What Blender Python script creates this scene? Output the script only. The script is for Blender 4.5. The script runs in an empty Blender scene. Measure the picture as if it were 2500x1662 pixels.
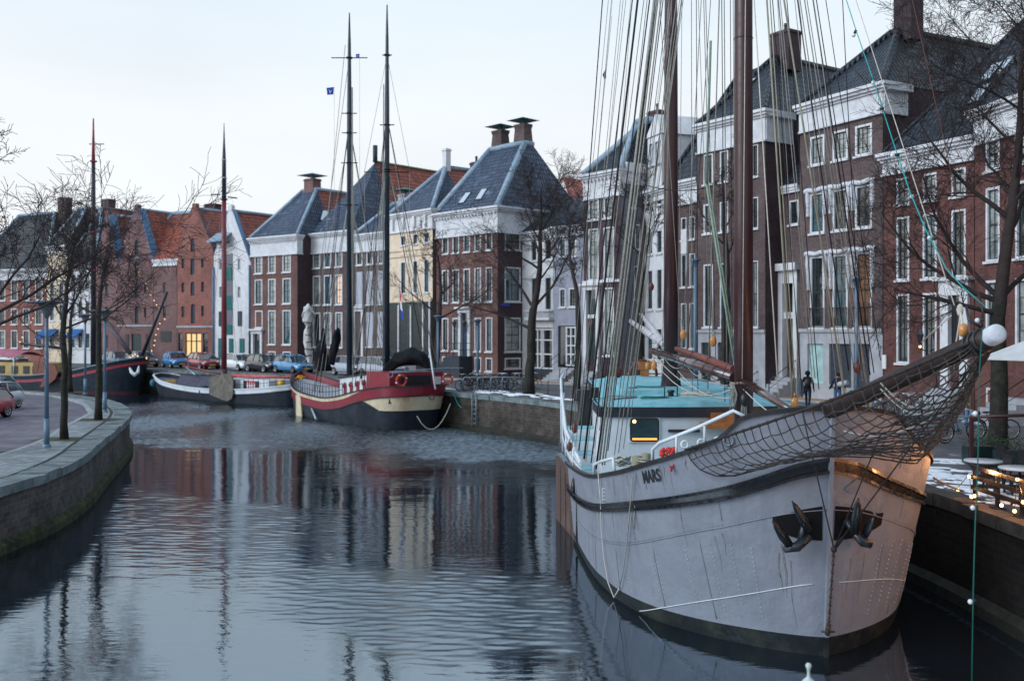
import bpy, math, random
from mathutils import Vector, Matrix
from mathutils.geometry import tessellate_polygon
R = random.Random(7)
SC = bpy.context.scene
COL = SC.collection
F = 2430.0; CZ = 5.85; HY = 806.0

def W(px, py, Y):
    "point that the photograph shows at px,py when it stands Y metres off"
    return Vector(((px-1250)/F*Y, Y, CZ-(py-HY)/F*Y))
def pj(p): return (1250+p[0]/p[1]*F, HY+(CZ-p[2])/p[1]*F)
def V(*a): return Vector(a)
def lerp(a, b, t): return a+(b-a)*t
def interp(x, tab):
    if x <= tab[0][0]: return tab[0][1]
    for (a, va), (b, vb) in zip(tab, tab[1:]):
        if x <= b: return va+(vb-va)*(x-a)/(b-a)
    return tab[-1][1]
def sint(x, tab):
    "smooth (Catmull-Rom) table lookup"
    n = len(tab)
    if x <= tab[0][0]: return tab[0][1]
    if x >= tab[-1][0]: return tab[-1][1]
    for i in range(n-1):
        if x <= tab[i+1][0]:
            x0, y0 = tab[i]; x1, y1 = tab[i+1]; h = x1-x0; t = (x-x0)/h
            def sl(k):
                if k <= 0 or k >= n-1:
                    a, b = (tab[0], tab[1]) if k <= 0 else (tab[-2], tab[-1])
                    return (b[1]-a[1])/(b[0]-a[0])
                l = (tab[k][1]-tab[k-1][1])/(tab[k][0]-tab[k-1][0]); r = (tab[k+1][1]-tab[k][1])/(tab[k+1][0]-tab[k][0])
                return 0 if l*r <= 0 else 2*l*r/(l+r)
            m0, m1 = sl(i)*h, sl(i+1)*h
            return (2*t**3-3*t*t+1)*y0+(t**3-2*t*t+t)*m0+(-2*t**3+3*t*t)*y1+(t**3-t*t)*m1

# ------------------------------------------------------------------ materials
MT = {}
def nt(name):
    m = bpy.data.materials.new(name); m.use_nodes = True
    t = m.node_tree; b = t.nodes['Principled BSDF']
    return m, t, b
def nd(t, ty, **k):
    n = t.nodes.new(ty)
    for a, v in k.items():
        if a in n.inputs.keys(): n.inputs[a].default_value = v
        else: setattr(n, a, v)
    return n
def c4(c): return (c[0], c[1], c[2], 1)
def mixc(t, a, b, fac, mode='MIX'):
    n = nd(t, 'ShaderNodeMix', data_type='RGBA', blend_type=mode)
    for s, v in ((6, a), (7, b), (0, fac)):
        if hasattr(v, 'is_output') or hasattr(v, 'links'): t.links.new(v, n.inputs[s])
        else: n.inputs[s].default_value = v if s == 0 else c4(v)
    return n.outputs[2]
def noise(t, scale, detail=4, co='Object', rough=.55, vec=None, sc3=None):
    n = nd(t, 'ShaderNodeTexNoise', Scale=scale, Detail=detail, Roughness=rough)
    if vec is None:
        tc = nd(t, 'ShaderNodeTexCoord'); vec = tc.outputs[co]
    if sc3:
        mp = nd(t, 'ShaderNodeMapping'); mp.inputs['Scale'].default_value = sc3
        t.links.new(vec, mp.inputs[0]); vec = mp.outputs[0]
    t.links.new(vec, n.inputs['Vector']); return n.outputs['Fac']
def ramp(t, fac, stops):
    r = nd(t, 'ShaderNodeValToRGB'); e = r.color_ramp.elements
    while len(e) < len(stops): e.new(.5)
    for x, (p, c) in zip(e, stops): x.position = p; x.color = c4(c) if not isinstance(c, (int, float)) else (c, c, c, 1)
    t.links.new(fac, r.inputs[0]); return r.outputs[0]
def bump(t, b, h, strength=.3, dist=.01):
    n = nd(t, 'ShaderNodeBump', Strength=strength, Distance=dist)
    t.links.new(h, n.inputs['Height']); t.links.new(n.outputs[0], b.inputs['Normal']); return n
def mat(name, col, rough=.6, var=.25, sc=2.5, metal=0, bmp=.0, bsc=20, dirt=None, dsc=.8, damt=.6, coat=0, streak=False):
    "painted / plain surface: colour broken up by two noises, optional dirt patches, optional bump"
    if name in MT: return MT[name]
    m, t, b = nt(name)
    c1 = tuple(x*(1-var) for x in col); c2 = tuple(min(1, x*(1+var)) for x in col)
    n1 = noise(t, sc, 5); o = ramp(t, n1, [(.3, c1), (.7, c2)])
    if dirt is not None:
        n2 = noise(t, dsc, 6, rough=.65, sc3=(1, 1, .18) if streak else None)
        f = ramp(t, n2, [(.48, 0), (.72, damt)]); o = mixc(t, o, dirt, f)
    t.links.new(o, b.inputs['Base Color'])
    r = ramp(t, noise(t, sc*3, 3), [(.3, max(0, rough-.1)), (.7, min(1, rough+.1))]); t.links.new(r, b.inputs['Roughness'])
    b.inputs['Metallic'].default_value = metal; b.inputs['Coat Weight'].default_value = coat
    if bmp: bump(t, b, noise(t, bsc, 4), bmp, .02)
    b.inputs['Specular IOR Level'].default_value = .5 if rough < .5 else .22
    MT[name] = m; return m
def brick(name, ca, cb, mortar, bw=.24, bh=.075, soot=.5, big=.35, rough=.85):
    if name in MT: return MT[name]
    m, t, b = nt(name)
    uv = nd(t, 'ShaderNodeUVMap').outputs[0]
    br = nd(t, 'ShaderNodeTexBrick'); t.links.new(uv, br.inputs['Vector'])
    for k, v in (('Color1', c4(ca)), ('Color2', c4(cb)), ('Mortar', c4(mortar)), ('Scale', 1), ('Mortar Size', .008), ('Brick Width', bw), ('Row Height', bh), ('Bias', -.1)): br.inputs[k].default_value = v
    n1 = noise(t, .45, 6, rough=.7); n2 = noise(t, 6, 4)
    o = mixc(t, br.outputs['Color'], ramp(t, n1, [(.3, 1-big*1.15), (.7, 1+big*.55)]), 1, 'MULTIPLY')
    o = mixc(t, o, ramp(t, n2, [(.25, .7), (.75, 1.15)]), 1, 'MULTIPLY')
    n3 = noise(t, .7, 6, rough=.7, sc3=(1, 1, .25))
    o = mixc(t, o, tuple(x*.35 for x in ca), ramp(t, n3, [(.52, 0), (.75, soot)]))
    t.links.new(o, b.inputs['Base Color']); b.inputs['Roughness'].default_value = rough; b.inputs['Specular IOR Level'].default_value = .25
    bump(t, b, br.outputs['Fac'], -.25, .01)
    MT[name] = m; return m
def tiles(name, ca, cb, dark, snow=0, rough=.55, odd=None):
    "pantiles: rows up the slope, a wave across, single tiles of another tone"
    if name in MT: return MT[name]
    m, t, b = nt(name)
    uv = nd(t, 'ShaderNodeUVMap').outputs[0]
    br = nd(t, 'ShaderNodeTexBrick', offset=0.0); t.links.new(uv, br.inputs['Vector'])
    for k, v in (('Color1', c4(ca)), ('Color2', c4(cb)), ('Mortar', c4(dark)), ('Scale', 1), ('Mortar Size', .045), ('Mortar Smooth', .6), ('Brick Width', .27), ('Row Height', .40), ('Bias', 0)): br.inputs[k].default_value = v
    o = br.outputs['Color']
    n1 = noise(t, .5, 6, rough=.7); o = mixc(t, o, ramp(t, n1, [(.3, .62), (.7, 1.2)]), 1, 'MULTIPLY')
    if odd:
        vo = nd(t, 'ShaderNodeTexVoronoi', Scale=2.2); t.links.new(uv, vo.inputs['Vector'])
        sp = nd(t, 'ShaderNodeSeparateColor'); t.links.new(vo.outputs['Color'], sp.inputs[0])
        o = mixc(t, o, odd, ramp(t, sp.outputs[0], [(.84, 0), (.9, .8)]))
    if snow:
        n2 = noise(t, 1.3, 6, rough=.75); o = mixc(t, o, (.5, .56, .62), ramp(t, n2, [(.60, 0), (.72, snow)]))
    t.links.new(o, b.inputs['Base Color']); b.inputs['Roughness'].default_value = rough
    sx = nd(t, 'ShaderNodeSeparateXYZ'); t.links.new(uv, sx.inputs[0])
    a = nd(t, 'ShaderNodeMath', operation='MULTIPLY'); a.inputs[1].default_value = 2*math.pi/.26; t.links.new(sx.outputs[0], a.inputs[0])
    s = nd(t, 'ShaderNodeMath', operation='SINE'); t.links.new(a.outputs[0], s.inputs[0])
    q = nd(t, 'ShaderNodeMath', operation='MULTIPLY_ADD'); q.inputs[1].default_value = -1.2; t.links.new(br.outputs['Fac'], q.inputs[0]); t.links.new(s.outputs[0], q.inputs[2])
    bump(t, b, q.outputs[0], .9, .045)
    MT[name] = m; return m
def emit(name, col, st):
    if name in MT: return MT[name]
    m, t, b = nt(name); b.inputs['Base Color'].default_value = c4(col)
    b.inputs['Emission Color'].default_value = c4(col); b.inputs['Emission Strength'].default_value = st
    MT[name] = m; return m
def glassmat(name, col, rough=.06, spec=.5, wav=.35):
    if name in MT: return MT[name]
    m, t, b = nt(name)
    o = ramp(t, noise(t, 1.1, 4), [(.35, tuple(x*.35 for x in col)), (.65, col)])
    t.links.new(o, b.inputs['Base Color']); b.inputs['Roughness'].default_value = rough
    b.inputs['Coat Weight'].default_value = 1; b.inputs['Coat Roughness'].default_value = .03; b.inputs['Coat IOR'].default_value = 1.9
    bump(t, b, noise(t, 1.7, 2), wav, .03); MT[name] = m; return m

# ------------------------------------------------------------------ objects
ORG = {}
def tag(o, label=None, cat=None, group=None, kind=None):
    if label: o['label'] = label
    if cat: o['category'] = cat
    if group: o['group'] = group
    if kind: o['kind'] = kind
    return o
def empty(name, loc, label, cat, group=None):
    o = bpy.data.objects.new(name, None); COL.objects.link(o); o.location = loc; o.empty_display_size = .3
    ORG[o.name] = Vector(loc); return tag(o, label, cat, group)
class MB:
    def __init__(s): s.v = []; s.f = []; s.m = []; s.s = []; s.uv = {}
    def vert(s, p): s.v.append((p[0], p[1], p[2])); return len(s.v)-1
    def face(s, ids, m=0, smooth=False, uv=None):
        s.f.append(tuple(ids)); s.m.append(m); s.s.append(smooth)
        if uv: s.uv[len(s.f)-1] = uv
    def poly(s, pts, m=0, smooth=False, uv=None): s.face([s.vert(p) for p in pts], m, smooth, uv)
    def grid(s, rows, m=0, smooth=True, closed=False, mf=None):
        n = len(rows[0]); ids = [[s.vert(p) for p in r] for r in rows]
        for i in range(len(rows)-1):
            for j in range(n if closed else n-1):
                k = (j+1) % n
                s.face((ids[i][j], ids[i][k], ids[i+1][k], ids[i+1][j]), mf(i, j) if mf else m, smooth)
        return ids
    def box(s, c, d, m=0, rot=None, taper=1.0):
        "c centre, d full sizes"
        x, y, z = d[0]/2, d[1]/2, d[2]/2; P = []
        for k in (-1, 1):
            t = taper if k == 1 else 1
            for a, b_ in ((-1, -1), (1, -1), (1, 1), (-1, 1)):
                p = Vector((a*x*t, b_*y*t, k*z))
                if rot is not None: p = rot @ p
                P.append(p+Vector(c))
        s.hexa(P, m)
    def hexa(s, P, m=0):
        i = [s.vert(p) for p in P]
        for q in ((3, 2, 1, 0), (4, 5, 6, 7), (0, 1, 5, 4), (1, 2, 6, 5), (2, 3, 7, 6), (3, 0, 4, 7)): s.face([i[k] for k in q], m)
    def tube(s, pts, r, n=8, m=0, caps=True, smooth=True, flat=None):
        pts = [Vector(p) for p in pts]; k = len(pts)
        rr = r if isinstance(r, (list, tuple)) else [r]*k
        up = None; rows = []
        for i, p in enumerate(pts):
            t = (pts[min(i+1, k-1)]-pts[max(i-1, 0)])
            if t.length < 1e-9: t = Vector((0, 0, 1))
            t.normalize()
            if up is None: up = Vector((0, 0, 1)) if abs(t.z) < .9 else Vector((1, 0, 0))
            a = up-t*up.dot(t)
            if a.length < 1e-6: a = t.orthogonal()
            a.normalize(); b = t.cross(a); up = a
            rows.append([p+(a*math.cos(2*math.pi*j/n)+b*math.sin(2*math.pi*j/n)*(flat or 1))*rr[i] for j in range(n)])
        ids = [[s.vert(p) for p in q] for q in rows]
        for i in range(k-1):
            for j in range(n):
                q = (j+1) % n; s.face((ids[i][j], ids[i][q], ids[i+1][q], ids[i+1][j]), m, smooth)
        if caps:
            s.face(ids[0][::-1], m); s.face(ids[-1], m)
    def lathe(s, prof, c=(0, 0, 0), n=16, m=0, rot=None):
        rows = []
        for r, z in prof:
            q = []
            for j in range(n):
                p = Vector((r*math.cos(2*math.pi*j/n), r*math.sin(2*math.pi*j/n), z))
                if rot is not None: p = rot @ p
                q.append(p+Vector(c))
            rows.append(q)
        s.grid(rows, m, True, True)
    def ball(s, c, r, n=8, m=0, sx=1, sy=1, sz=1):
        rows = []
        for i in range(n+1):
            a = math.pi*i/n
            rows.append([Vector((c[0]+sx*r*math.sin(a)*math.cos(2*math.pi*j/(n*2)), c[1]+sy*r*math.sin(a)*math.sin(2*math.pi*j/(n*2)), c[2]-sz*r*math.cos(a))) for j in range(n*2)])
        s.grid(rows, m, True, True)
    def torus(s, c, R_, r, ax=(0, 0, 1), n=24, k=6, m=0, a0=0, a1=2*math.pi):
        ax = Vector(ax).normalized(); a = ax.orthogonal().normalized(); b = ax.cross(a)
        full = abs(a1-a0-2*math.pi) < 1e-6
        pts = [Vector(c)+(a*math.cos(t)+b*math.sin(t))*R_ for t in [a0+(a1-a0)*i/n for i in range(n+1)]]
        rows = []
        for i, p in enumerate(pts):
            t = a0+(a1-a0)*i/n; o = a*math.cos(t)+b*math.sin(t)
            rows.append([p+(o*math.cos(2*math.pi*j/k)+ax*math.sin(2*math.pi*j/k))*r for j in range(k)])
        s.grid(rows, m, True, True)
    def strip(s, path, w, h, m=0, up=(0, 0, 1)):
        "rectangular section (w sideways, h up) swept along a path"
        path = [Vector(p) for p in path]; n = len(path); rows = []
        for i, p in enumerate(path):
            t = (path[min(i+1, n-1)]-path[max(i-1, 0)]).normalized(); u = Vector(up); sd = t.cross(u).normalized()
            rows.append([p-sd*w/2-u*h/2, p+sd*w/2-u*h/2, p+sd*w/2+u*h/2, p-sd*w/2+u*h/2])
        ids = s.grid(rows, m, False, True); s.face(ids[0][::-1], m); s.face(ids[-1], m)
    def build(s, name, mats, parent=None, org=None, label=None, cat=None, group=None, kind=None):
        me = bpy.data.meshes.new(name)
        if not isinstance(mats, (list, tuple)): mats = [mats]
        if parent is not None:
            o0 = ORG[parent.name]
        elif org is not None: o0 = Vector(org)
        elif s.v:
            xs = [p[0] for p in s.v]; ys = [p[1] for p in s.v]; o0 = Vector(((min(xs)+max(xs))/2, (min(ys)+max(ys))/2, min(p[2] for p in s.v)))
        else: o0 = Vector((0, 0, 0))
        vs = [Vector(p) for p in s.v]
        me.from_pydata([tuple(p-o0) for p in vs], [], s.f)
        for mm in mats: me.materials.append(mm)
        me.polygons.foreach_set('material_index', s.m); me.polygons.foreach_set('use_smooth', s.s)
        uvl = me.uv_layers.new(name='UVMap').data
        for p in me.polygons:
            ex = s.uv.get(p.index)
            if ex:
                for li, q in zip(p.loop_indices, ex): uvl[li].uv = q
                continue
            n = p.normal
            t = Vector((0, 0, 1)).cross(n)
            t = Vector((1, 0, 0)) if t.length < .05 else t.normalized()
            b = n.cross(t)
            for li, vi in zip(p.loop_indices, p.vertices): uvl[li].uv = (vs[vi].dot(t), vs[vi].dot(b))
        me.update()
        o = bpy.data.objects.new(name, me); COL.objects.link(o)
        if parent is not None: o.parent = parent; ORG[o.name] = ORG[parent.name]
        else: o.location = o0; ORG[o.name] = o0
        return tag(o, label, cat, group, kind)
def kids(o): return [c for c in bpy.data.objects if c.parent == o]
def dup(root, loc, rz=0, label=None, group=None, swap=None, scale=None):
    r = root.copy(); COL.objects.link(r); r.location = loc; r.rotation_euler = (0, 0, rz)
    if scale: r.scale = (scale,)*3
    if label: r['label'] = label
    if group: r['group'] = group
    for ch in TREE[root.name]:
        c = ch.copy(); COL.objects.link(c); c.parent = r
        if swap and ch.name.split('.')[0] in swap:
            c.data = c.data.copy(); c.data.materials[0] = swap[ch.name.split('.')[0]]
        for g in TREE.get(ch.name, []):
            d = g.copy(); COL.objects.link(d); d.parent = c
    return r
TREE = {}
def reg(root):
    TREE[root.name] = kids(root)
    for c in TREE[root.name]: TREE[c.name] = kids(c)

# palette
white = mat('white_paint', (.58, .59, .62), .5, .12, 3, dirt=(.3, .3, .32), damt=.45)
creamw = mat('cream_stucco', (.62, .62, .64), .7, .1, 2, dirt=(.25, .25, .27), damt=.5, streak=True)
stone = mat('pale_stone', (.34, .35, .38), .8, .15, 2, bmp=.1, dirt=(.14, .15, .17), damt=.6, streak=True)
greyst = mat('grey_stucco', (.16, .165, .19), .8, .15, 2, dirt=(.09, .09, .1), damt=.5, streak=True)
lilac = mat('lilac_stucco', (.30, .31, .37), .8, .12, 2, dirt=(.14, .14, .2), damt=.5)
yellow = mat('yellow_stucco', (.66, .54, .41), .75, .1, 2, dirt=(.38, .27, .18), damt=.5, streak=True)
dgreen = mat('dark_green_paint', (.012, .03, .033), .35, .2, 3)
teal = mat('teal_shutter', (.01, .12, .12), .5, .15, 3)
bluest = mat('blue_grey_stone', (.035, .045, .06), .6, .3, 5, bmp=.1)
black = mat('black_paint', (.012, .013, .016), .4, .3, 4)
lead = mat('lead_flashing', (.22, .30, .38), .5, .25, 5, dirt=(.5, .56, .6), damt=.5)
leadb = mat('blue_lead', (.10, .2, .34), .5, .2, 3)
bR = brick('red_brick', (.195, .095, .086), (.140, .066, .063), (.16, .11, .09))
bR2 = brick('deep_red_brick', (.165, .064, .057), (.115, .043, .041), (.11, .075, .07))
bB = brick('brown_brick', (.128, .088, .086), (.088, .058, .061), (.13, .11, .11))
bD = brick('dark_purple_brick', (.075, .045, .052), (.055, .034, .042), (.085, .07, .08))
bP = brick('pink_red_brick', (.34, .125, .10), (.26, .095, .08), (.22, .15, .13))
bO = brick('orange_red_brick', (.30, .095, .065), (.22, .07, .055), (.2, .13, .11))
bM_ = brick('mauve_brick', (.23, .12, .115), (.17, .09, .095), (.18, .14, .14))
tS = tiles('slate_blue_pantiles', (.075, .12, .21), (.030, .055, .11), (.008, .012, .022), snow=.5)
tSd = tiles('dark_pantiles', (.032, .048, .075), (.012, .018, .030), (.003, .004, .006), snow=.12, rough=.45)
tO = tiles('orange_pantiles', (.56, .135, .072), (.34, .08, .05), (.07, .02, .015), odd=(.10, .05, .05))
glass = glassmat('window_glass', (.02, .028, .033))
glassb = glassmat('window_glass_bluish', (.05, .13, .16))
curt = glassmat('curtain_behind_glass', (.34, .38, .38), .12, wav=.15)
lit = emit('lamp_lit_glass', (1, .42, .12), .55)
lity = emit('lamp_lit_room', (.8, .5, .2), .38)
litc = emit('lamp_lit_curtain', (.7, .5, .38), .28)
# ------------------------------------------------------------------ houses
class Fac:
    def __init__(s, pl, Yl, pr, Yr):
        s.a = Vector(((pl-1250)/F*Yl, Yl, 0)); b = Vector(((pr-1250)/F*Yr, Yr, 0)); s.set(s.a, b)
    def set(s, a, b):
        s.a = a; s.b = b; s.W = (b-a).length; s.d = (b-a).normalized(); s.n = Vector((s.d.y, -s.d.x, 0)); return s
    @staticmethod
    def of(a, b): f = Fac.__new__(Fac); return f.set(Vector(a), Vector(b))
    def u(s, px): k = (px-1250)/F; return (k*s.a.y-s.a.x)/(s.d.x-k*s.d.y)
    def z(s, px, py): Y = s.a.y+s.u(px)*s.d.y; return CZ-(py-HY)/F*Y
    def pt(s, u, o, z): p = s.a+s.d*u+s.n*o; return Vector((p.x, p.y, z))
    def box(s, mb, u0, u1, o0, o1, z0, z1, m=0):
        mb.hexa([s.pt(u0, o1, z0), s.pt(u1, o1, z0), s.pt(u1, o0, z0), s.pt(u0, o0, z0),
                 s.pt(u0, o1, z1), s.pt(u1, o1, z1), s.pt(u1, o0, z1), s.pt(u0, o0, z1)], m)
def wallmesh(mb, f, z0, z1, ops, m=0, dep=.16, u0=0, u1=None, top=None):
    "wall face with real openings and their reveals; top(u) gives a gable line"
    u1 = f.W if u1 is None else u1
    us = sorted({u0, u1, *[min(max(x, u0), u1) for o in ops for x in o[:2]]}); zs = sorted({z0, z1, *[x for o in ops for x in o[2:4]]})
    for i in range(len(us)-1):
        for j in range(len(zs)-1):
            a, b, c, d = us[i], us[i+1], zs[j], zs[j+1]
            if b-a < 1e-4 or d-c < 1e-4: continue
            cu, cz = (a+b)/2, (c+d)/2
            if any(o[0] < cu < o[1] and o[2] < cz < o[3] for o in ops): continue
            mb.poly([f.pt(a, 0, c), f.pt(b, 0, c), f.pt(b, 0, d), f.pt(a, 0, d)], m)
    for (a, b, c, d) in [o[:4] for o in ops]:
        for q in (((a, c), (a, d)), ((b, d), (b, c)), ((a, d), (b, d)), ((b, c), (a, c))):
            (p, r), (p2, r2) = q
            mb.poly([f.pt(p, 0, r), f.pt(p, -dep, r), f.pt(p2, -dep, r2), f.pt(p2, 0, r2)], m)
def window(par, f, a, b, c, d, st='sash', gl=None, rs=None):
    rs = rs or R; w = b-a; h = d-c
    mb = MB(); fw = min(.11, w*.12)
    wh, dk = 0, 1
    for q in ((a, a+fw, c, d), (b-fw, b, c, d), (a+fw, b-fw, d-fw, d), (a+fw, b-fw, c, c+fw*.7)): f.box(mb, q[0], q[1], -.15, .015 if st != 'ware' else -.05, q[2], q[3], wh)
    A, B, C_, D = a+fw, b-fw, c+fw*.7, d-fw; s = min(.05, w*.06)
    for q in ((A, A+s, C_, D), (B-s, B, C_, D), (A+s, B-s, D-s, D), (A+s, B-s, C_, C_+s)): f.box(mb, q[0], q[1], -.135, -.075, q[2], q[3], dk)
    mid = C_+(D-C_)*(.5 if h > w*1.2 else .5)
    if st in ('sash', 'tall'): f.box(mb, A+s, B-s, -.13, -.07, mid-.03, mid+.03, dk)
    nb = {'sash': 2, 'tall': 2, 'small': 2, 'wide': 3, 'ware': 2, 'plain': 1}[st]
    for i in range(1, nb):
        x = A+(B-A)*i/nb; f.box(mb, x-.018, x+.018, -.128, -.08, C_+s, D-s, dk)
    if st in ('tall', 'sash', 'wide') and h > 1.3:
        for k in (.25, .75): z = C_+(D-C_)*k; f.box(mb, A+s, B-s, -.126, -.082, z-.013, z+.013, dk)
    fm = white if st != 'ware' else bluest
    sash = [white, dgreen] if st != 'whites' else [white, white]
    fr = mb.build('window', [fm, SASH[0]], par)
    p = MB(); g = gl or (curt if rs.random() < CURT[0] else (glassb if rs.random() < .25 else glass))
    p.poly([f.pt(A, -.105, C_), f.pt(B, -.105, C_), f.pt(B, -.105, D), f.pt(A, -.105, D)], 0)
    p.build('pane', g, fr)
    if st != 'ware':
        sl = MB(); f.box(sl, a-.08, b+.08, -.02, .11, c-.11, c-.003); sl.build('sill', white if st != 'blue' else bluest, fr)
SASH = [dgreen]; CURT = [.35]
def roofmesh(f, D, z0, z1, iL, iR, iF, iB, ov=.0):
    W_ = f.W
    B = [f.pt(-ov, ov, z0), f.pt(W_+ov, ov, z0), f.pt(W_+ov, -D, z0), f.pt(-ov, -D, z0)]
    T = [f.pt(iL, -iF, z1), f.pt(W_-iR, -iF, z1), f.pt(W_-iR, -D+iB, z1), f.pt(iL, -D+iB, z1)]
    return B, T
def roof(par, f, D, z0, z1, iL, iR, iF, iB=0, front=None, side=None, split=None, name='roof', caps=lead, ov=.05, capw=.22):
    "split: depth where the slate at the street end gives way to the orange tiles behind"
    B, T = roofmesh(f, D, z0, z1, iL, iR, iF, iB, ov); front = front or tS; side = side or front
    mb = MB()
    def q(p, m):
        pts = []
        for x in p:
            if not pts or (x-pts[-1]).length > 1e-3: pts.append(x)
        if len(pts) > 2 and (pts[0]-pts[-1]).length < 1e-3: pts.pop()
        if len(pts) > 2: mb.poly(pts, m)
    if split:
        tB, tT = split/D, 0
        LB, RB = lerp(B[0], B[3], tB), lerp(B[1], B[2], tB)
        q([B[0], B[1], T[1], T[0]], 0)
        q([B[1], RB, T[1]], 0); q([LB, B[0], T[0]], 0)
        q([RB, B[2], T[2], T[1]], 1); q([B[3], LB, T[0], T[3]], 1)
    else:
        q([B[0], B[1], T[1], T[0]], 0); q([B[1], B[2], T[2], T[1]], 0); q([B[3], B[0], T[0], T[3]], 0)
    q([B[2], B[3], T[3], T[2]], 1 if split else 0); q(T, 0)
    r = mb.build(name, [front, side], par)
    if caps:
        c = MB()
        for a, b in ((B[0], T[0]), (B[1], T[1]), (T[0], T[1]), (T[1], T[2]), (T[0], T[3])):
            if (a-b).length > .2: c.tube([a+V(0, 0, .03), b+V(0, 0, .03)], capw*.5, 6)
        c.build('ridge_capping', caps, r)
    return r, B, T
def cornice(par, f, z1, fr=1.0, m=None, pr=.45, ol=.1, orr=.35, dent=False, D=None, side=True, brk=0):
    mb = MB(); W_ = f.W; b0 = -(D or .6) if side else -.3
    f.box(mb, -ol, W_+orr, b0, pr, z1-.16, z1); f.box(mb, -ol*.8, W_+orr*.75, b0, pr*.72, z1-.30, z1-.16); f.box(mb, -ol*.6, W_+orr*.45, b0, pr*.4, z1-.42, z1-.30)
    f.box(mb, 0, W_+.05, b0, .07, z1-fr+.1, z1-.42); f.box(mb, -.03, W_+.12, b0, .16, z1-fr, z1-fr+.1)
    if dent:
        n = int(W_/.35)
        for i in range(n): u = (i+.5)*W_/n; f.box(mb, u-.07, u+.07, .07, pr*.62, z1-.55, z1-.42)
    for i in range(brk):
        u = (i+.5)*W_/brk; f.box(mb, u-.14, u+.14, .07, pr*.6, z1-fr+.3, z1-.42)
    return mb.build('cornice', m or white, par)
def chimney(par, f, u, o, z0, z1, w=.9, d=.9, m=None, cap=None, capw=1.5, pots=0, flare=False):
    mb = MB()
    if flare:
        P = []
        for (sw, z) in ((.54, z0), (.52, z0+(z1-z0)*.35), (.46, z0+(z1-z0)*.8), (.52, z1-.12), (.53, z1)):
            P.append([f.pt(u-w*sw, o+d*sw, z), f.pt(u+w*sw, o+d*sw, z), f.pt(u+w*sw, o-d*sw, z), f.pt(u-w*sw, o-d*sw, z)])
        mb.grid(P, 0, False, True); mb.poly(P[-1], 0)
    else:
        f.box(mb, u-w/2, u+w/2, o-d/2, o+d/2, z0, z1); f.box(mb, u-w/2-.06, u+w/2+.06, o-d/2-.06, o+d/2+.06, z1-.2, z1-.08)
    ch = mb.build('chimney', m or bD, par)
    if cap:
        c = MB(); z = z1+.32; k = capw/2
        f.box(c, u-.12, u+.12, o-.12, o+.12, z1, z)
        B = [f.pt(u-k, o+k, z), f.pt(u+k, o+k, z), f.pt(u+k, o-k, z), f.pt(u-k, o-k, z)]; T = f.pt(u, o, z+.3)
        for i in range(4): c.poly([B[i], B[(i+1) % 4], T], 0)
        c.poly(B[::-1], 0); c.build('chimney_cowl', cap, ch)
    if pots:
        c = MB()
        for i in range(pots):
            x = u+(i-(pots-1)/2)*.35; p = f.pt(x, o, z1-.02); c.lathe([(.11, 0), (.09, .35), (.12, .4), (.1, .55), (0, .55)], p, 8)
        c.build('chimney_pot', black, ch)
    return ch
def portal(par, f, a, b, c, d, m=white, door=dgreen, pw=.28, ent=.45, gl=True):
    mb = MB()
    f.box(mb, a, a+pw, -.1, .16, c, d-ent); f.box(mb, b-pw, b, -.1, .16, c, d-ent)
    f.box(mb, a-.05, b+.05, -.1, .2, d-ent, d-.16); f.box(mb, a-.22, b+.22, -.1, .4, d-.16, d)
    fr = mb.build('door_surround', m, par)
    q = MB(); f.box(q, a+pw, b-pw, -.14, -.08, c, d-ent-.6)
    for i in (0, 1):
        for j in (0, 1, 2):
            u0 = a+pw+.08+i*(b-a-2*pw)/2; z0 = c+.15+j*(d-ent-.75-c)/3
            f.box(q, u0, u0+(b-a-2*pw)/2-.16, -.08, -.06, z0, z0+(d-ent-.9-c)/3-.05)
    dr = q.build('door', door, par)
    h = MB(); h.ball(f.pt(b-pw-.12, -.03, c+1.0), .04, 4); h.build('handle', mat('brass', (.5, .35, .12), .3, .1, metal=1), dr)
    if gl:
        g = MB(); f.box(g, a+pw, b-pw, -.13, -.10, d-ent-.6, d-ent); g.build('fanlight', glass, par)
def side(f, D):  # right hand side wall, going back from the right corner
    return Fac.of(f.b, f.b-f.n*D)
Z0 = 2.15
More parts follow.
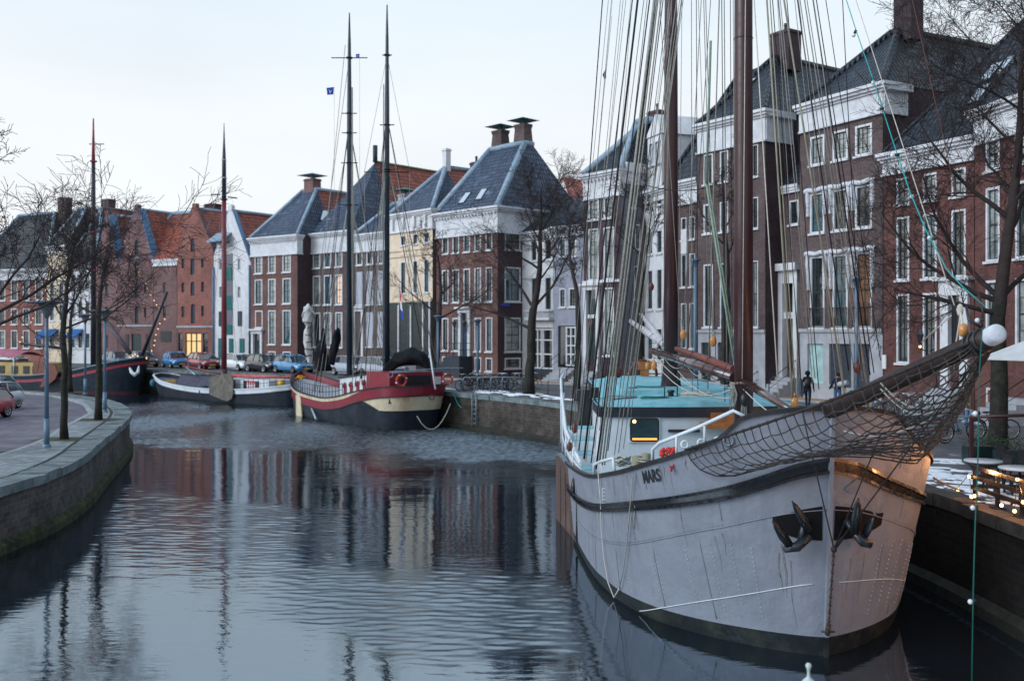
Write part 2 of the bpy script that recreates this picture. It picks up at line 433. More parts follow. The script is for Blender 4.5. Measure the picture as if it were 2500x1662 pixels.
def house(name, label, f, D, wallm, top, cols, rows, sidem=None, z0=Z0, st=None, fr=1.0, cor=True, dent=False, skip=(), gls={}, ol=.1, orr=.35, corm=None, holes=(), plinth=None, plz=None, sdops=(), sdD=None, seed=1, brk=0, curt_=.35, sash=None, pr=.45, cat='house', group=None):
    rs = random.Random(seed); CURT[0] = curt_; SASH[0] = sash or dgreen
    par = empty(name, (f.a+f.b)/2+V(0, 0, z0), label, cat, group)
    ops = []; wins = []
    for j, (yt, yb, pxr) in enumerate(rows):
        zt, zb = f.z(pxr, yt), f.z(pxr, yb)
        for i, (a, b) in enumerate(cols):
            if (i, j) in skip: continue
            ua, ub = f.u(a), f.u(b); ops.append((ua, ub, zb, zt)); wins.append((i, j, ua, ub, zb, zt))
    for (xa, xb, yt, yb, pxr) in holes:
        ops.append((f.u(xa), f.u(xb), max(z0, f.z(pxr, yb)), f.z(pxr, yt)))
    mb = MB(); sf = side(f, D); lf = Fac.of(f.a-f.n*D, f.a)
    if plz:
        wallmesh(mb, f, z0, plz, [(o[0], o[1], o[2], min(o[3], plz)) for o in ops if o[2] < plz], 2)
        wallmesh(mb, f, plz, top, [(o[0], o[1], max(o[2], plz), o[3]) for o in ops if o[3] > plz], 0)
    else: wallmesh(mb, f, z0, top, ops, 0)
    wallmesh(mb, sf, z0, top, list(sdops), 1); wallmesh(mb, lf, z0, top, [], 1)
    wallmesh(mb, Fac.of(f.b-f.n*D, f.a-f.n*D), z0, top, [], 1)
    mb.build('wall', [wallm, sidem or wallm, plinth or wallm], par)
    for (i, j, a, b, c, d) in wins:
        s = (st[j] if st else ('sash' if d-c > 1.2 else 'small'))
        window(par, f, a, b, c, d, s, gls.get((i, j)), rs)
    for (a, b, c, d) in sdops: window(par, sf, a, b, c, d, 'sash', None, rs)
    if cor: cornice(par, f, top+.02, fr, corm, pr, ol, orr, dent, sdD, brk=brk)
    if plz:
        pb = MB(); f.box(pb, -.02, f.W+.02, -.02, .1, plz-.1, plz+.08); pb.build('string_course', stone, par)
    return par, sf
def skylight(par, f, D, z0, z1, iL, iF, uv, faces='front', w=.9, h=1.3):
    pass
def roofpane(par, P, u, v, w, h, name='skylight'):
    "P: four corners of a roof face; pane centre at u,v (0-1), w,h metres"
    a, b, c, d = P; bot = lerp(a, b, u); topp = lerp(d, c, u); up = (topp-bot).normalized(); sd = (b-a).normalized()
    n = sd.cross(up).normalized(); c0 = lerp(bot, topp, v)+n*.06; mb = MB()
    q = [c0-sd*w/2-up*h/2, c0+sd*w/2-up*h/2, c0+sd*w/2+up*h/2, c0-sd*w/2+up*h/2]
    mb.hexa([x-n*.12 for x in q]+q, 0); w_ = mb.build(name, black, par)
    g = MB(); k = [lerp(x, c0, .14)+n*.012 for x in q]; g.poly(k, 0); g.build('pane', SKYL, w_)
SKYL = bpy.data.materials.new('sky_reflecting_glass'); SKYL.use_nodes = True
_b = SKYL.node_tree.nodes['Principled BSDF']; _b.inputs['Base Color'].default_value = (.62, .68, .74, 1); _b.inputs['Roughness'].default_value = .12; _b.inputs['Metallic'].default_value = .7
def stoop(par, f, ua, ub, z, n=7, m=bluest, out=2.2, rail=True, direction=0):
    "steps going up to a landing; direction -1 climbs along the facade from the left, 0 from the street"
    zb = Z0; mb = MB(); h = (z-zb)/n
    if direction == 0:
        for i in range(n):
            f.box(mb, ua-.2, ub+.2, 0.02, out*(1-i/n)+.3, zb+h*i, zb+h*(i+1)-.002)
    else:
        f.box(mb, ua, ub, 0.02, 1.3, zb, z)
        for i in range(n-1):
            l = (n-1-i)*.3
            f.box(mb, ua-l, ua, .02, 1.2, zb+h*i, zb+h*(i+1)-.002)
    s = mb.build('steps', m, par)
    if rail:
        r = MB()
        if direction == 0:
            for u in (ua-.15, ub+.15):
                r.tube([f.pt(u, out+.2, zb+.1), f.pt(u, out+.2, zb+1.0)], .03, 6); r.tube([f.pt(u, .3, z), f.pt(u, .3, z+1)], .03, 6)
                r.tube([f.pt(u, out+.2, zb+1.0), f.pt(u, .3, z+1)], .025, 6); r.tube([f.pt(u, out+.2, zb+.55), f.pt(u, .3, z+.55)], .015, 6)
        else:
            l = (n-1)*.3
            for k in (1.0, .5):
                r.tube([f.pt(ua-l, 1.2, zb+k), f.pt(ua, 1.2, z+k), f.pt(ub, 1.2, z+k), f.pt(ub, .1, z+k)], .022, 5)
            for u, zz in ((ua-l, zb), (ua-l/2, (zb+z)/2), (ua, z), ((ua+ub)/2, z), (ub, z)): r.tube([f.pt(u, 1.2, zz), f.pt(u, 1.2, zz+1.05)], .025, 5)
        r.build('railing', black, s)
def gable(par, f, m, zb, pts, ops=(), dep=.12, verge=None, vw=.35, vo=.12):
    "gable: polygon above zb given by (u,z) points, real thickness"
    mb = MB(); n = len(pts)
    A = [f.pt(u, 0, z) for u, z in pts]; Bk = [f.pt(u, -.35, z) for u, z in pts]
    mb.poly(A, 0); mb.poly(Bk[::-1], 0)
    for i in range(n): mb.poly([A[(i+1) % n], A[i], Bk[i], Bk[(i+1) % n]], 0)
    mb.build('gable', m, par)
def gablewall(mb, f, zb, pts, ops, m=0, dep=.16):
    us = sorted({p[0] for p in pts} | {x for o in ops for x in o[:2]})
    top = lambda u: interp(u, pts)
    for a, b in zip(us, us[1:]):
        if b-a < 1e-4: continue
        cu = (a+b)/2; z = zb
        for o in sorted([o for o in ops if o[0] < cu < o[1]], key=lambda o: o[2]):
            if o[2] > z+1e-4: mb.poly([f.pt(a, 0, z), f.pt(b, 0, z), f.pt(b, 0, o[2]), f.pt(a, 0, o[2])], m)
            z = o[3]
        mb.poly([f.pt(a, 0, z), f.pt(b, 0, z), f.pt(b, 0, top(b)), f.pt(a, 0, top(a))], m)
    for (a, b, c, d) in ops:
        for q in (((a, c), (a, d)), ((b, d), (b, c)), ((a, d), (b, d)), ((b, c), (a, c))):
            (p, r), (p2, r2) = q; mb.poly([f.pt(p, 0, r), f.pt(p, -dep, r), f.pt(p2, -dep, r2), f.pt(p2, 0, r2)], m)
def arch(par, f, a, b, c, d, gl=None, fm=None, n=8):
    "arched warehouse hatch: frame with a round head in front of a dark leaf, set in the opening"
    mb = MB(); r = (b-a)/2; cu = (a+b)/2; k = min(.12, r*.3)
    for i in range(n):
        t0, t1 = math.pi*i/n, math.pi*(i+1)/n
        P = [f.pt(cu+r*math.cos(t), o, d-r+rr*math.sin(t) if False else d-r+(r)*math.sin(t)) for t in (t0, t1) for o in (0,)]
    # spandrels in wall colour fill the corners of the square opening
    for i in range(n):
        t0, t1 = math.pi*i/n, math.pi*(i+1)/n
        x0, x1 = cu+r*math.cos(t0), cu+r*math.cos(t1); y0, y1 = d-r+r*math.sin(t0), d-r+r*math.sin(t1)
        mb.poly([f.pt(x0, -.03, y0), f.pt(x0, -.03, d), f.pt(x1, -.03, d), f.pt(x1, -.03, y1)][::-1], 0)
    fr = mb.build('window', fm or bluest, par)
    g = MB(); g.poly([f.pt(a, -.13, c), f.pt(b, -.13, c), f.pt(b, -.13, d), f.pt(a, -.13, d)], 0); g.build('shutter', gl or bluest, fr)
    return fr
def warehouse(name, label, f, D, m, xpk, ypk, yl, yr, tl, wins, rows=(), verge=leadb, pxref=None, fm=None, capm=None, holes=(), peakw=.35, vside=.5, z0=Z0, sh=None, side=None):
    par = empty(name, (f.a+f.b)/2+V(0, 0, z0), label, 'warehouse')
    up, zp = f.u(xpk), f.z(xpk, ypk); zl, zr = f.z(1250+f.a.x/f.a.y*F, yl), f.z(1250+f.b.x/f.b.y*F, yr)
    pts = [(0, zl), (up-peakw, zp-.25), (up+peakw, zp-.25), (f.W, zr)]
    ops = []
    for (xa, xb, yt, yb) in wins: ops.append((f.u(xa), f.u(xb), f.z(xa, yb), f.z(xa, yt)))
    hs = [(f.u(xa), f.u(xb), max(z0, f.z(xa, yb)), f.z(xa, yt)) for (xa, xb, yt, yb) in holes]
    mb = MB(); gablewall(mb, f, z0, pts, ops+hs)
    sf = side_f = Fac.of(f.b, f.b-f.n*D); lf = Fac.of(f.a-f.n*D, f.a)
    wallmesh(mb, sf, z0, zr, [], 1); wallmesh(mb, lf, z0, zl, [], 1)
    f.box(mb, up-peakw*.8, up+peakw*.8, -.35, .06, zp-.25, zp+.25, 0)
    mb.build('wall', [m, side or m], par)
    for o, (xa, xb, yt, yb) in zip(ops, wins): arch(par, f, *o, gl=sh, fm=fm or m)
    r = MB(); ov = .0; B = lambda u, z, o: f.pt(u, o, z)
    r.poly([B(f.W+.1, zr-.1, -.25), B(f.W+.1, zr-.1, -D), B(up, zp-.3, -D), B(up, zp-.3, -.25)], 0)
    r.poly([B(-.1, zl-.1, -D), B(-.1, zl-.1, -.25), B(up, zp-.3, -.25), B(up, zp-.3, -D)], 0)
    rf = r.build('roof', tl, par)
    v = MB()
    for u0, z_0, u1, z_1 in ((f.W, zr, up+peakw, zp-.25), (0, zl, up-peakw, zp-.25)):
        a, b = B(u0, z_0+.06, .03), B(u1, z_1+.06, .03); c, d = B(u1, z_1+.06, -vside), B(u0, z_0+.06, -vside)
        v.hexa([x-V(0, 0, .14) for x in (a, b, c, d)]+[a, b, c, d])
    v.build('verge_capping', verge, rf)
    c = MB(); c.tube([B(up, zp-.22, -.3), B(up, zp-.22, -D)], .16, 6); c.build('ridge_capping', capm or lead, rf)
    return par, hs

# ---- corner brick house with the tall slate pyramid (behind the bicycles)
f = Fac(1065, 79.3, 1215, 74)

cols5 = [(1079.5, 1095), (1105, 1121), (1132, 1147.6), (1158.6, 1174.7), (1186, 1202)]
def H5():
    f = Fac(1065, 79.3, 1215, 74); D = 9.3; sd = side(f, D); top = f.z(1215, 503)
    so = [(sd.u(1232), sd.u(1271), sd.z(1250, b), sd.z(1250, a)) for a, b in ((565, 610), (652, 736), (775, 858), (873, 899))]
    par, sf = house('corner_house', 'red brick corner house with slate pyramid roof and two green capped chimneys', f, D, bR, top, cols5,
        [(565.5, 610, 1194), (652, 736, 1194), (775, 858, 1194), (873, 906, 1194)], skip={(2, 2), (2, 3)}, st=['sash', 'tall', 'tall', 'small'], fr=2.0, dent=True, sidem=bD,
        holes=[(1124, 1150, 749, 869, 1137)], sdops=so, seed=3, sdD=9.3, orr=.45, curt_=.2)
    portal(par, f, f.u(1122), f.u(1150), f.z(1137, 869), f.z(1137, 749), door=mat('navy_door', (.02, .04, .08), .4))
    stoop(par, f, f.u(1118), f.u(1153), f.z(1137, 869), 8, bluest, direction=-1)
    zt = 20.5; r, B, T = roof(par, f, D, top+.03, zt, 1.7, 1.6, 4.3, 4.1, tS, capw=.5)
    for u, v in ((.34, .2), (.62, .22)): roofpane(par, [B[0], B[1], T[1], T[0]], u, v, .7, 1.25)
    lc = mat('copper_green', (.04, .16, .14), .5)
    chimney(par, f, 2.45, -4.7, zt-.3, zt+1.5, 1.15, .9, bB, lc, 1.9, flare=True); chimney(par, f, 5.1, -4.7, zt-.3, zt+1.6, 1.15, .9, bB, lc, 1.9, flare=True)
    o = MB(); o.poly([W(1372, 432, 88), W(1426, 440, 86), W(1432, 510, 82), W(1400, 510, 82)][::-1]); o.build('rear_roof', tO, par)
    y = MB(); f.box(y, f.u(1137), f.u(1147), .02, .12, Z0, f.z(1137, 878)); y.build('yellow_cellar_door', mat('yellow_paint', (.75, .38, .02), .5), par)
    s = MB(); sf.box(s, sf.u(1222), sf.u(1244), .02, .05, sf.z(1230, 747), sf.z(1230, 741)); s.build('street_sign', mat('street_sign_blue', (.03, .05, .35), .4), par)
    lmp = MB()
    for px in (1131, 1155): wall_lantern(lmp, f, f.u(px-12), f.z(px, 795))
    lmp.build('wall_lantern', black, par)
def wall_lantern(mb, f, u, z):
    mb.tube([f.pt(u, .02, z-.5), f.pt(u, .35, z-.4), f.pt(u, .4, z-.15)], .03, 5)
    rows = []
    for r, k in ((.07, -.15), (.17, .25), (.03, .42)):
        c = f.pt(u, .4, z+k); rows.append([c+V(r, 0, 0), c+V(0, r, 0), c+V(-r, 0, 0), c+V(0, -r, 0)])
    mb.grid(rows, 0, False, True)
H5()
def H4():
    f = Fac(950, 84, 1056, 79.2); top = f.z(1056, 510)
    par, sf = house('yellow_house', 'narrow yellow stucco house with three tall windows above a dark green shopfront', f, 12, yellow, top,
        [(978, 991), (1008, 1020), (1035, 1048)], [(567, 593, 1041), (633, 714, 1041)], st=['small', 'tall'], fr=1.6, corm=creamw, sidem=bB, seed=5, curt_=0, orr=.4, brk=4)
    zs = f.z(1041, 733)
    s = MB(); f.box(s, 0, f.W, .02, .10, Z0+1.2, zs); s.build('shopfront', dgreen, par)
    b = MB(); f.box(b, .4, f.W, .02, 1.6, Z0, Z0+1.25); b.build('plinth', greyst, par)
    tr = MB(); f.box(tr, -.02, f.W+.02, .1, .2, zs-.1, zs+.12); f.box(tr, 0, f.W, -.02, .12, f.z(1041, 607), f.z(1041, 601)); f.box(tr, 0, f.W, .02, .1, f.z(1041, 622), f.z(1041, 618)); tr.build('moulding', yellow, par)
    for xa, xb in ((978, 991), (1008, 1020), (1035, 1048)):
        p = MB(); a, b_ = f.u(xa)-.1, f.u(xb)+.1; z = f.z(1041, 620); p.poly([f.pt(a, .1, z), f.pt(b_, .1, z), f.pt((a+b_)/2, .1, z+.5)]); p.poly([f.pt(a, .1, z), f.pt((a+b_)/2, .1, z+.5), f.pt((a+b_)/2, 0, z+.5), f.pt(a, 0, z)]); p.poly([f.pt(b_, .1, z), f.pt(b_, 0, z), f.pt((a+b_)/2, 0, z+.5), f.pt((a+b_)/2, .1, z+.5)]); p.build('pediment', yellow, par)
    for px in (977, 1007, 1037, 1053):
        w = MB(); u = f.u(px); f.box(w, u-.07, u+.07, .1, .22, Z0+1.5, zs-.35 if px < 1050 else zs); w.build('post', white, par)
    for xa, xb in ((955, 974), (981, 1003), (1011, 1033)):
        g = MB(); g.poly([f.pt(f.u(xa), .115, Z0+2.2), f.pt(f.u(xb), .115, Z0+2.2), f.pt(f.u(xb), .115, zs-.6), f.pt(f.u(xa), .115, zs-.6)]); g.build('shop_window', mat('dark_shop_glass', (.012, .02, .022), .25, .3, 2), par)
    dr = MB(); f.box(dr, f.u(1040), f.u(1050), .1, .14, Z0+1.3, zs-1.0); dr.build('door', black, par)
    rl = MB()
    for k in (.5, 1.0): rl.tube([f.pt(.5, 1.55, Z0+1.25+k), f.pt(f.W-.1, 1.55, Z0+1.25+k)], .025, 5)
    for i in range(7): u = .5+i*(f.W-.6)/6; rl.tube([f.pt(u, 1.55, Z0+1.25), f.pt(u, 1.55, Z0+2.3)], .025, 5)
    rl.build('railing', black, par)
    zt = f.z(1064, 415)+1.0; roof(par, f, 12, top+.03, zt, f.W/2, f.W/2, 3.6, 0, tS, tO, 3.6, capw=.4)
    chimney(par, f, f.W/2, -3.7, zt-.3, zt+1.6, .5, .5, creamw); chimney(par, f, f.W/2+.5, -6.5, zt-1.2, zt+.7, .9, .7, bB, pots=1)
H4()
def H3():
    f = Fac(866, 88.2, 950, 84.6); top = f.z(940, 566)
    par, sf = house('shuttered_house', 'brown brick house with closed white louvre shutters', f, 12, bB, top,
        [(870, 885), (895, 911), (922, 936)], [(613, 645, 905), (662, 743, 905), (762, 846, 905)], st=['sash', 'tall', 'tall'], fr=1.6, dent=True, skip={(0, 2)}, seed=6, curt_=.2)
    sh = mat('shutter_grey_white', (.42, .44, .5), .6, .1)
    for j, (a, b) in enumerate(((662, 743), (762, 846))):
        for i, (xa, xb) in enumerate(((870, 885), (895, 911), (922, 936))):
            if (i, j) == (0, 1): continue
            zt, zb = f.z(905, a), f.z(905, b); s = MB(); ua, ub = f.u(xa), f.u(xb)
            f.box(s, ua, ub, -.04, .02, zb, zt)
            n = int((zt-zb)/.11)
            for k in range(n): f.box(s, ua+.06, ub-.06, .02, .045, zb+.05+k*.11, zb+.11+k*.11)
            s.build('shutter', sh, par)
    portal(par, f, f.u(866)-.1, f.u(889), Z0+.4, f.z(875, 748), door=black)
    zt = f.z(944, 500)+.5; roof(par, f, 9, top+.03, zt, 2.3, 1.4, 2.6, 2, tS, capw=.4)
    chimney(par, f, 2.8, -3.4, zt-.2, zt+.9, .9, .8, stone, mat('copper_green', (.04, .16, .14)), 1.7)
H3()
def H2():
    f = Fac(757, 92.5, 857, 88.6); top = f.z(856, 562)
    par, sf = house('slate_gable_house', 'brown brick house with high slate hip and long orange tiled roof behind', f, 16, bB, top,
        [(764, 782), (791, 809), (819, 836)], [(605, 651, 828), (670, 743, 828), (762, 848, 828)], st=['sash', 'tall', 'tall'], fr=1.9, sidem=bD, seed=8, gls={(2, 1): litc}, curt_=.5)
    zt = f.z(840, 417)+1.6; roof(par, f, 16, top+.03, zt, f.W/2+.2, f.W/2-.2, 5.2, 0, tS, tO, 5.4, caps=None)
    c = MB(); p = f.pt(f.W/2+.2, -5.2, zt); c.tube([p, p+V(0, 0, 1.6)], .22, 8); c.build('flue_pipe', bluest, par)
    c = MB(); c.tube([f.pt(f.W/2+.2, -5.2, zt+.05), f.pt(f.W/2+.2, -16, zt+.05)], .14, 6); c.build('ridge_capping', mat('mossy_ridge', (.10, .12, .07), .8), par)
H2()
def H1():
    f = Fac(612, 95, 726, 91); top = f.z(726, 573)
    par, sf = house('brick_merchant_house', 'red brick house with three bays of white framed windows and a single capped chimney', f, 15, bR, top,
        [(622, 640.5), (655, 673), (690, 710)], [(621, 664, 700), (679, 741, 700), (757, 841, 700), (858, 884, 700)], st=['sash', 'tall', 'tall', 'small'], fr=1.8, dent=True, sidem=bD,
        skip={(0, 2), (0, 3)}, holes=[(618, 641, 800, 880, 630)], seed=9, curt_=.6)
    portal(par, f, f.u(616), f.u(642), Z0+.5, f.z(630, 803))
    window(par, f, f.u(623), f.u(641), f.z(630, 800), f.z(630, 758), 'sash', litc)
    q = MB(); sf.box(q, .5, 1.5, .02, .08, sf.z(735, 842), sf.z(735, 791)); q.build('blind_panel', bluest, par)
    zt = f.z(726, 479)+1.3; r, B, T = roof(par, f, 15, top+.03, zt, 2.5, 2.2, 4.3, 0, tS, tO, 4.8, capw=.35)
    chimney(par, f, f.W/2+.2, -4.6, zt-.3, zt+1.1, 1.3, 1.0, bM_, lead, 2.2)
    roofpane(par, [B[1], B[2], T[2], T[1]], .17, .45, .8, 1.5)
H1()
def W3():
    f = Fac(522, 99, 612, 96)
    g = lambda py: (548, 566, py[0], py[1])
    par, hs = warehouse('white_warehouse', 'white gabled warehouse with a column of green hatches and a little hoist housing', f, 16, creamw, 562, 508, 622, 640, tO,
        [(580, 587, 632, 658), (580, 587, 700, 726), (535, 542, 632, 658), (535, 542, 700, 726)], fm=creamw, sh=mat('grey_panel', (.3, .31, .34)))  # plain grey panels fill the arched openings
    for i, (a, b, m) in enumerate(((620, 652, greyst), (652, 684, teal), (684, 722, greyst), (722, 756, teal), (756, 793, greyst), (793, 816, teal))):
        s = MB(); f.box(s, f.u(553), f.u(568), .02 if m is greyst else .05, .06 if m is greyst else .11, f.z(560, b), f.z(560, a)); s.build('hatch', m, par)
    for xa, xb in ((534, 542), (560, 570), (586, 597)):
        s = MB(); f.box(s, f.u(xa), f.u(xb), .02, .08, Z0, f.z(560, 826)); s.build('door', teal, par)
    for xa, xb in ((535, 543), (581, 591)):
        s = MB(); f.box(s, f.u(xa), f.u(xb), .02, .06, f.z(560, 796), f.z(560, 760)); s.build('window', bluest, par)
    h = MB(); u0, u1 = f.u(530), f.u(566); zb, zt = f.z(550, 612), f.z(550, 590)
    f.box(h, u0+.2, u1-.2, .02, 1.0, zb+.7, zt); A = [f.pt(u0, 1.3, zt), f.pt(u1, 1.3, zt), f.pt(u1, 0, zt+.9), f.pt(u0, 0, zt+.9)]
    ho = h.build('hoist_housing', teal, par); h2 = MB(); h2.hexa([x-V(0, 0, .1) for x in A]+A); h2.build('hoist_roof', lead, ho)
    d = MB()
    for u in (.05, f.W-.05): d.tube([f.pt(u, .12, Z0), f.pt(u, .12, f.z(560, 650))], .09, 6)
    d.build('downpipe', leadb, par)
W3()
def W2():
    f = Fac(433, 102, 521, 99.2)
    wins = [(465, 475, 582, 615), (465, 475, 631, 671), (465, 475, 688, 722), (466, 476, 742, 790), (491, 498, 631, 653), (491, 498, 688, 712), (491, 498, 746, 772), (443, 450, 633, 655), (443, 450, 690, 714), (443, 450, 748, 774)]
    par, hs = warehouse('brick_warehouse', 'pink red brick gabled warehouse with arched hatches and a lit shopfront', f, 16, bP, 475, 503, 629, 611, tO, wins, holes=[(453, 491, 812, 868), (495, 508, 812, 868), (435, 446, 812, 868)], verge=bM_)
    b = MB(); f.box(b, -.02, f.W+.02, -.02, .1, f.z(480, 800), f.z(480, 795)); b.build('string_course', stone, par)
    for i, (a, b_, c, d) in enumerate(hs):
        s = MB(); n = 3 if i == 0 else 1
        for k in range(n+1): u = a+(b_-a)*k/n; f.box(s, u-.05, u+.05, -.14, -.04, c, d)
        f.box(s, a, b_, -.13, -.05, d-.1, d); f.box(s, a, b_, -.125, -.06, c+(d-c)*.62, c+(d-c)*.62+.08)
        fr = s.build('shopfront' if i == 0 else 'door', dgreen, par)
        g = MB(); g.poly([f.pt(a, -.12, c), f.pt(b_, -.12, c), f.pt(b_, -.12, d), f.pt(a, -.12, d)]); g.build('pane', lity if i == 0 else glass, fr)
W2()
def W1b():
    f = Fac(375, 104, 432, 102.3); top = f.z(432, 632)
    par, sf = house('tiled_side_house', 'low mauve brick house with a broad orange tiled slope facing the water', f, 9, bM_, top, [(398, 406)], [(690, 716, 402), (748, 774, 402)], st=['ware', 'ware'], fr=.7, cor=True, skip=(), seed=11, curt_=0, pr=.2)
    q = MB(); f.box(q, f.u(393), f.u(418), .01, .05, f.z(402, 834), f.z(402, 808)); q.build('window', black, par)
    zt = f.z(420, 523)+.8; g = Fac.of(f.pt(-2.6, -.2, 0), f.pt(f.W+.6, -.2, 0)); roof(par, g, 8.5, top+.03, zt, 0, 0, 4.6, 3.8, tO, tO, caps=lead, capw=.5)
    chimney(par, f, f.W-.1, -5, zt-.4, zt+.75, 1.5, 1.0, bD)
W1b()
def W1():
    f = Fac(288, 107, 374, 104.3)
    par, hs = warehouse('dusky_gable_warehouse', 'mauve gabled warehouse with blue verge and a column of dark hatches', f, 14, bM_, 334, 505, 640, 636, tO,
        [(329, 338, 587, 622), (329, 338, 640, 676), (329, 338, 690, 728), (329, 338, 748, 790), (352, 357, 690, 715), (352, 357, 749, 775)], verge=leadb, vside=.9, holes=[(321, 345, 815, 868)])
    b = MB(); f.box(b, -.02, f.W+.02, -.02, .08, f.z(340, 797), f.z(340, 793)); b.build('string_course', stone, par)
    for a, b_, c, d in hs:
        g = MB(); g.poly([f.pt(a, -.12, c), f.pt(b_, -.12, c), f.pt(b_, -.12, d), f.pt(a, -.12, d)]); g.build('door', dgreen, par)
    for px in (262+45, 357):
        q = MB(); f.box(q, f.u(px), f.u(px)+.5, .01, .05, Z0+.5, f.z(340, 815)); q.build('window', black, par)
W1()
def W0():
    f = Fac(234, 110, 287, 107.2)
    warehouse('pale_gable_warehouse', 'weathered pink brick gable end with light blue roof edge, half hidden by branches', f, 14, bM_, 262, 520, 640, 640, tO,
        [(256, 264, 690, 728), (256, 264, 748, 790), (256, 264, 818, 850)], verge=leadb, vside=.9)
W0()
def far():
    f = Fac(165, 112.5, 232, 110.3); top = f.z(232, 640)
    par, sf = house('white_gabled_house', 'white house with a blue shop awning left of the gabled warehouses', f, 9, creamw, top, [(172, 184), (190, 202), (208, 220)], [(670, 705, 190), (735, 778, 190), (812, 850, 190)], st=['sash', 'sash', 'sash'], fr=.8, seed=12, curt_=.1)
    roof(par, f, 9, top+.03, f.z(200, 523)+1, f.W/2, f.W/2, 2.8, 0, tSd, tO, 4, capw=.3); chimney(par, f, 1.6, -4.2, top+4, f.z(200, 497)+1, 1.2, 1, bB)
    awn(par, f, 176, 204, 803, 820)
    f = Fac(115, 114.5, 164, 112.7); top = f.z(160, 600)
    par, sf = house('ochre_shop_house', 'ochre front shop house with a dark hipped roof and a blue awning', f, 9, yellow, top, [(121, 133), (144, 156)], [(690, 725, 140), (742, 783, 140), (808, 850, 140)], st=['sash']*3, fr=.8, seed=13, curt_=.1)
    roof(par, f, 9, top+.03, f.z(160, 523)+1, f.W/2, .5, 2.8, 0, tSd, tO, 4, capw=.3)
    awn(par, f, 106, 143, 803, 820)
    f = Fac(-70, 120, 114, 114.7); top = f.z(110, 655)
    par, sf = house('long_pink_house', 'wide pink brick house with tall white framed windows at the far left', f, 10, bP, top, [(-50, -38), (-28, -13), (-2, 13), (27, 43), (56, 72), (86, 104)], [(673, 733, 60), (753, 792, 60), (806, 850, 60)], st=['tall', 'tall', 'tall'], fr=1.3, seed=14, curt_=.1, gls={(4, 0): glassb})
    r, B, T = roof(par, f, 10, top+.03, f.z(70, 530)+.8, 4, f.W*.22, 3.5, 0, tSd, tO, 6, capw=.4)
    chimney(par, f, f.u(89), -4, f.z(89, 540), f.z(89, 494)+1, 1.3, 1, bB)
def awn(par, f, xa, xb, yt, yb):
    a, b = f.u(xa), f.u(xb); zt, zb = f.z(xa, yt), f.z(xa, yb); mb = MB()
    A = [f.pt(a, 1.0, zb), f.pt(b, 1.0, zb), f.pt(b, .05, zt), f.pt(a, .05, zt)]; mb.hexa([x-V(0, 0, .06) for x in A]+A); f.box(mb, a, b, 1.0, 1.04, zb-.3, zb)
    mb.build('awning', mat('awning_blue', (.02, .10, .28), .7), par)
far()
def H6():
    f = Fac(1275, 75.7, 1350, 73); top = f.z(1340, 562)
    par, sf = house('white_shop_house', 'low white stucco house with a glazed ground floor beside the brick corner house', f, 8, creamw, top, [(1297, 1311), (1330, 1348)], [(583, 634, 1338), (675, 757, 1338)], st=['sash', 'tall'], fr=.6, seed=21, curt_=.1, holes=[(1294, 1351, 800, 901, 1320)], ol=0, orr=0)
    a, b, c, d = f.u(1294), f.u(1350), f.z(1320, 900), f.z(1320, 802); s = MB()
    for k in range(6): u = a+(b-a)*(0, .17, .34, .5, .58, 1)[k]; f.box(s, u-.06, u+.06, -.13, .02, c, d)
    for z in (c, c+(d-c)*.35, c+(d-c)*.7, d-.12): f.box(s, a, b, -.12, .0, z, z+.1)
    fr = s.build('shopfront', white, par); g = MB(); g.poly([f.pt(a, -.1, c), f.pt(b, -.1, c), f.pt(b, -.1, d), f.pt(a, -.1, d)]); g.build('pane', glass, fr)
    q = MB(); f.box(q, a, b, .0, .06, Z0, c); q.build('plinth', bluest, par)
    bl = MB(); z = f.z(1320, 775)
    f.box(bl, a-.1, b+.1, .0, .5, z-.2, z)
    for i in range(16): u = a+(b-a)*(i+.5)/16; bl.lathe([(.03, 0), (.06, .15), (.03, .35), (.04, .45)], f.pt(u, .4, z), 6)
    f.box(bl, a-.1, b+.1, .32, .5, z+.45, z+.55); bl.build('balustrade', creamw, par)
    r = MB(); T = [f.pt(0, .3, top), f.pt(f.W+5.5, .3, top-.05), f.pt(f.W+5.5, -4, f.z(1400, 480)+.8), f.pt(0, -4, f.z(1400, 488)+.8)]; r.poly(T); r.build('roof', tSd, par)
    f = Fac(1350, 73, 1425, 70.6); top = f.z(1420, 548)
    par, sf = house('lilac_shop_house', 'low lilac grey house with stone steps and a white glazed door', f, 8, lilac, top, [(1366, 1381), (1389, 1407)], [(580, 625, 1400), (703, 749, 1400)], st=['sash', 'sash'], fr=.8, seed=22, curt_=.1, holes=[(1362, 1405, 795, 897, 1390)], ol=0, orr=0)
    a, b, c, d = f.u(1383), f.u(1405), f.z(1390, 893), f.z(1390, 797); s = MB()
    for k in (0, .5, 1): u = a+(b-a)*k; f.box(s, u-.06, u+.06, -.13, .02, c, d)
    for k in (0, .28, .5, .74, .96): f.box(s, a, b, -.12, 0, c+(d-c)*k, c+(d-c)*k+.09)
    fr = s.build('door', white, par); g = MB(); a2 = f.u(1362); g.poly([f.pt(a2, -.14, c), f.pt(b, -.14, c), f.pt(b, -.14, d), f.pt(a2, -.14, d)]); g.build('pane', glass, fr)
    stoop(par, f, f.u(1375), f.u(1412), f.z(1390, 897), 6, stone, 1.8)
H6()
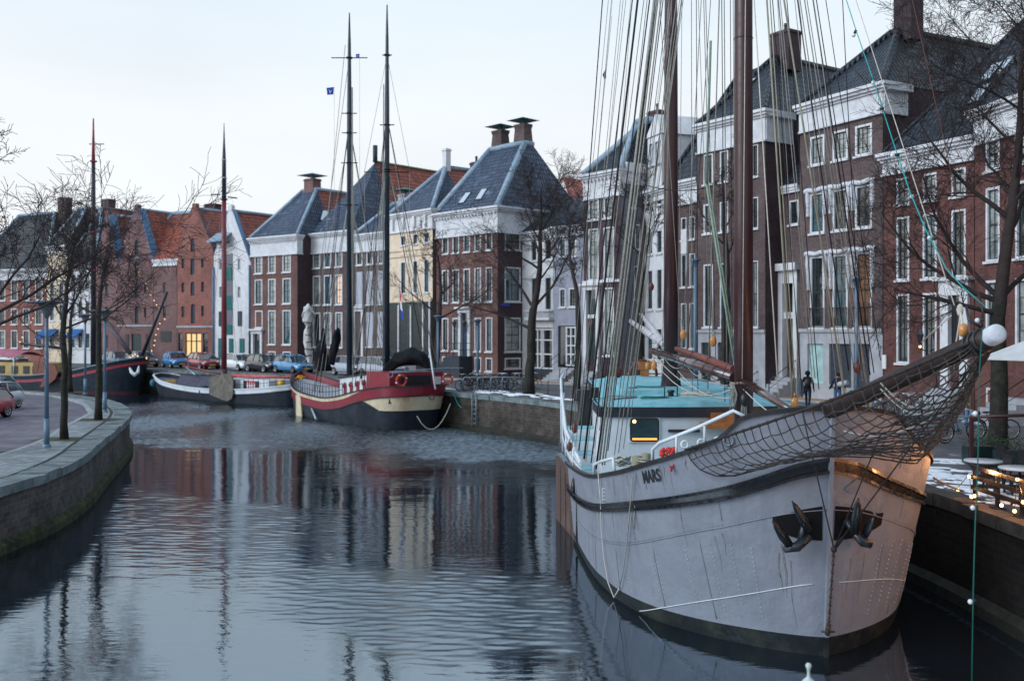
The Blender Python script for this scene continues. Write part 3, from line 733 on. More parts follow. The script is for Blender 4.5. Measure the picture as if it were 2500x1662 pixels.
def H7():
    f = Fac(1425, 68.9, 1515, 66); D = 9; top = f.z(1515, 413.5); sd = side(f, D)
    so = [(sd.u(1540), sd.u(1551), sd.z(1545, 507), sd.z(1545, 449)), (sd.u(1550), sd.u(1563), sd.z(1555, 608), sd.z(1555, 548)), (sd.u(1548), sd.u(1562), sd.z(1555, 730), sd.z(1555, 650))]
    par, sf = house('tall_brown_house', 'tall dark brown brick house with a plain grey rendered side wall and white dentil cornice', f, D, bD, top, [(1437, 1462), (1474, 1499)],
        [(483, 534, 1470), (556, 682, 1470), (702, 868, 1486)], st=['sash', 'tall', 'tall'], skip={(0, 2)}, fr=1.75, dent=True, sidem=greyst, sdops=so, seed=31, curt_=.75, sdD=.3, holes=[(1431, 1463, 695, 880, 1447)])
    portal(par, f, f.u(1428), f.u(1465), Z0+.9, f.z(1447, 692), creamw, dgreen)
    w = MB(); a, b = f.u(1442), f.u(1457); z0_, z1_ = f.z(1447, 768), f.z(1447, 706)
    f.box(w, a-.2, b+.2, -.1, .1, z0_-.25, z0_)
    w.build('sill', creamw, par)
    stoop(par, f, f.u(1430), f.u(1465), Z0+.9, 5, stone, 1.4)
    b = MB(); f.box(b, 0, f.W, .0, .12, f.z(1470, 690), f.z(1470, 684)); b.build('string_course', creamw, par)
    cc = MB(); sf.box(cc, .3, D, 0, .3, top-.1, top+.5); sf.box(cc, .3, D, 0, .08, top-.9, top-.1); cc.build('side_cornice', creamw, par)
    zt = f.z(1550, 324)+1.5; roof(par, f, D, top+.03, zt, 3.2, 1.5, 3.0, 2, tSd, capw=.5); chimney(par, f, f.W-1.0, -4.5, zt-.8, zt+.9, 1.1, .9, bB, pots=1)
H7()
def H8():
    f = Fac(1574, 67, 1655, 62.5); top = f.z(1640, 452)
    par, sf = house('ornate_white_house', 'white house with arched window surrounds and a white dormer, seen behind the aft mast', f, 9, creamw, top, [(1580, 1594), (1603, 1617), (1630, 1647)],
        [(470, 500, 1610), (560, 618, 1610), (655, 755, 1610), (800, 880, 1610)], st=['small', 'sash', 'tall', 'tall'], fr=.8, seed=33, curt_=.3)
    r, B, T = roof(par, f, 9, top+.03, top+4.5, 1.2, 1.2, 3.5, 3.5, tSd, capw=.3)
    d = MB(); u0, u1 = f.u(1578), f.u(1612); zt = f.z(1600, 330)
    f.box(d, u0, u1, -3, -.1, top, zt); A = f.pt(u0-.15, 0, zt); B_ = f.pt(u1+.15, 0, zt); C_ = f.pt((u0+u1)/2+.3, 0, f.z(1609, 275))
    d.poly([A, B_, C_]); k = f.n*3.2; d.poly([A, C_, C_-k, A-k]); d.poly([C_, B_, B_-k, C_-k]); dm = d.build('dormer', creamw, par)
    for a in (1584, 1598): window(par, f, f.u(a), f.u(a+11), f.z(1600, 400), f.z(1600, 345), 'small', glass)
H8()
def H9():
    f = Fac(1655, 62, 1703, 60.3); top = f.z(1703, 436)
    par, sf = house('narrow_brick_house', 'narrow brick house with deep white frieze between the two masts', f, 12, bB, top, [(1663, 1676), (1684, 1697)], [(530, 585, 1680), (620, 700, 1680), (740, 850, 1680)], st=['sash', 'tall', 'tall'], fr=1.5, seed=34, curt_=.3)
    g = Fac.of(f.pt(-1.2, 0, 0), f.pt(f.W, 0, 0)); zt = f.z(1690, 196)+.6
    g2 = Fac.of(g.pt(0, 0, 0), g.pt(f.W+4.6, -.02, 0)); roof(par, g2, 11, top+.03, zt, 2.6, 1.6, 3.6, 3, tSd, caps=tSd, capw=.35)
    a = MB(); cu = f.u(1672); z = f.z(1672, 560)
    f.box(a, cu-.28, cu+.28, .02, .1, f.z(1672, 620), z); a.build('niche', creamw, par)
H9()
def stonebase(par, f, ztop, ops):
    mb = MB(); wallmesh(mb, Fac.of(f.pt(-.02, .07, 0), f.pt(f.W+.02, .07, 0)), Z0, ztop, ops, 0, .3); return mb
def H10():
    f = Fac(1703, 59.3, 1868, 55); D = 11; top = f.z(1863, 270); zs = f.z(1800, 808)
    par, sf = house('brick_house_with_stone_base', 'brown brick house with pale stone base and hip chimney behind the forward mast', f, D, bB, top,
        [(1718, 1741), (1758, 1778), (1797, 1815), (1836, 1851)], [(362, 438, 1800), (488, 562, 1800), (640, 798, 1800)], st=['sash', 'sash', 'tall'], fr=1.75, sidem=bD, seed=35, curt_=.45, plinth=stone, plz=zs,
        holes=[(1712, 1735, 836, 930, 1725), (1752, 1790, 836, 930, 1770), (1806, 1830, 836, 930, 1818)], sdD=.6, orr=.4)
    for a, b in ((1712, 1735), (1752, 1790), (1806, 1830)):
        q = MB(); f.box(q, f.u(a), f.u(b), -.3, -.14, Z0, f.z(a, 836)); q.build('door', dgreen if a != 1752 else bluest, par)
    zt = 22.1; r, B, T = roof(par, f, D, top+.03, zt, f.W/2, f.W/2-.05, 3.8, 0, tSd, caps=tSd, capw=.35)
    sc = MB(); sf.box(sc, 0, 2.2, 0, .35, top-.35, top+.02); sf.box(sc, 0, 2.2, 0, .1, top-1.7, top-.35); sc.build('side_cornice', white, par)
    chimney(par, f, f.W/2+.3, -4.4, zt-.9, zt+1.5, 1.4, 1.1, bD, pots=1)
    roofpane(par, [B[0], B[1], T[1], T[0]], .2, .55, .8, 1.3)
H10()
def H11():
    f = Fac(1893, 56.3, 1953, 54.5); top = f.z(1930, 453)
    par, sf = house('recessed_link_house', 'narrow recessed brick link between two houses with a white arched doorcase', f, 6, bB, top, [(1927, 1950)], [(489, 548, 1938)], st=['sash'], fr=.45, seed=36, curt_=0, holes=[(1924, 1949, 660, 905, 1938)], ol=0, orr=0, pr=.2)
    a, b = f.u(1903), f.u(1951); mb = MB(); z1 = f.z(1925, 644)
    f.box(mb, a, a+.62, 0, .35, Z0, z1-.4); f.box(mb, b-.12, b+.2, 0, .35, Z0, z1-.4); f.box(mb, a-.25, b+.3, 0, .6, z1-.4, z1); f.box(mb, a, b+.2, 0, .3, z1-1.1, z1-.4); f.box(mb, a, b, 0, .2, f.z(1925, 778), f.z(1925, 762))
    mb.build('door_surround', creamw, par)
    arch(par, f, f.u(1926), f.u(1949), f.z(1930, 760), f.z(1930, 682), glass, creamw)
    q = MB(); f.box(q, f.u(1924), f.u(1949), -.15, -.05, Z0+1, f.z(1930, 778)); q.build('door', black, par)
    stoop(par, f, f.u(1905), f.u(1950), Z0+1.1, 6, stone, 2)
    r = MB(); A = [f.pt(0, .2, top), f.pt(f.W+.2, .2, top), f.pt(f.W+.2, -5, f.z(1930, 300)+1.5), f.pt(0, -5, f.z(1930, 300)+1.5)]; r.poly(A); r.build('roof', tSd, par)
H11()
def H12():
    f = Fac(1953, 53.6, 2155, 48.5); D = 12; top = f.z(2151, 205); zs = f.z(2060, 806)
    cols = [(1978, 2013), (2033, 2070), (2088, 2129)]
    par, sf = house('tall_stone_based_house', 'tall dark brick house with carved white window surrounds over a pale stone base', f, D, bB, top,
        cols, [(318, 390, 2052), (461, 562, 2052), (620, 799, 2052)], st=['wide', 'tall', 'tall'], fr=1.5, sidem=bD, seed=37, curt_=.3, plinth=stone, plz=zs, gls={(0, 0): curt, (1, 0): curt, (2, 0): curt, (2, 2): lit2},
        holes=[(1971, 2009, 839, 935, 1990), (2024, 2078, 839, 945, 2050), (2084, 2123, 839, 950, 2100)], sdD=.6, orr=.5)
    sw = mat('carved_white_stone', (.5, .51, .55), .7, .3, 9, bmp=.6, bsc=9)
    for (a, b) in cols:
        for (yt, yb, k) in ((461, 562, .62), (620, 799, .5)):
            ua, ub = f.u(a), f.u(b); zt, zb = f.z(2052, yt), f.z(2052, yb); mb = MB(); h = zt-zb
            for s_ in (-1, 1):
                e = ua if s_ < 0 else ub
                rows = []
                for i in range(9):
                    t = i/8; wv = .24+.03*math.sin(t*9+s_)-.10*t; z = zt+.1-h*k*t
                    rows.append([f.pt(e, .02, z), f.pt(e, .16, z), f.pt(e+s_*wv*.5, .20, z), f.pt(e+s_*wv, .12, z), f.pt(e+s_*wv, .0, z)])
                if s_ > 0: rows = [r_[::-1] for r_ in rows]
                mb.grid(rows, 0, True); mb.poly(rows[-1]); mb.poly(rows[0][::-1])
            rows = [[f.pt(ua-.3+(ub-ua+.6)*i/8, o, zt+.02+.04*math.sin(i*1.3)+dz) for i in range(9)] for o, dz in ((.02, 0), (.18, 0), (.22, .12), (.12, .24), (0, .24))]
            mb.grid(rows, 0, True); mb.build('carved_surround', sw, par)
    for (a, b) in cols:
        mb = MB(); ua, ub = f.u(a)-.05, f.u(b)+.05; z = f.z(2052, 799)
        for i in range(12): u = ua+(ub-ua)*i/11; mb.tube([f.pt(u, .14, z), f.pt(u, .14, z+1.0)], .018, 4)
        mb.tube([f.pt(ua, .14, z+1.0), f.pt(ub, .14, z+1.0)], .03, 5); mb.build('balcony_rail', black, par)
    for a, b, m in ((1971, 2009, mat('mint_door', (.30, .45, .45), .5)), (2024, 2078, bluest), (2084, 2123, bluest)):
        q = MB(); f.box(q, f.u(a), f.u(b), -.4, -.14, Z0, f.z(a, 839)); q.build('door', m, par)
    zt = f.z(2200, 55)+1.0; r, B, T = roof(par, f, D, top+.03, zt, 3.0, 2.3, 3.6, 0, tSd, caps=tSd, capw=.4)
    sc = MB(); sf.box(sc, 0, 1.6, 0, .45, top-.35, top+.02); sf.box(sc, 0, 1.6, 0, .12, top-1.45, top-.35); sc.build('side_cornice', white, par)
    chimney(par, f, f.W-2.0, -4.0, zt-.6, zt+2.6, 1.15, .9, bD)
lit2 = emit('lamp_lit_drawing_room', (.12, .055, .025), .25)
H12()
def H13():
    f = Fac(2157, 47.4, 2378, 42.8); D = 11; top = f.z(2371, 335)
    par, sf = house('red_canal_house', 'deep red brick house with white portal and skylights in its dark roof', f, D, bR2, top,
        [(2189, 2220), (2253, 2287), (2323, 2358)], [(423, 489, 2270), (521, 679, 2270), (715, 888, 2270)], st=['sash', 'tall', 'tall'], fr=1.05, seed=38, curt_=.25, skip={(2, 2)}, holes=[(2318, 2360, 690, 905, 2340)], sdD=.6, orr=.2,
        gls={(0, 0): curt, (1, 0): curt, (2, 0): curt, (0, 2): glass, (1, 2): glass})
    portal(par, f, f.u(2301), f.u(2368), Z0+1.2, f.z(2336, 676), white, black, pw=.42, ent=.8)
    stoop(par, f, f.u(2305), f.u(2362), Z0+1.2, 6, stone, 2.0)
    zt = f.z(2380, 121)+3.2; r, B, T = roof(par, f, D, top+.03, zt, 4.6, .3, 5.5, 3.5, tSd, caps=tSd, capw=.2)
    for u, v in ((.60, .48), (.86, .5), (.70, .32)): roofpane(par, [B[0], B[1], T[1], T[0]], u, v, .6, 1.2)
    l = MB(); wall_lantern(l, f, f.u(2262), f.z(2262, 830)); l.build('wall_lantern', black, par)
    g = MB(); g.ball(f.pt(f.u(2262), .4, f.z(2262, 846)), .05, 5); g.build('lamp_bulb', emit('warm_bulb', (1, .55, .2), 6), par)
    q = MB(); f.box(q, f.u(2157), f.u(2166), .02, .1, f.z(2160, 900), f.z(2160, 866)); q.build('sign_board', creamw, par)
H13()
def H14():
    f = Fac(2380, 42.6, 2640, 36.5); D = 10; top = f.z(2380, 274)
    par, sf = house('dark_red_end_house', 'dark red brick house at the right edge behind the large bare tree', f, D, bR2, top,
        [(2407, 2441), (2479, 2520), (2560, 2600)], [(336, 415, 2424), (457, 637, 2424), (684, 850, 2424)], st=['sash', 'tall', 'tall'], fr=1.5, seed=39, curt_=.4, holes=())
    roof(par, f, D, top+.03, top+6.0, .4, 4, 5, 3, tSd, caps=tSd, capw=.3)
    stoop(par, f, f.u(2470), f.u(2530), Z0+1.0, 5, stone, 1.8)
    for a, b in ((2408, 2440),):
        window(par, f, f.u(a), f.u(b), Z0+.2, Z0+1.3, 'small', glass)
H14()

# the row goes on towards the bridge, out of the picture to the right; it shades the near quay
for i, (a, b, m) in enumerate((((20.6, 36.2), (25.2, 22), bB), ((25.2, 22), (28, 6), bR2), ((28, 6), (29, -14), bD))):
    f = Fac.of(V(a[0], a[1], 0), V(b[0], b[1], 0))
    par, sf = house('row_house', ('first', 'second', 'third')[i]+' brick house of the row going on to the right beyond the end house', f, 10, m, 15.5, [], [], fr=1.3, seed=50+i)
    roof(par, f, 10, 15.53, 20.5, 2, 2, 4.5, 4, tSd, caps=tSd)
# ------------------------------------------------------------------ quays, water, streets
RQ = [(10.0, -40), (9.9, 0), (9.8, 10), (9.75, 18), (9.55, 22.5), (8.9, 26), (7.7, 31), (6.2, 37), (4.4, 44), (2.5, 50.2), (-.4, 55), (-3.3, 59.2), (-9.8, 70), (-17.3, 80.8), (-25.5, 87.4), (-33, 92.5), (-41, 97.2), (-53, 101.5), (-75, 106), (-110, 110), (-170, 114)]
LQ = [(-13.6, -40), (-13.5, 0), (-13.4, 12), (-13.4, 26), (-13.35, 28.5), (-14.0, 32.5), (-15.4, 37.5), (-17.4, 44.7), (-18.6, 48.4), (-19.9, 51.6), (-22.3, 56.3), (-24.6, 59.7), (-28.5, 63.9), (-33, 67.5), (-40, 71.5), (-52, 76), (-80, 80), (-170, 84)]
KL = [(-16.9, -40), (-16.9, 12), (-16.9, 28), (-17.0, 33), (-17.7, 37.4), (-19.2, 42.5), (-21.0, 49.3), (-22.0, 51.5), (-24.4, 56.3), (-27.7, 61.0), (-31.2, 65), (-34.5, 67), (-41, 69.6), (-52, 73.5), (-80, 77.5), (-170, 81)]
ZL = 1.75
def smooth(P, n=3):
    P = [Vector((p[0], p[1])) for p in P]; out = []
    for i in range(len(P)-1):
        a, b, c, d = P[max(i-1, 0)], P[i], P[i+1], P[min(i+2, len(P)-1)]
        for k in range(n):
            t = k/n; out.append(.5*((2*b)+(c-a)*t+(2*a-5*b+4*c-d)*t*t+(3*b-a-3*c+d)*t**3))
    return out+[P[-1]]
RQs = smooth(RQ); LQs = smooth(LQ); KLs = smooth(KL)
def off(P, d):
    out = []
    for i, p in enumerate(P):
        t = (P[min(i+1, len(P)-1)]-P[max(i-1, 0)]).normalized(); out.append(p+Vector((t.y, -t.x))*d)
    return out
def slab(name, poly, z, m, kind='structure', label=None):
    pts = [Vector((p[0], p[1], 0)) for p in poly]; mb = MB(); ids = [mb.vert((p.x, p.y, z)) for p in pts]
    for t in tessellate_polygon([pts]):
        a, b, c = [pts[i] for i in t]
        if (b-a).cross(c-a).z < 0: t = (t[0], t[2], t[1])
        mb.face([ids[i] for i in t], 0)
    return mb.build(name, m, org=(0, 0, 0), kind=kind, label=label)
def ribbon(mb, A, B, za, zb, m=0, vs=1.0):
    L = 0
    for i in range(len(A)-1):
        l = (A[i+1]-A[i]).length; h = (abs(za-zb) if abs(za-zb) > .05 else (A[i]-B[i]).length)
        mb.poly([(A[i].x, A[i].y, za), (A[i+1].x, A[i+1].y, za), (B[i+1].x, B[i+1].y, zb), (B[i].x, B[i].y, zb)], m, False, [(L, 0), (L+l, 0), (L+l, h), (L, h)]); L += l
def cobble(name, ca, cb, mo, bw=.2, bh=.1, snow=0, wet=.5):
    m, t, b = nt(name); uv = nd(t, 'ShaderNodeTexCoord').outputs['Object']
    mp = nd(t, 'ShaderNodeMapping'); mp.inputs['Rotation'].default_value = (0, 0, .5); t.links.new(uv, mp.inputs[0])
    br = nd(t, 'ShaderNodeTexBrick'); t.links.new(mp.outputs[0], br.inputs['Vector'])
    for k, v in (('Color1', c4(ca)), ('Color2', c4(cb)), ('Mortar', c4(mo)), ('Scale', 1), ('Mortar Size', .012), ('Brick Width', bw), ('Row Height', bh)): br.inputs[k].default_value = v
    o = mixc(t, br.outputs[0], ramp(t, noise(t, .35, 6, rough=.7), [(.3, .6), (.7, 1.25)]), 1, 'MULTIPLY')
    o = mixc(t, o, ramp(t, noise(t, 2.4, 5, rough=.7), [(.3, .7), (.7, 1.2)]), 1, 'MULTIPLY')
    if snow: o = mixc(t, o, (.55, .6, .66), ramp(t, noise(t, .9, 7, rough=.75), [(.60, 0), (.68, snow)]))
    t.links.new(o, b.inputs['Base Color']); t.links.new(ramp(t, noise(t, .6, 4), [(.35, wet), (.65, .85)]), b.inputs['Roughness'])
    bump(t, b, br.outputs['Fac'], -.4, .01); return m
cobR = cobble('grey_cobbles', (.13, .125, .135), (.095, .095, .105), (.05, .05, .055), snow=.3)
cobL = cobble('purple_clinker', (.13, .115, .155), (.075, .068, .095), (.045, .04, .055), .5, .25, snow=.0)
setts = cobble('pale_granite_setts', (.25, .28, .30), (.13, .155, .17), (.06, .07, .075), .32, .22, snow=.35)
orangep = cobble('orange_pavers', (.42, .22, .10), (.34, .18, .09), (.2, .12, .07), .3, .3)
coping = mat('stone_coping', (.15, .18, .19), .75, .35, 1.6, bmp=.4, bsc=5, dirt=(.03, .04, .04), dsc=1.4, damt=.8)
quaym = brick('quay_brick', (.10, .085, .078), (.050, .043, .042), (.12, .11, .10), .42, .15, soot=.95, big=.65)
quaymR = brick('dark_quay_brick', (.085, .068, .058), (.045, .036, .033), (.11, .10, .09), .42, .15, soot=.9, big=.6)
moss = mat('mossy_ledge', (.034, .040, .018), .9, .7, 3.5, bmp=1, bsc=8, dirt=(.008, .010, .009), dsc=1.2, damt=.95)

shadeb = brick('shade_darkened_brick', (.018, .015, .014), (.010, .009, .009), (.026, .024, .023), .42, .15, soot=.9, big=.6)  # near quay brick: shade beside the ship is painted into its colour
copd = mat('shade_darkened_coping', (.05, .046, .043), .7, .45, 2, bmp=.5, bsc=6, dirt=(.015, .014, .014), dsc=1.4, damt=.8)  # near coping: the same shade put into the stone colour
def quay(name, label, P, z, wdt, sgn, m, mo=None):
    par = empty(name, (P[len(P)//3].x, P[len(P)//3].y, 0), label, 'quay wall')
    w = MB()
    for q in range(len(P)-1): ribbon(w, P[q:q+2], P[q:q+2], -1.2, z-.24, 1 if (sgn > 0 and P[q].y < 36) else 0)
    w.build('wall', [m, shadeb], par)
    c = MB(); O = off(P, -.07*sgn); I = off(P, wdt*sgn); k = 0
    # coping stones, each about 1.3 m, tops very slightly uneven
    rs = random.Random(4)
    for i in range(len(O)-1):
        if O[i].y < 5 and O[i+1].y < 5: continue
        l = (O[i+1]-O[i]).length; n = max(1, round(l/1.3))
        for j in range(n):
            a, b = (j+.012)/n, (j+1-.012)/n; zz = z+.015+rs.uniform(-.022, .022); e = rs.uniform(-.03, .03)
            o0, o1 = lerp(O[i], O[i+1], a), lerp(O[i], O[i+1], b); i0, i1 = lerp(I[i], I[i+1], a), lerp(I[i], I[i+1], b)
            q = [o0, o1, i1, i0]
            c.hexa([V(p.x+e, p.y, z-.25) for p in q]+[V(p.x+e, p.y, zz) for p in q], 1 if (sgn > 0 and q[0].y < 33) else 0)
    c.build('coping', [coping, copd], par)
    s = MB(); A = off(P, -.16*sgn); ribbon(s, A, P, .22, .36); ribbon(s, A, A, -.5, .22); s.build('foot_ledge', mo or moss, par)
    return par
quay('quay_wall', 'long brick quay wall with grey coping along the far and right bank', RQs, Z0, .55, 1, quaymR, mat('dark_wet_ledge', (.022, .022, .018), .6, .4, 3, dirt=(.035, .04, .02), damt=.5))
quay('quay_wall', 'curved quay wall with mossy foot and broad stone coping in the left foreground', LQs, ZL, .75, -1, quaym)
gR = [(p.x, p.y) for p in off(RQs, .1)]
slab('quay_street', gR+[(-170, 400), (400, 400), (400, -40)], Z0, cobR)
gL = [(p.x, p.y) for p in off(LQs, -.1)]
slab('left_road', gL+[(-400, 84), (-400, -40)], ZL-.1, cobL)
slab('left_pavement', [(p.x, p.y) for p in off(LQs, -.7)]+[(p.x, p.y) for p in KLs[::-1]], ZL, setts)
kb = MB(); ribbon(kb, KLs, off(KLs, .2), ZL+.006, ZL+.006); ribbon(kb, KLs, KLs, ZL+.006, ZL-.11); kb.build('kerb', mat('kerb_stone', (.27, .29, .3), .8, .2, 2), org=(0, 0, 0), kind='structure')
soil = mat('mossy_soil', (.055, .055, .035), .95, .5, 5, bmp=.5)
tp = MB()
for px, Y in ((157, 37.5), (240, 45.6), (172, 66), (-78, 33)):
    x = (px-1250)/F*Y; tp.poly([(x-1.0, Y-.7, ZL+.004), (x+1.0, Y-.7, ZL+.004), (x+1.0, Y+.7, ZL+.004), (x-1.0, Y+.7, ZL+.004)])
tp.build('tree_pit_soil', soil, org=(0, 0, 0), kind='structure')
js = MB(); ribbon(js, off(LQs, -.78), off(LQs, -.92), ZL+.005, ZL+.005); js.build('gutter_joint', mat('dark_joint', (.03, .035, .035), .9), org=(0, 0, 0), kind='structure')
# pavement in front of the houses
FP = [(-60, 117.5), (-48, 113.5), (-30.5, 98.5), (-24, 92.2), (-19.6, 88.6), (-14.6, 85.6), (-10.8, 82), (-6.6, 76.3), (-1.6, 71.8), (3.6, 67.5), (7.4, 62.8), (12.3, 55.6), (15.8, 50.2), (19.2, 40.6), (22.5, 32), (30, 14)]
fps = smooth(FP, 3); pm = MB(); ribbon(pm, fps, off(fps, -6), Z0+.10, Z0+.10); ribbon(pm, off(fps, .0), fps, Z0, Z0+.10); pm.build('orange_pavement', orangep, org=(0, 0, 0), kind='structure')
kb = MB(); ribbon(kb, off(fps, .12), fps, Z0+.106, Z0+.106); ribbon(kb, off(fps, .12), off(fps, .12), Z0, Z0+.106); kb.build('kerb', mat('kerb_stone', (.27, .29, .3)), org=(0, 0, 0), kind='structure')

# water
import numpy as np
def water():
    m = bpy.data.materials.new('canal_water'); m.use_nodes = True; t = m.node_tree; b = t.nodes['Principled BSDF']
    b.inputs['Base Color'].default_value = (.006, .009, .013, 1); b.inputs['IOR'].default_value = 4.4
    b.inputs['Specular Tint'].default_value = (.76, .89, 1, 1); b.inputs['Roughness'].default_value = .03
    tc = nd(t, 'ShaderNodeTexCoord').outputs['Object']
    an = nd(t, 'ShaderNodeAttribute', attribute_name='ruffle'); ad = nd(t, 'ShaderNodeMath', operation='ADD'); ad.inputs[1].default_value = .03; sp = nd(t, 'ShaderNodeMath', operation='MULTIPLY'); t.links.new(an.outputs['Fac'], sp.inputs[0]); t.links.new(ramp(t, noise(t, 3.4, 2, vec=tc, sc3=(1, .55, 1)), [(.38, .62), (.62, 1.0)]), sp.inputs[1]); t.links.new(sp.outputs[0], ad.inputs[0]); t.links.new(ad.outputs[0], b.inputs['Roughness'])
    bump(t, b, noise(t, 5.5, 3, vec=tc, sc3=(.6, 1.4, 1)), .10, .03)
    slab('water', [(-420, -60), (40, -60), (40, 150), (-420, 150)], -.14, m)
    # wind waves as real relief: a sum of small wave trains, stronger where gusts ruffle the canal
    rs = np.random.RandomState(3); xs = np.arange(-52, 11.2, .13); ys = np.concatenate([np.arange(6, 45, .05), np.arange(45, 101, .095)])
    X, Y = np.meshgrid(xs, ys); Z = np.zeros_like(X)
    def low(sx, sy, n=7):
        o = np.zeros_like(X)
        for i in range(n): o += np.sin(X*sx*rs.uniform(.4, 1.6)+Y*sy*rs.uniform(-1.6, 1.6)+rs.uniform(0, 7))
        return o/math.sqrt(n/2)
    ss = lambda v, a, b_: np.clip((v-a)/(b_-a), 0, 1)**2*(3-2*np.clip((v-a)/(b_-a), 0, 1))
    yy = Y+.30*X+low(.35, .1)*.9+low(1.3, .5)*.25; gust = 1+.3*low(.22, .3)
    far_ = ss(yy+low(2.2, 1.4)*.5, 43.2, 46.4)*(1-.45*ss(yy+low(.5, .3)*1.5, 60, 72))*np.clip(.85+.25*low(.5, .25), .45, 1.15); left_ = ss(yy, 19, 27)*(1-ss(yy, 31.5, 33))*ss(-X, 2, 9); patch = ss(yy, 17.8, 19.6)*(1-ss(yy, 22.6, 24.6))*ss(X, -6.5, -4)*(1-ss(X, .6, 1.8)); midp = ss(yy, 36.2, 37.2)*(1-ss(yy, 38.8, 41))*ss(X, -11, -5)+1.6*ss(yy, 41, 42.6)*ss(X, -9, -4)
    g2 = np.clip(gust, .3, 2)
    def train(n, L0, L1, sp):
        o = np.zeros_like(X)
        for i in range(n):
            L = L0*(L1/L0)**((i+rs.uniform())/n); th = rs.normal(math.pi/2, sp); k = 2*math.pi/L
            o += 1/k*np.sin(k*(X*math.cos(th)+Y*math.sin(th))+rs.uniform(0, 7)+1.3*low(.5, .5, 3))
        return o/math.sqrt(n/2)
    Z = train(34, .27, .5, .9)*.15*far_+train(36, .2, .5, .45)*(.006+.05*far_+.036*left_*g2+.060*patch+.024*midp)+train(22, .5, 1.3, .5)*(.0032+.03*far_+.008*left_*g2+.008*patch+.005*midp)+train(12, 1.4, 4, .6)*(.0026+.02*far_)
    ny, nx = X.shape; co = np.stack([X, Y, Z], -1).reshape(-1, 3).astype(np.float32); idx = np.arange(ny*nx).reshape(ny, nx)
    f = np.stack([idx[:-1, :-1], idx[:-1, 1:], idx[1:, 1:], idx[1:, :-1]], -1).reshape(-1, 4)
    me = bpy.data.meshes.new('water_surface'); me.vertices.add(len(co)); me.vertices.foreach_set('co', co.ravel()); me.loops.add(f.size); me.loops.foreach_set('vertex_index', f.ravel().astype(np.int32)); me.polygons.add(len(f)); me.polygons.foreach_set('loop_start', np.arange(0, f.size, 4, dtype=np.int32)); me.polygons.foreach_set('loop_total', np.full(len(f), 4, np.int32)); me.polygons.foreach_set('use_smooth', np.ones(len(f), bool)); me.update(calc_edges=True); me.materials.append(m)
    at = me.attributes.new('ruffle', 'FLOAT', 'POINT'); at.data.foreach_set('value', np.clip(.38*far_+.10*left_*g2+.22*patch+.12*midp, 0, .5).astype(np.float32).ravel())
    o = bpy.data.objects.new('water', me); COL.objects.link(o); tag(o, kind='structure')
water()

# ------------------------------------------------------------------ trees
bark = mat('dark_wet_bark', (.026, .024, .022), .85, .4, 6, bmp=.5, bsc=12, dirt=(.05, .06, .03), dsc=1.5, damt=.6)
twigm = mat('twigs', (.042, .033, .033), .9, .3, 4)
def tree(name, label, x, y, z, H, r0, fork, seed, spread=1.0, tw=.014, lv=4, lean=(0, 0), limbs=8, dens=1.15, group='bare trees along the quays', droop=0.0, low=()):
    rs = random.Random(seed); par = empty(name, (x, y, z), label, 'tree', group)
    T = MB(); C = MB()
    def br(p, d, L, r, lev, mb):
        n = 6 if lev <= 1 else (4 if lev == 2 else 3); pts = [p]; rr = [r]; dirs = [d]
        for i in range(n):
            w = .16 if lev < 2 else .26
            d = (d+V(rs.uniform(-w, w), rs.uniform(-w, w), rs.uniform(-w, w)+(.07 if lev < 3 else .0)-droop*(lev >= 2)*.12)).normalized()
            p = p+d*L/n; pts.append(p); dirs.append(d); rr.append(max(tw*.5, r*(1-.80*(i+1)/n)))
        mb.tube(pts, rr, 7 if lev == 0 else 5 if lev == 1 else 3, 0, caps=False)
        if lev >= lv: return
        k = {0: limbs, 1: 8, 2: 7, 3: 6}[lev]*dens; k = int(k+.5)
        for j in range(k):
            t = .22+.78*(j+rs.random()*.7)/k; q = min(n-1, int(t*n)); f_ = t*n-q
            pp = lerp(pts[q], pts[q+1], min(1, f_)); dd = dirs[q+1]
            a = rs.uniform(0, 2*math.pi) if lev > 0 else j*2.4+rs.uniform(-.4, .4)
            s = dd.orthogonal().normalized(); s = (Matrix.Rotation(a, 3, dd) @ s)
            ang = rs.uniform(.45, .95) if lev else rs.uniform(.5, 1.0)
            nd_ = (dd*math.cos(ang)+s*math.sin(ang)*spread).normalized()
            br(pp, nd_, L*rs.uniform(.34, .56)*(1.15-.45*t if lev == 0 else 1), max(tw*.6, rr[q]*rs.uniform(.33, .50)), lev+1, C)
    top = V(x+lean[0], y+lean[1], z+H*fork)
    n = 7; pts = [V(x, y, z-.05)]; rr = [r0*1.35]
    for i in range(1, n+1):
        t = i/n; pts.append(V(x+lean[0]*t+rs.uniform(-.05, .05), y+lean[1]*t+rs.uniform(-.05, .05), z+H*fork*t)); rr.append(r0*(1.08-.3*t))
    T.tube(pts, rr, 10); tr = T.build('trunk', bark, par)
    br(pts[-1]-V(0, 0, .1), (pts[-1]-pts[-2]).normalized(), H*(1-fork)*.80, rr[-1], 0, C)
    for (az, el, L, hz) in low:
        d = V(math.cos(az)*math.cos(el), math.sin(az)*math.cos(el), math.sin(el)); br(V(x+lean[0]*hz, y+lean[1]*hz, z+H*fork*hz), d, L, rr[-1]*.45, 1, C)
    C.build('crown', twigm, par)
    return par
def TP(px, Y, py=None): return (px-1250)/F*Y
tree('bare_tree', 'bare tree on the left pavement closest to the blue lamp post, trunk forking low', TP(157, 37.5), 37.5, ZL, 9.2, .13, .50, 21, 1.0, .012, 4, limbs=8, dens=.95, low=((2.7, .7, 3.4, .98), (.35, .25, 3.4, .9), (.5, 1.0, 4.2, 1)), droop=.5)
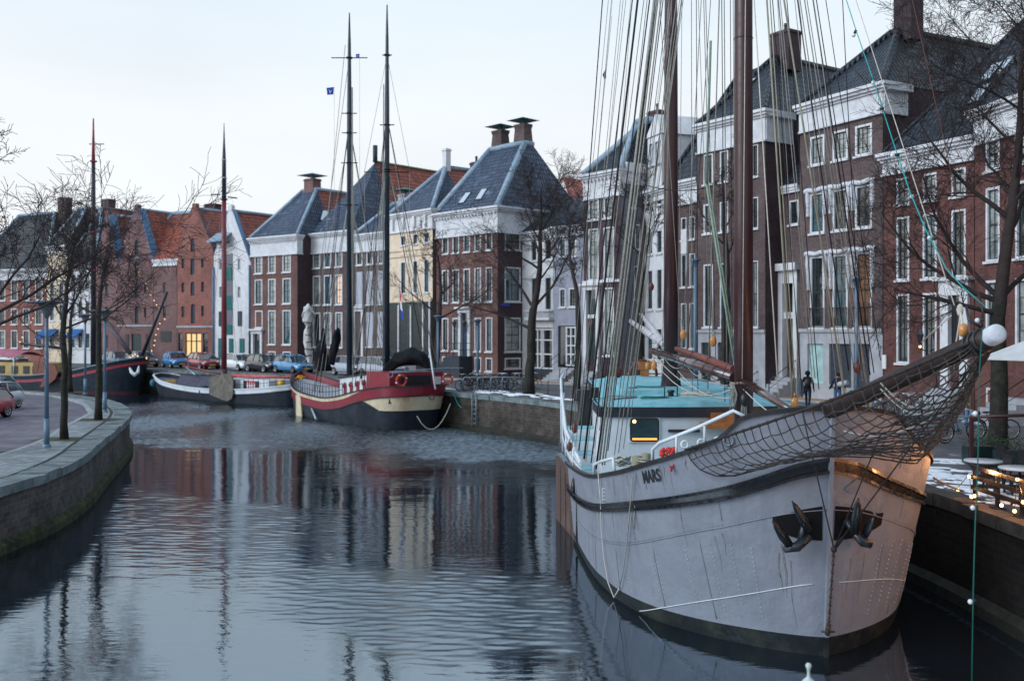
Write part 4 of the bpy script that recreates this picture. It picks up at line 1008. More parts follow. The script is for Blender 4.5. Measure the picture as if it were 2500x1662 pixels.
tree('bare_tree', 'bare tree at the bend of the left pavement beside a lamp post', TP(240, 45.6), 45.6, ZL, 9.0, .15, .55, 33, 1.0, .012, 4, limbs=8, dens=.95, low=((.1, .5, 3.0, .9), (3.0, .5, 3, .95)), droop=.4)
tree('bare_tree', 'thin bare tree beyond the bend on the left bank, in front of the black barge', TP(172, 66), 66, ZL, 9, .15, .45, 45, .9, .022, 3, limbs=8)
tree('bare_tree', 'tall bare tree at the left edge whose long branches reach into the sky', TP(-78, 33), 33, ZL, 11.6, .2, .36, 58, 1.1, .016, 4, limbs=9, dens=.95, low=((.05, .40, 6.6, 1), (-.1, .9, 4.6, 1), (0, .1, 5.0, .95)), droop=.3)
tree('bare_tree', 'bare tree with a stout knotty trunk behind the bicycles on the quay', 1.0, 58.0, Z0, 13.8, .28, .36, 71, 1.1, .014, 4, limbs=9, lean=(.25, 0), low=((2.8, .9, 5.5, 1.0), (.2, .9, 5.0, 1.0), (2.9, .35, 5.2, .75)))
tree('bare_tree', 'slim bare tree in front of the yellow house, one long limb reaching right', TP(1063, 71), 71, Z0, 11.8, .22, .40, 84, 1.0, .018, 4, limbs=8, dens=.85, lean=(.25, 0), low=((.25, .62, 5.5, .95), (3.0, .6, 4.5, 1)))
tree('bare_tree', 'slim mossy bare tree just left of the rigging', TP(1414, 50.5)+.05, 52.3, Z0, 11.5, .17, .45, 91, 1.0, .018, 4, limbs=7, dens=.8)
tree('bare_tree', 'bare tree behind the aft mast of the grey sailing ship', TP(1560, 53), 53, Z0, 13, .25, .42, 97, 1.1, .019, 4, limbs=8, dens=.8)
tree('bare_tree', 'bare tree between the two masts, in front of the brick house', TP(1766, 46), 46, Z0, 12.5, .22, .45, 103, 1.1, .017, 4, limbs=8, dens=.8, lean=(.15, 0))
tree('bare_tree', 'large dark bare tree at the right edge in front of the red canal house', 14.75, 30.2, Z0, 15.5, .26, .30, 117, 1.15, .012, 4, limbs=12, dens=1.3, lean=(.05, 0), low=((3.05, .45, 4.6, .98), (2.6, .85, 4.8, 1), (.2, .7, 4.4, 1), (3.3, .1, 3.4, .9)))

# ------------------------------------------------------------------ street things
blue = mat('blue_grey_pole', (.10, .17, .25), .45, .12, 3)
def lamp():
    par = empty('street_lamp', (0, 0, 0), 'x', 'street lamp', 'blue grey street lamps')
    p = MB(); p.tube([(0, 0, -.02), (0, 0, 1.0)], [.10, .095], 12); p.tube([(0, 0, 1.0), (0, 0, 4.75)], [.075, .06], 12); p.lathe([(.14, 0), (.14, .06), (.1, .1)], (0, 0, 0), 12); p.build('pole', blue, par)
    h = MB(); h.lathe([(.06, 4.5), (.10, 4.6), (.26, 4.95), (.30, 5.0), (.30, 5.02), (.0, 5.02)], (0, 0, 0), 20); h.build('lantern', mat('lamp_glass', (.12, .14, .16), .3), par)
    c = MB(); c.lathe([(0, 5.02), (.62, 5.04), (.66, 5.07), (.5, 5.12), (0, 5.16)], (0, 0, 0), 24); c.build('shade', mat('lamp_shade_grey', (.10, .11, .14), .5), par)
    reg(par); return par
L0 = lamp()
spots = [(114, 35, ZL, 'blue grey street lamp nearest on the left pavement, left of the closest tree'), (208, 64, ZL, 'blue grey street lamp farthest off, in front of the black barge'), (256, 50, ZL, 'blue grey street lamp at the bend of the left pavement beside the second tree')]
for i, (px, Y, z, lb) in enumerate(spots):
    if i == 0: L0.location = (TP(px, Y), Y, z); L0['label'] = lb
    else: dup(L0, (TP(px, Y), Y, z), 0, lb)
def pole(px, Y, h, lb):
    par = empty('lamp_post', (TP(px, Y), Y, Z0), lb, 'lamp post', 'pale blue lamp posts by the houses'); p = MB(); x = TP(px, Y)
    p.tube([(x, Y, Z0), (x, Y, Z0+h)], [.10, .075], 10); p.lathe([(.15, 0), (.15, .5), (.1, .6)], (x, Y, Z0), 10); p.build('pole', blue, par)
    p = MB(); p.lathe([(.08, h), (.22, h+.3), (.35, h+.36), (0, h+.46)], (x, Y, Z0), 12); p.build('lantern', blue, par)
pole(1166, 66, 4.0, 'pale blue lamp post in front of the brick corner house'); pole(1069, 68, 4.3, 'pale blue lamp post beside the slim tree near the yellow house'); pole(1697, 52, 7.0, 'blue lamp post just right of the aft mast'); pole(2091, 44, 5.6, 'blue lamp post in front of the tall stone based house')

def car():
    "small hatchback, nose towards +x, origin on the ground"
    par = empty('parked_car', (0, 0, 0), 'x', 'car', 'cars parked along the canal')
    paint = mat('car_paint', (.02, .2, .5), .3, .05, 2, coat=.8)
    st = [(-1.88, .52, .78, .70), (-1.82, .34, .92, .80), (-1.5, .25, .98, .84), (-.8, .22, .96, .85), (0, .22, .94, .85), (.8, .22, .92, .85), (1.2, .22, .86, .84), (1.6, .25, .76, .80), (1.82, .30, .66, .72), (1.9, .40, .58, .60)]
    b = MB(); rows = []
    for x, zl, zt, w in st:
        rows.append([V(x, -w*.9, zl), V(x, -w, zl+.12), V(x, -w*1.0, (zl+zt)/2), V(x, -w*.93, zt-.03), V(x, -w*.75, zt), V(x, w*.75, zt), V(x, w*.93, zt-.03), V(x, w, (zl+zt)/2), V(x, w, zl+.12), V(x, w*.9, zl)])
    ids = b.grid(rows, 0, True, True); b.face(ids[0][::-1]); b.face(ids[-1])
    rf = [(-1.72, .99, .66), (-1.45, 1.36, .60), (-.9, 1.46, .60), (-.2, 1.47, .60), (.35, 1.38, .58), (.45, 1.34, .57)]
    rows = [[V(x, -w, z-.05), V(x, -w*.8, z), V(x, w*.8, z), V(x, w, z-.05)] for x, z, w in rf[1:]]; b.grid(rows, 0, True)
    rows = [[V(x, w, z-.09), V(x, w, z-.05)] for x, z, w in rf[1:]]; 
    for sx in (-1, 1):
        for pts in ([(-1.72, .95), (-1.45, 1.33)], [(-.55, .93), (-.62, 1.43)], [(.40, .9), (.22, 1.38)], [(1.12, .86), (.42, 1.34)], [(-1.45, 1.34), (-.9, 1.43), (-.2, 1.44), (.42, 1.34)]):
            b.tube([V(x, sx*(.80-(z-.9)*.40), z) for x, z in pts], .035, 5)
    b.build('body', paint, par)
    g = MB(); P = lambda x, z, s: V(x, s*(.785-(z-.9)*.40), z)
    gl_ = [(-1.72, .93), (-1.45, 1.33), (-.9, 1.42), (-.2, 1.43), (.42, 1.33), (1.12, .88)]
    for s in (-1, 1):
        pts = [P(x, z, s) for x, z in gl_]; g.poly(pts if s < 0 else pts[::-1])
    g.poly([P(.42, 1.34, -1), P(.42, 1.34, 1), P(1.14, .86, 1), P(1.14, .86, -1)][::-1]); g.poly([P(-1.46, 1.34, -1), P(-1.46, 1.34, 1), P(-1.76, .92, 1), P(-1.76, .92, -1)])
    g.build('windows', glassmat('car_glass', (.03, .05, .06), .05), par)
    for x in (-1.22, 1.2):
        for s in (-1, 1):
            w = MB(); ax = Matrix.Rotation(math.pi/2, 3, 'X'); w.lathe([(.30, -.1), (.31, -.06), (.31, .06), (.30, .1), (.2, .11)] if True else [], (x, s*.76, .31), 18, rot=ax); w.lathe([(.2, .09), (0, .09)], (x, s*.76, .31), 18, rot=ax); w.lathe([(.2, -.09), (0, -.09)], (x, s*.76, .31), 18, rot=ax)
            wh = w.build('wheel', mat('tyre', (.012, .012, .013), .8), par)
            r = MB()
            for q in range(5):
                a = q*2*math.pi/5; r.box((x+.1*math.cos(a), s*.865, .31+.1*math.sin(a)), (.19, .02, .05), rot=Matrix.Rotation(-a, 3, 'Y'))
            r.lathe([(.2, -.012), (.16, -.012), (.16, .012), (.2, .012)], (x, s*.87, .31), 16, rot=ax); r.build('rim', mat('alloy', (.4, .4, .43), .35, metal=.6), wh)
    for s in (-1, 1):
        h = MB(); h.ball((1.74, s*.56, .66), .14, 5, sx=.9, sy=1.1, sz=.55); h.build('headlight', mat('headlight', (.6, .62, .66), .15, coat=.6), par)
        h = MB(); h.ball((-1.82, s*.62, .82), .11, 5, sx=.5, sy=.9, sz=1.3); h.build('tail_light', mat('tail_light', (.35, .01, .01), .2), par)
        h = MB(); h.ball((.72, s*.93, .93), .09, 4, sx=.7, sy=1.2, sz=.8); h.build('mirror', paint, par)
    p = MB(); p.box((1.9, 0, .40), (.03, .5, .11)); p.build('number_plate', mat('plate_yellow', (.7, .4, .05), .5), par)
    p = MB(); p.box((1.885, 0, .52), (.04, .75, .10)); p.build('grille', black, par)
    reg(par); return par
C0 = car()
def paintm(n, c): return mat('car_paint_'+n, c, .28, .05, 2, coat=.9)
cars = [(430, 98.6, Z0, 'bright blue hatchback leftmost in the row behind the small white boat', 'blue', (.01, .17, .42), -.55), (497, 95.2, Z0, 'dark red hatchback parked before the brick warehouse', 'red', (.22, .012, .03), -.5),
        (585, 91.3, Z0, 'white hatchback parked before the white warehouse', 'white', (.62, .64, .68), -.45), (647, 88.6, Z0, 'black hatchback between the white and the light blue car', 'black', (.008, .011, .016), -.45),
        (716, 86.2, Z0, 'light blue hatchback partly hidden by the bow of the red ship', 'light_blue', (.06, .24, .46), -.45), (862, 82.0, Z0, 'silver hatchback seen between the masts of the red ship', 'silver', (.30, .34, .40), -.4), (932, 79.5, Z0, 'pale grey hatchback right of the silver one behind the red ship', 'pale', (.34, .36, .42), -.4),
        (288, 101.5, Z0, 'dark blue car behind the bow of the black barge', 'navy', (.015, .06, .12), -.4), (345, 100.5, Z0, 'grey blue car behind the derrick of the black barge', 'steel', (.08, .13, .2), -.4), (20, 105, Z0, 'dark grey car on the far bank above the yellow cabin', 'grey', (.03, .04, .06), -.2)]
for i, (px, Y, z, lb, nm, c, rz) in enumerate(cars):
    k = paintm(nm, c); sc = 1.1
    dup(C0, (TP(px, Y), Y, z), rz*1.75, lb, swap={'body': k, 'mirror': k}, scale=sc)
for px, Y, lb, nm, c, rz in ((-46, 47.0, 'red hatchback on the left road at the picture edge', 'bright_red', (.32, .02, .035), 1.36), (-12, 52.5, 'silver white car behind the red one on the left road', 'silver_white', (.42, .48, .52), 1.4), (-26, 61, 'pale blue van like car farthest on the left road', 'pale_blue', (.34, .42, .48), 1.2)):
    k = paintm(nm, c); dup(C0, (TP(px, Y)-.35, Y, ZL-.1), rz+math.pi, lb, swap={'body': k, 'mirror': k})
for o in [C0]+TREE[C0.name]+[g for c in TREE[C0.name] for g in TREE.get(c.name, [])]: bpy.data.objects.remove(o)

def bike():
    par = empty('bicycle', (0, 0, 0), 'x', 'bicycle', 'bicycles parked on the quay'); fr = mat('bike_frame', (.02, .03, .04), .35)
    for x in (-.54, .54):
        w = MB(); w.torus((x, 0, .34), .325, .02, (0, 1, 0), 22, 5)
        wh = w.build('wheel', mat('tyre', (.012, .012, .013)), par)
        s = MB(); s.torus((x, 0, .34), .30, .009, (0, 1, 0), 18, 4); s.tube([(x, -.04, .34), (x, .04, .34)], .025, 6)
        for k in range(10): a = k*math.pi/5; s.tube([(x, 0, .34), (x+.3*math.cos(a), 0, .34+.3*math.sin(a))], .0025, 3)
        s.build('rim', mat('chrome', (.45, .47, .5), .3, metal=.7), wh)
    f = MB(); H, B, S, ht = (.40, .78), (-.05, .30), (-.2, .80), (.36, .88)
    for a, b in (((.34, .60), (-.05, .30)), ((.37, .80), (-.17, .62)), ((-.05, .30), (-.22, .85)), ((-.05, .30), (-.54, .34)), ((-.19, .68), (-.54, .34)), ((.54, .34), (.40, .66)), ((.40, .62), (.34, .98))): f.tube([(a[0], 0, a[1]), (b[0], 0, b[1])], .019, 6)
    f.tube([(-.42+.35*math.cos(t)-.12, 0, .34+.365*math.sin(t)) for t in [math.pi*.15*i for i in range(1, 8)]], .012, 4); f.build('frame', fr, par)
    h = MB(); h.tube([(.18, -.29, .98), (.32, -.22, 1.04), (.35, 0, 1.02), (.32, .22, 1.04), (.18, .29, .98)], .014, 6); h.tube([(.34, 0, .9), (.35, 0, 1.02)], .014, 6); h.build('handlebar', mat('chrome', (.45, .47, .5)), par)
    s = MB(); s.ball((-.24, 0, .91), .12, 4, sx=1.1, sy=.75, sz=.35); s.build('saddle', black, par)
    c = MB(); c.torus((-.05, 0, .30), .09, .012, (0, 1, 0), 14, 4); c.tube([(-.05, .06, .30), (.08, .08, .2)], .01, 4); c.tube([(-.05, -.06, .30), (-.18, -.08, .4)], .01, 4); c.build('crankset', black, par)
    k = MB(); k.box((-.55, 0, .74), (.36, .14, .02)); k.tube([(-.66, .05, .74), (-.54, .05, .34)], .006, 3); k.tube([(-.66, -.05, .74), (-.54, -.05, .34)], .006, 3); k.build('carrier', fr, par)
    reg(par); return par
B0 = bike()
br_ = random.Random(3); frm = [mat('bike_frame_%s' % n, c, .35) for n, c in (('blue', (.03, .12, .22)), ('black', (.01, .012, .015)), ('grey', (.16, .17, .2)), ('teal', (.02, .12, .12)), ('wine', (.12, .01, .03)), ('white', (.4, .42, .45)))]
cn = ['blue', 'black', 'grey', 'teal', 'wine red', 'white']
bl = []
pxs = [1137, 1149, 1160, 1171, 1180, 1191, 1203, 1212, 1224, 1234, 1246, 1258, 1270, 1298]
for i, px in enumerate(pxs): bl.append((px, 61.2+br_.uniform(-.6, 1.3), br_.uniform(.3, 1.2)+(math.pi if i % 3 == 0 else 0), i, 'in the row on the far quay'))
for i, px in enumerate([2126, 2146, 2163, 2180, 2197, 2214, 2232, 2250, 2266]): bl.append((px, 41.5+br_.uniform(-.6, .8), br_.uniform(.7, 1.9), i, 'in the crowd behind the bow net'))
for i, (px, Y) in enumerate(((2272, 32.4), (2345, 33.4), (2425, 33.8))): bl.append((px, Y, (.25, .1, -.1)[i], (4, 0, 1)[i], 'near the big right hand tree'))
orders = ['first', 'second', 'third', 'fourth', 'fifth', 'sixth', 'seventh', 'eighth', 'ninth', 'tenth', 'eleventh', 'twelfth', 'thirteenth', 'fourteenth']
cnt = {}
for (px, Y, rz, i, wh) in bl:
    c = i % 6; k = cnt.get(wh, 0); cnt[wh] = k+1
    dup(B0, (TP(px, Y), Y, Z0+.005), rz, '%s bicycle, %s from the left %s' % (cn[c], orders[k], wh), swap={'frame': frm[c]})
for o in [B0]+TREE[B0.name]+[g for c in TREE[B0.name] for g in TREE.get(c.name, [])]: bpy.data.objects.remove(o)
galv = mat('galvanised_steel', (.17, .23, .27), .4, .15, 4, metal=.5)
def hoop(x, y, a, L, lb, h=.85):
    m = MB(); d = V(math.cos(a), math.sin(a), 0)*L/2; c = V(x, y, Z0); r = .14
    m.tube([c-d, c-d+V(0, 0, h-r), c-d*(1-r/L*1.0)+V(0, 0, h), c+d*(1-r/L)+V(0, 0, h), c+d+V(0, 0, h-r), c+d], .045, 8); m.build('cycle_rack', galv, label=lb, cat='bicycle rack', group='steel hoop racks')
hoop(TP(1356, 57.2), 57.2, -.2, .9, 'empty grey steel hoop on the quay left of the rigging')
for i, px in enumerate((1155, 1190, 1222, 1250)): hoop(TP(px, 60.3), 60.3+i*.02, .1, 1.2, 'steel hoop %s from the left among the far bicycles' % orders[i])
hoop(TP(2255, 31.3)+.6, 31.9, -.15, 4.2, 'long low steel rail behind the bicycles near the right hand tree', .95)

# ------------------------------------------------------------------ people
def person(label, x, y, z, face, jacket, trousers, hair, pose='stand', H=1.78, hold=None, hood=False):
    par = empty('person', (x, y, z), label, 'person')
    s = H/1.78; J = {}; vs = []; es = []; rad = []
    def v(n, p, r): J[n] = len(vs); vs.append(Vector(p)*s); rad.append(r*s)
    def e(a, b): es.append((J[a], J[b]))
    st = .16 if pose == 'walk' else .03
    v('pel', (0, 0, .96), .145); v('bel', (0, .01, 1.10), .135); v('che', (0, .02, 1.30), .165); v('nec', (0, .0, 1.47), .065); v('hea', (0, -.02, 1.60), .088); v('top', (0, -.01, 1.70), .075)
    for a, b in (('pel', 'bel'), ('bel', 'che'), ('che', 'nec'), ('nec', 'hea'), ('hea', 'top')): e(a, b)
    for q, sg in (('l', 1), ('r', -1)):
        v('sh'+q, (.17*sg, .01, 1.40), .075)
        if pose == 'phone': el, ha = (.24*sg, -.06, 1.15), (.07*sg, -.27, 1.22)
        elif pose == 'carry': el, ha = (.30*sg, .02, 1.13), (.33*sg, -.2 if sg > 0 else .12, 1.0)
        else: el, ha = (.26*sg, .04, 1.13), (.26*sg, -.08, .90)
        v('el'+q, el, .05); v('wr'+q, ha, .034)
        d = (Vector(ha)-Vector(el)).normalized(); v('pa'+q, Vector(ha)+d*.07, .036)
        e('che', 'sh'+q); e('sh'+q, 'el'+q); e('el'+q, 'wr'+q); e('wr'+q, 'pa'+q)
        v('hi'+q, (.095*sg, 0, .90), .10); v('kn'+q, (.105*sg, -.05-st*sg*.6, .50), .066); v('an'+q, (.11*sg, .0-st*sg*1.3, .09), .045); v('to'+q, (.13*sg, -.16-st*sg*1.3, .045), .038)
        e('pel', 'hi'+q); e('hi'+q, 'kn'+q); e('kn'+q, 'an'+q); e('an'+q, 'to'+q)
    me = bpy.data.meshes.new('person'); me.from_pydata([tuple(p) for p in vs], es, []); me.update()
    o = bpy.data.objects.new('tmp', me); COL.objects.link(o)
    md = o.modifiers.new('k', 'SKIN'); sv = me.skin_vertices[0].data
    for i, r in enumerate(rad): sv[i].radius = (r, r)
    sv[0].use_root = True
    o.modifiers.new('s', 'SUBSURF').levels = 2
    dg = bpy.context.evaluated_depsgraph_get(); dg.update(); m2 = bpy.data.meshes.new_from_object(o.evaluated_get(dg)); bpy.data.objects.remove(o)
    rot = Matrix.Rotation(face, 4, 'Z'); m2.transform(rot)
    skin = mat('skin', (.42, .25, .19), .6, .1); shoe = mat('shoe_leather', (.01, .01, .012), .5)
    for k in (jacket, trousers, skin, shoe): m2.materials.append(k)
    hands = [rot @ (vs[J['pa'+q]]) for q in 'lr']
    for p in m2.polygons:
        c = p.center; p.use_smooth = True; zz = c.z/s
        if min((c-h).length for h in hands) < .06*s or (zz > 1.50 and not hood): p.material_index = 2
        elif zz < .12: p.material_index = 3
        elif zz < .93: p.material_index = 1 if min((c-h).length for h in hands) > .2*s else 0
        else: p.material_index = 0
    b = bpy.data.objects.new('body', m2); COL.objects.link(b); b.parent = par; ORG[b.name] = Vector((x, y, z))
    off_ = Vector((x, y, z)); rw = lambda p: (rot @ Vector(p))*1.0+off_
    h = MB()
    rows = []
    for i in range(7):
        t = i/6*math.pi*.62; rr = (.115 if not hood else .135)*s
        rows.append([rw(V(rr*math.sin(t)*math.cos(a)*.92, rr*math.sin(t)*math.sin(a)*1.05+.012*s+(.02 if math.sin(a) > 0 else 0), (1.63+.10*0)*s+rr*math.cos(t)*1.05)) for a in [2*math.pi*k/14 for k in range(14)]])
    rows = rows; h.grid(rows, 0, True, True); h.build('hood' if hood else 'hair', hair, par)
    f = MB(); f.ball(rw(V(0, -.115*s, 1.59*s)), .014*s, 3, sz=1.4); f.ball(rw(V(.035*s, -.095*s, 1.625*s)), .009*s, 3); f.ball(rw(V(-.035*s, -.095*s, 1.625*s)), .009*s, 3); f.box(rw(V(0, -.1*s, 1.55*s)), (.04, .012, .008))
    f.ball(rw(V(.09*s, 0, 1.6*s)), .02*s, 3, sz=1.4); f.ball(rw(V(-.09*s, 0, 1.6*s)), .02*s, 3, sz=1.4); f.build('face_features', skin, par)
    g = MB()
    for q in 'lr':
        w, p = vs[J['wr'+q]], vs[J['pa'+q]]; d = (p-w).normalized(); sd = d.cross(V(0, 0, 1)); sd = sd.normalized() if sd.length > .1 else V(1, 0, 0); dn = d.cross(sd).normalized()
        for k in range(4):
            a = p+sd*(k-1.5)*.019*s+d*.01; L = (.068, .078, .074, .058)[k]*s
            g.tube([rw(a), rw(a+d*L*.5+dn*.008), rw(a+d*L*.85+dn*.03)], [.0095*s, .009*s, .007*s], 5)
        a = p-d*.05+sd*.03; g.tube([rw(a), rw(a+sd*.03+d*.03), rw(a+sd*.035+d*.06)], [.011*s, .010*s, .008*s], 5)
    g.build('fingers', skin, par)
    return par, rw
navy = mat('navy_jacket', (.012, .022, .045), .85, .2, 6, bmp=.2); blk = mat('black_coat', (.008, .008, .012), .9, .2, 6, bmp=.2); jeans = mat('blue_jeans', (.06, .12, .22), .9, .25, 10); ltj = mat('light_jeans', (.10, .20, .34), .9, .2, 8)
hairm = mat('dark_hair', (.02, .014, .012), .7, .3, 20); olive = mat('olive_jacket', (.14, .11, .04), .9, .2, 6)
Pp, rw = person('person in black looking down at a phone before the brick corner house', TP(1255, 76), 75.6, Z0+.1, 0.2, blk, mat('dark_trousers', (.012, .02, .04), .9), hairm, 'phone')
q = MB(); q.box(rw(V(0, -.33, 1.25)), (.07, .012, .13)); q.build('phone', black, org=rw(V(0, -.33, 1.2)), label='small dark phone held by the person in black', cat='phone')
Pp, rw = person('person in a black hooded coat walking away beside the navy dressed man', TP(1972, 47.3), 47.3, Z0+.0, 2.6, blk, mat('dark_trousers', (.012, .02, .04)), blk, 'walk', 1.8, hood=True)
q = MB(); rows = []
bc = rw(V(.30, .12, .98))
for i in range(13):
    t = i/12; a = t*math.pi; r = .17*math.sin(a)**.6+.004; z = -.5+t*1.0
    rows.append([bc+V(r*math.cos(k)*1.0-z*.12, r*.22*math.sin(k), z) for k in [2*math.pi*j/10 for j in range(10)]])
q.grid(rows, 0, True, True); q.build('skateboard', mat('grey_deck', (.10, .12, .14), .5, .4, 6), label='grey board carried under the arm of the hooded person', cat='board')
bg = MB(); bg.ball(rw(V(-.05, .2, 1.2)), .17, 6, sy=.7, sz=1.35); bg.build('backpack', black, label='black backpack on the hooded person', cat='backpack')
Pp, rw = person('man in a navy jacket and blue jeans with a white roll under his arm', TP(2045, 46.6), 46.6, Z0, 2.9, navy, jeans, hairm, 'carry', 1.76)
q = MB(); a, b = rw(V(.36, -.3, 1.04)), rw(V(-.42, .34, 1.28)); q.tube([a, lerp(a, b, .3), lerp(a, b, .7), b], [.10, .13, .13, .11], 12); q.build('rolled_parcel', mat('grey_white_wrap', (.4, .42, .46), .7, .2, 5, bmp=.3), label='grey white roll carried under the arm of the man in navy', cat='parcel')
person('person in olive jacket and light jeans behind the bicycles on the right', TP(2358, 38.5), 38.5, Z0, 1.2, olive, ltj, hairm, 'stand', 1.75)
# ------------------------------------------------------------------ ships
class Hull:
    def __init__(s, O, d, wl, dk, zs, T=None, pw=.9):
        s.O = Vector((O[0], O[1], 0)); s.d = Vector((d[0], d[1], 0)).normalized(); s.n = Vector((-s.d.y, s.d.x, 0)); s.wl = wl; s.dk = dk; s.zs = zs; s.pw = pw
        s.T = T or [i/60 for i in range(61)]
    # wl, dk: tables t -> (s, b)
    def zt(s, t): return sint(t, s.zs)
    def sb(s, t, z):
        k = min(1.05, max(0, z/s.zt(t)))
        sw, sd = sint(t, [(a, b) for a, b, c in s.wl]), sint(t, [(a, b) for a, b, c in s.dk]); bw, bd = sint(t, [(a, c) for a, b, c in s.wl]), sint(t, [(a, c) for a, b, c in s.dk])
        if z < 0: bw *= 1+.25*z
        return sw+(sd-sw)*k, bw+(bd-bw)*k**s.pw
    def P(s, t, z, side, o=0.0):
        a, b = s.sb(t, z)
        if o:
            a2, b2 = s.sb(min(1, t+.004), z); a1, b1 = s.sb(max(0, t-.004), z); tx, ty = a2-a1, b2-b1; l = math.hypot(tx, ty) or 1
            a += -ty/l*o*(1); b += tx/l*o
            if b < 0: b = 0
        return s.O+s.d*a+s.n*b*side+V(0, 0, z)
    def C(s, a, b=0, z=0): return s.O+s.d*a+s.n*b+V(0, 0, z)
    def at(s, px, py, side, t1=.45, o=0):
        lo, hi = 0.0, t1; z = 2.0
        for _ in range(6):
            lo, hi = 0.0, t1
            for _ in range(26):
                m = (lo+hi)/2; q = pj(s.P(m, z, side, o))[0]
                if (q > px) == s.inc(side): lo = m
                else: hi = m
            p = s.P(lo, z, side, o); z = CZ-(py-HY)/F*p.y
        return lo, z
    def inc(s, side): return side > 0
    def shell(s, par, levels, mats, name='hull', sides=(1, -1), n=5):
        "levels: list of (z function of t, material of the band above it); last is the sheer"
        mb = MB()
        for side in sides:
            for (za, m), (zb, _) in zip(levels, levels[1:]):
                rows = []
                for j in range(n+1):
                    rows.append([s.P(t, lerp(za(t), zb(t), j/n), side) for t in s.T])
                if side > 0: rows = [r[::-1] for r in rows]
                mb.grid(rows, m, True)
        return mb.build(name, mats, par)
    def inner(s, par, th, dz, m, name='bulwark_lining', md=None):
        mb = MB()
        for side in (1, -1):
            top = [s.P(t, s.zt(t)-.005, side) for t in s.T]; itop = [s.P(t, s.zt(t)-.005, side, -th) for t in s.T]; ib = [s.P(t, dz(t), side, -th) for t in s.T]
            mb.grid([top, itop, ib], 0, False)
        mb.build(name, m, par)
        k = MB(); L = [s.P(t, dz(t), 1, -th*.5) for t in s.T]; Rr = [s.P(t, dz(t), -1, -th*.5) for t in s.T]; Cc = [(a+b)/2+V(0, 0, .04) for a, b in zip(L, Rr)]
        k.grid([Rr, Cc, L], 0, False); k.build('deck', md or m, par)
    def rail(s, par, zf, w, h, m, o=0.0, t0=0, t1=1, name='cap_rail', sides=(1, -1)):
        mb = MB()
        for side in sides:
            mb.strip([s.P(t, zf(t), side, o) for t in s.T if t0 <= t <= t1], w, h, 0)
        return mb.build(name, m, par)
def rope(par, a, b, r, m, name='rope', sag=0, n=1, k=4):
    a, b = Vector(a), Vector(b); mb = MB(); n = max(n, 8 if sag else 1)
    mb.tube([lerp(a, b, i/n)-V(0, 0, sag*4*(i/n)*(1-i/n)) for i in range(n+1)], r, k); return mb.build(name, m, par)
def block(par, p, m, r=.11):
    mb = MB(); mb.ball(p, r, 6, sx=.8, sy=.6, sz=1.25); mb.tube([p+V(0, 0, r*1.2), p+V(0, 0, r*2)], r*.15, 5); b = mb.build('pulley_block', m, par); return b
ropeb = mat('tarred_rope', (.02, .02, .023), .7, .3, 8); ropeg = mat('grey_hemp_rope', (.27, .265, .24), .85, .25, 12); ropew = mat('pale_rope', (.5, .47, .42), .8, .15, 12); ropegr = mat('green_rope', (.25, .33, .26), .8, .2, 10); ropet = mat('teal_rope', (.02, .30, .30), .6, .2, 10)
wood = mat('varnished_wood', (.30, .11, .03), .35, .3, 5, coat=.3); orangeb = mat('varnished_block', (.46, .20, .05), .35, .25, 8, coat=.4); redb = mat('oxblood_block', (.09, .02, .018), .4, .2, 8)
maroon = mat('maroon_mast_paint', (.042, .014, .016), .38, .18, 3, dirt=(.03, .012, .012), dsc=1.2, damt=.5, streak=True)
def hullpaint():
    m, t, b = nt('grey_white_hull_paint')
    o = ramp(t, noise(t, .55, 5, rough=.6), [(.3, (.172, .190, .232)), (.7, (.225, .244, .288))])
    o = mixc(t, o, (.115, .12, .145), ramp(t, noise(t, 2.6, 7, rough=.75, sc3=(1, 1, .10)), [(.5, 0), (.72, .5)]))
    o = mixc(t, o, (.15, .16, .19), ramp(t, noise(t, 14, 7, rough=.85), [(.5, 0), (.75, .45)]))
    o = mixc(t, o, (.26, .11, .05), ramp(t, noise(t, 3.4, 6, rough=.75, sc3=(1.3, 1.3, .07)), [(.63, 0), (.68, .65)]))
    t.links.new(o, b.inputs['Base Color']); t.links.new(ramp(t, noise(t, 3, 4), [(.3, .38), (.7, .62)]), b.inputs['Roughness'])
    a = nd(t, 'ShaderNodeMath', operation='MULTIPLY_ADD'); a.inputs[1].default_value = 9
    t.links.new(noise(t, .9, 2), a.inputs[0]); t.links.new(noise(t, 9, 4), a.inputs[2]); bump(t, b, a.outputs[0], .24, .06); return m
hullw = hullpaint()
boot = mat('slimy_black_boot_top', (.010, .013, .015), .5, .4, 3, dirt=(.035, .04, .025), dsc=1.6, damt=.8)
strk = mat('black_rubbing_strake', (.008, .009, .013), .25, .3, 3, dirt=(.03, .033, .04), dsc=2.5, damt=.4)
tealdeck = mat('turquoise_deck_paint', (.17, .41, .47), .6, .18, 3.5, dirt=(.42, .56, .60), dsc=2.2, damt=.45)
shipw = mat('ship_white_paint', (.58, .62, .66), .5, .07, 2.5, dirt=(.34, .36, .38), dsc=1.3, damt=.55, streak=True)

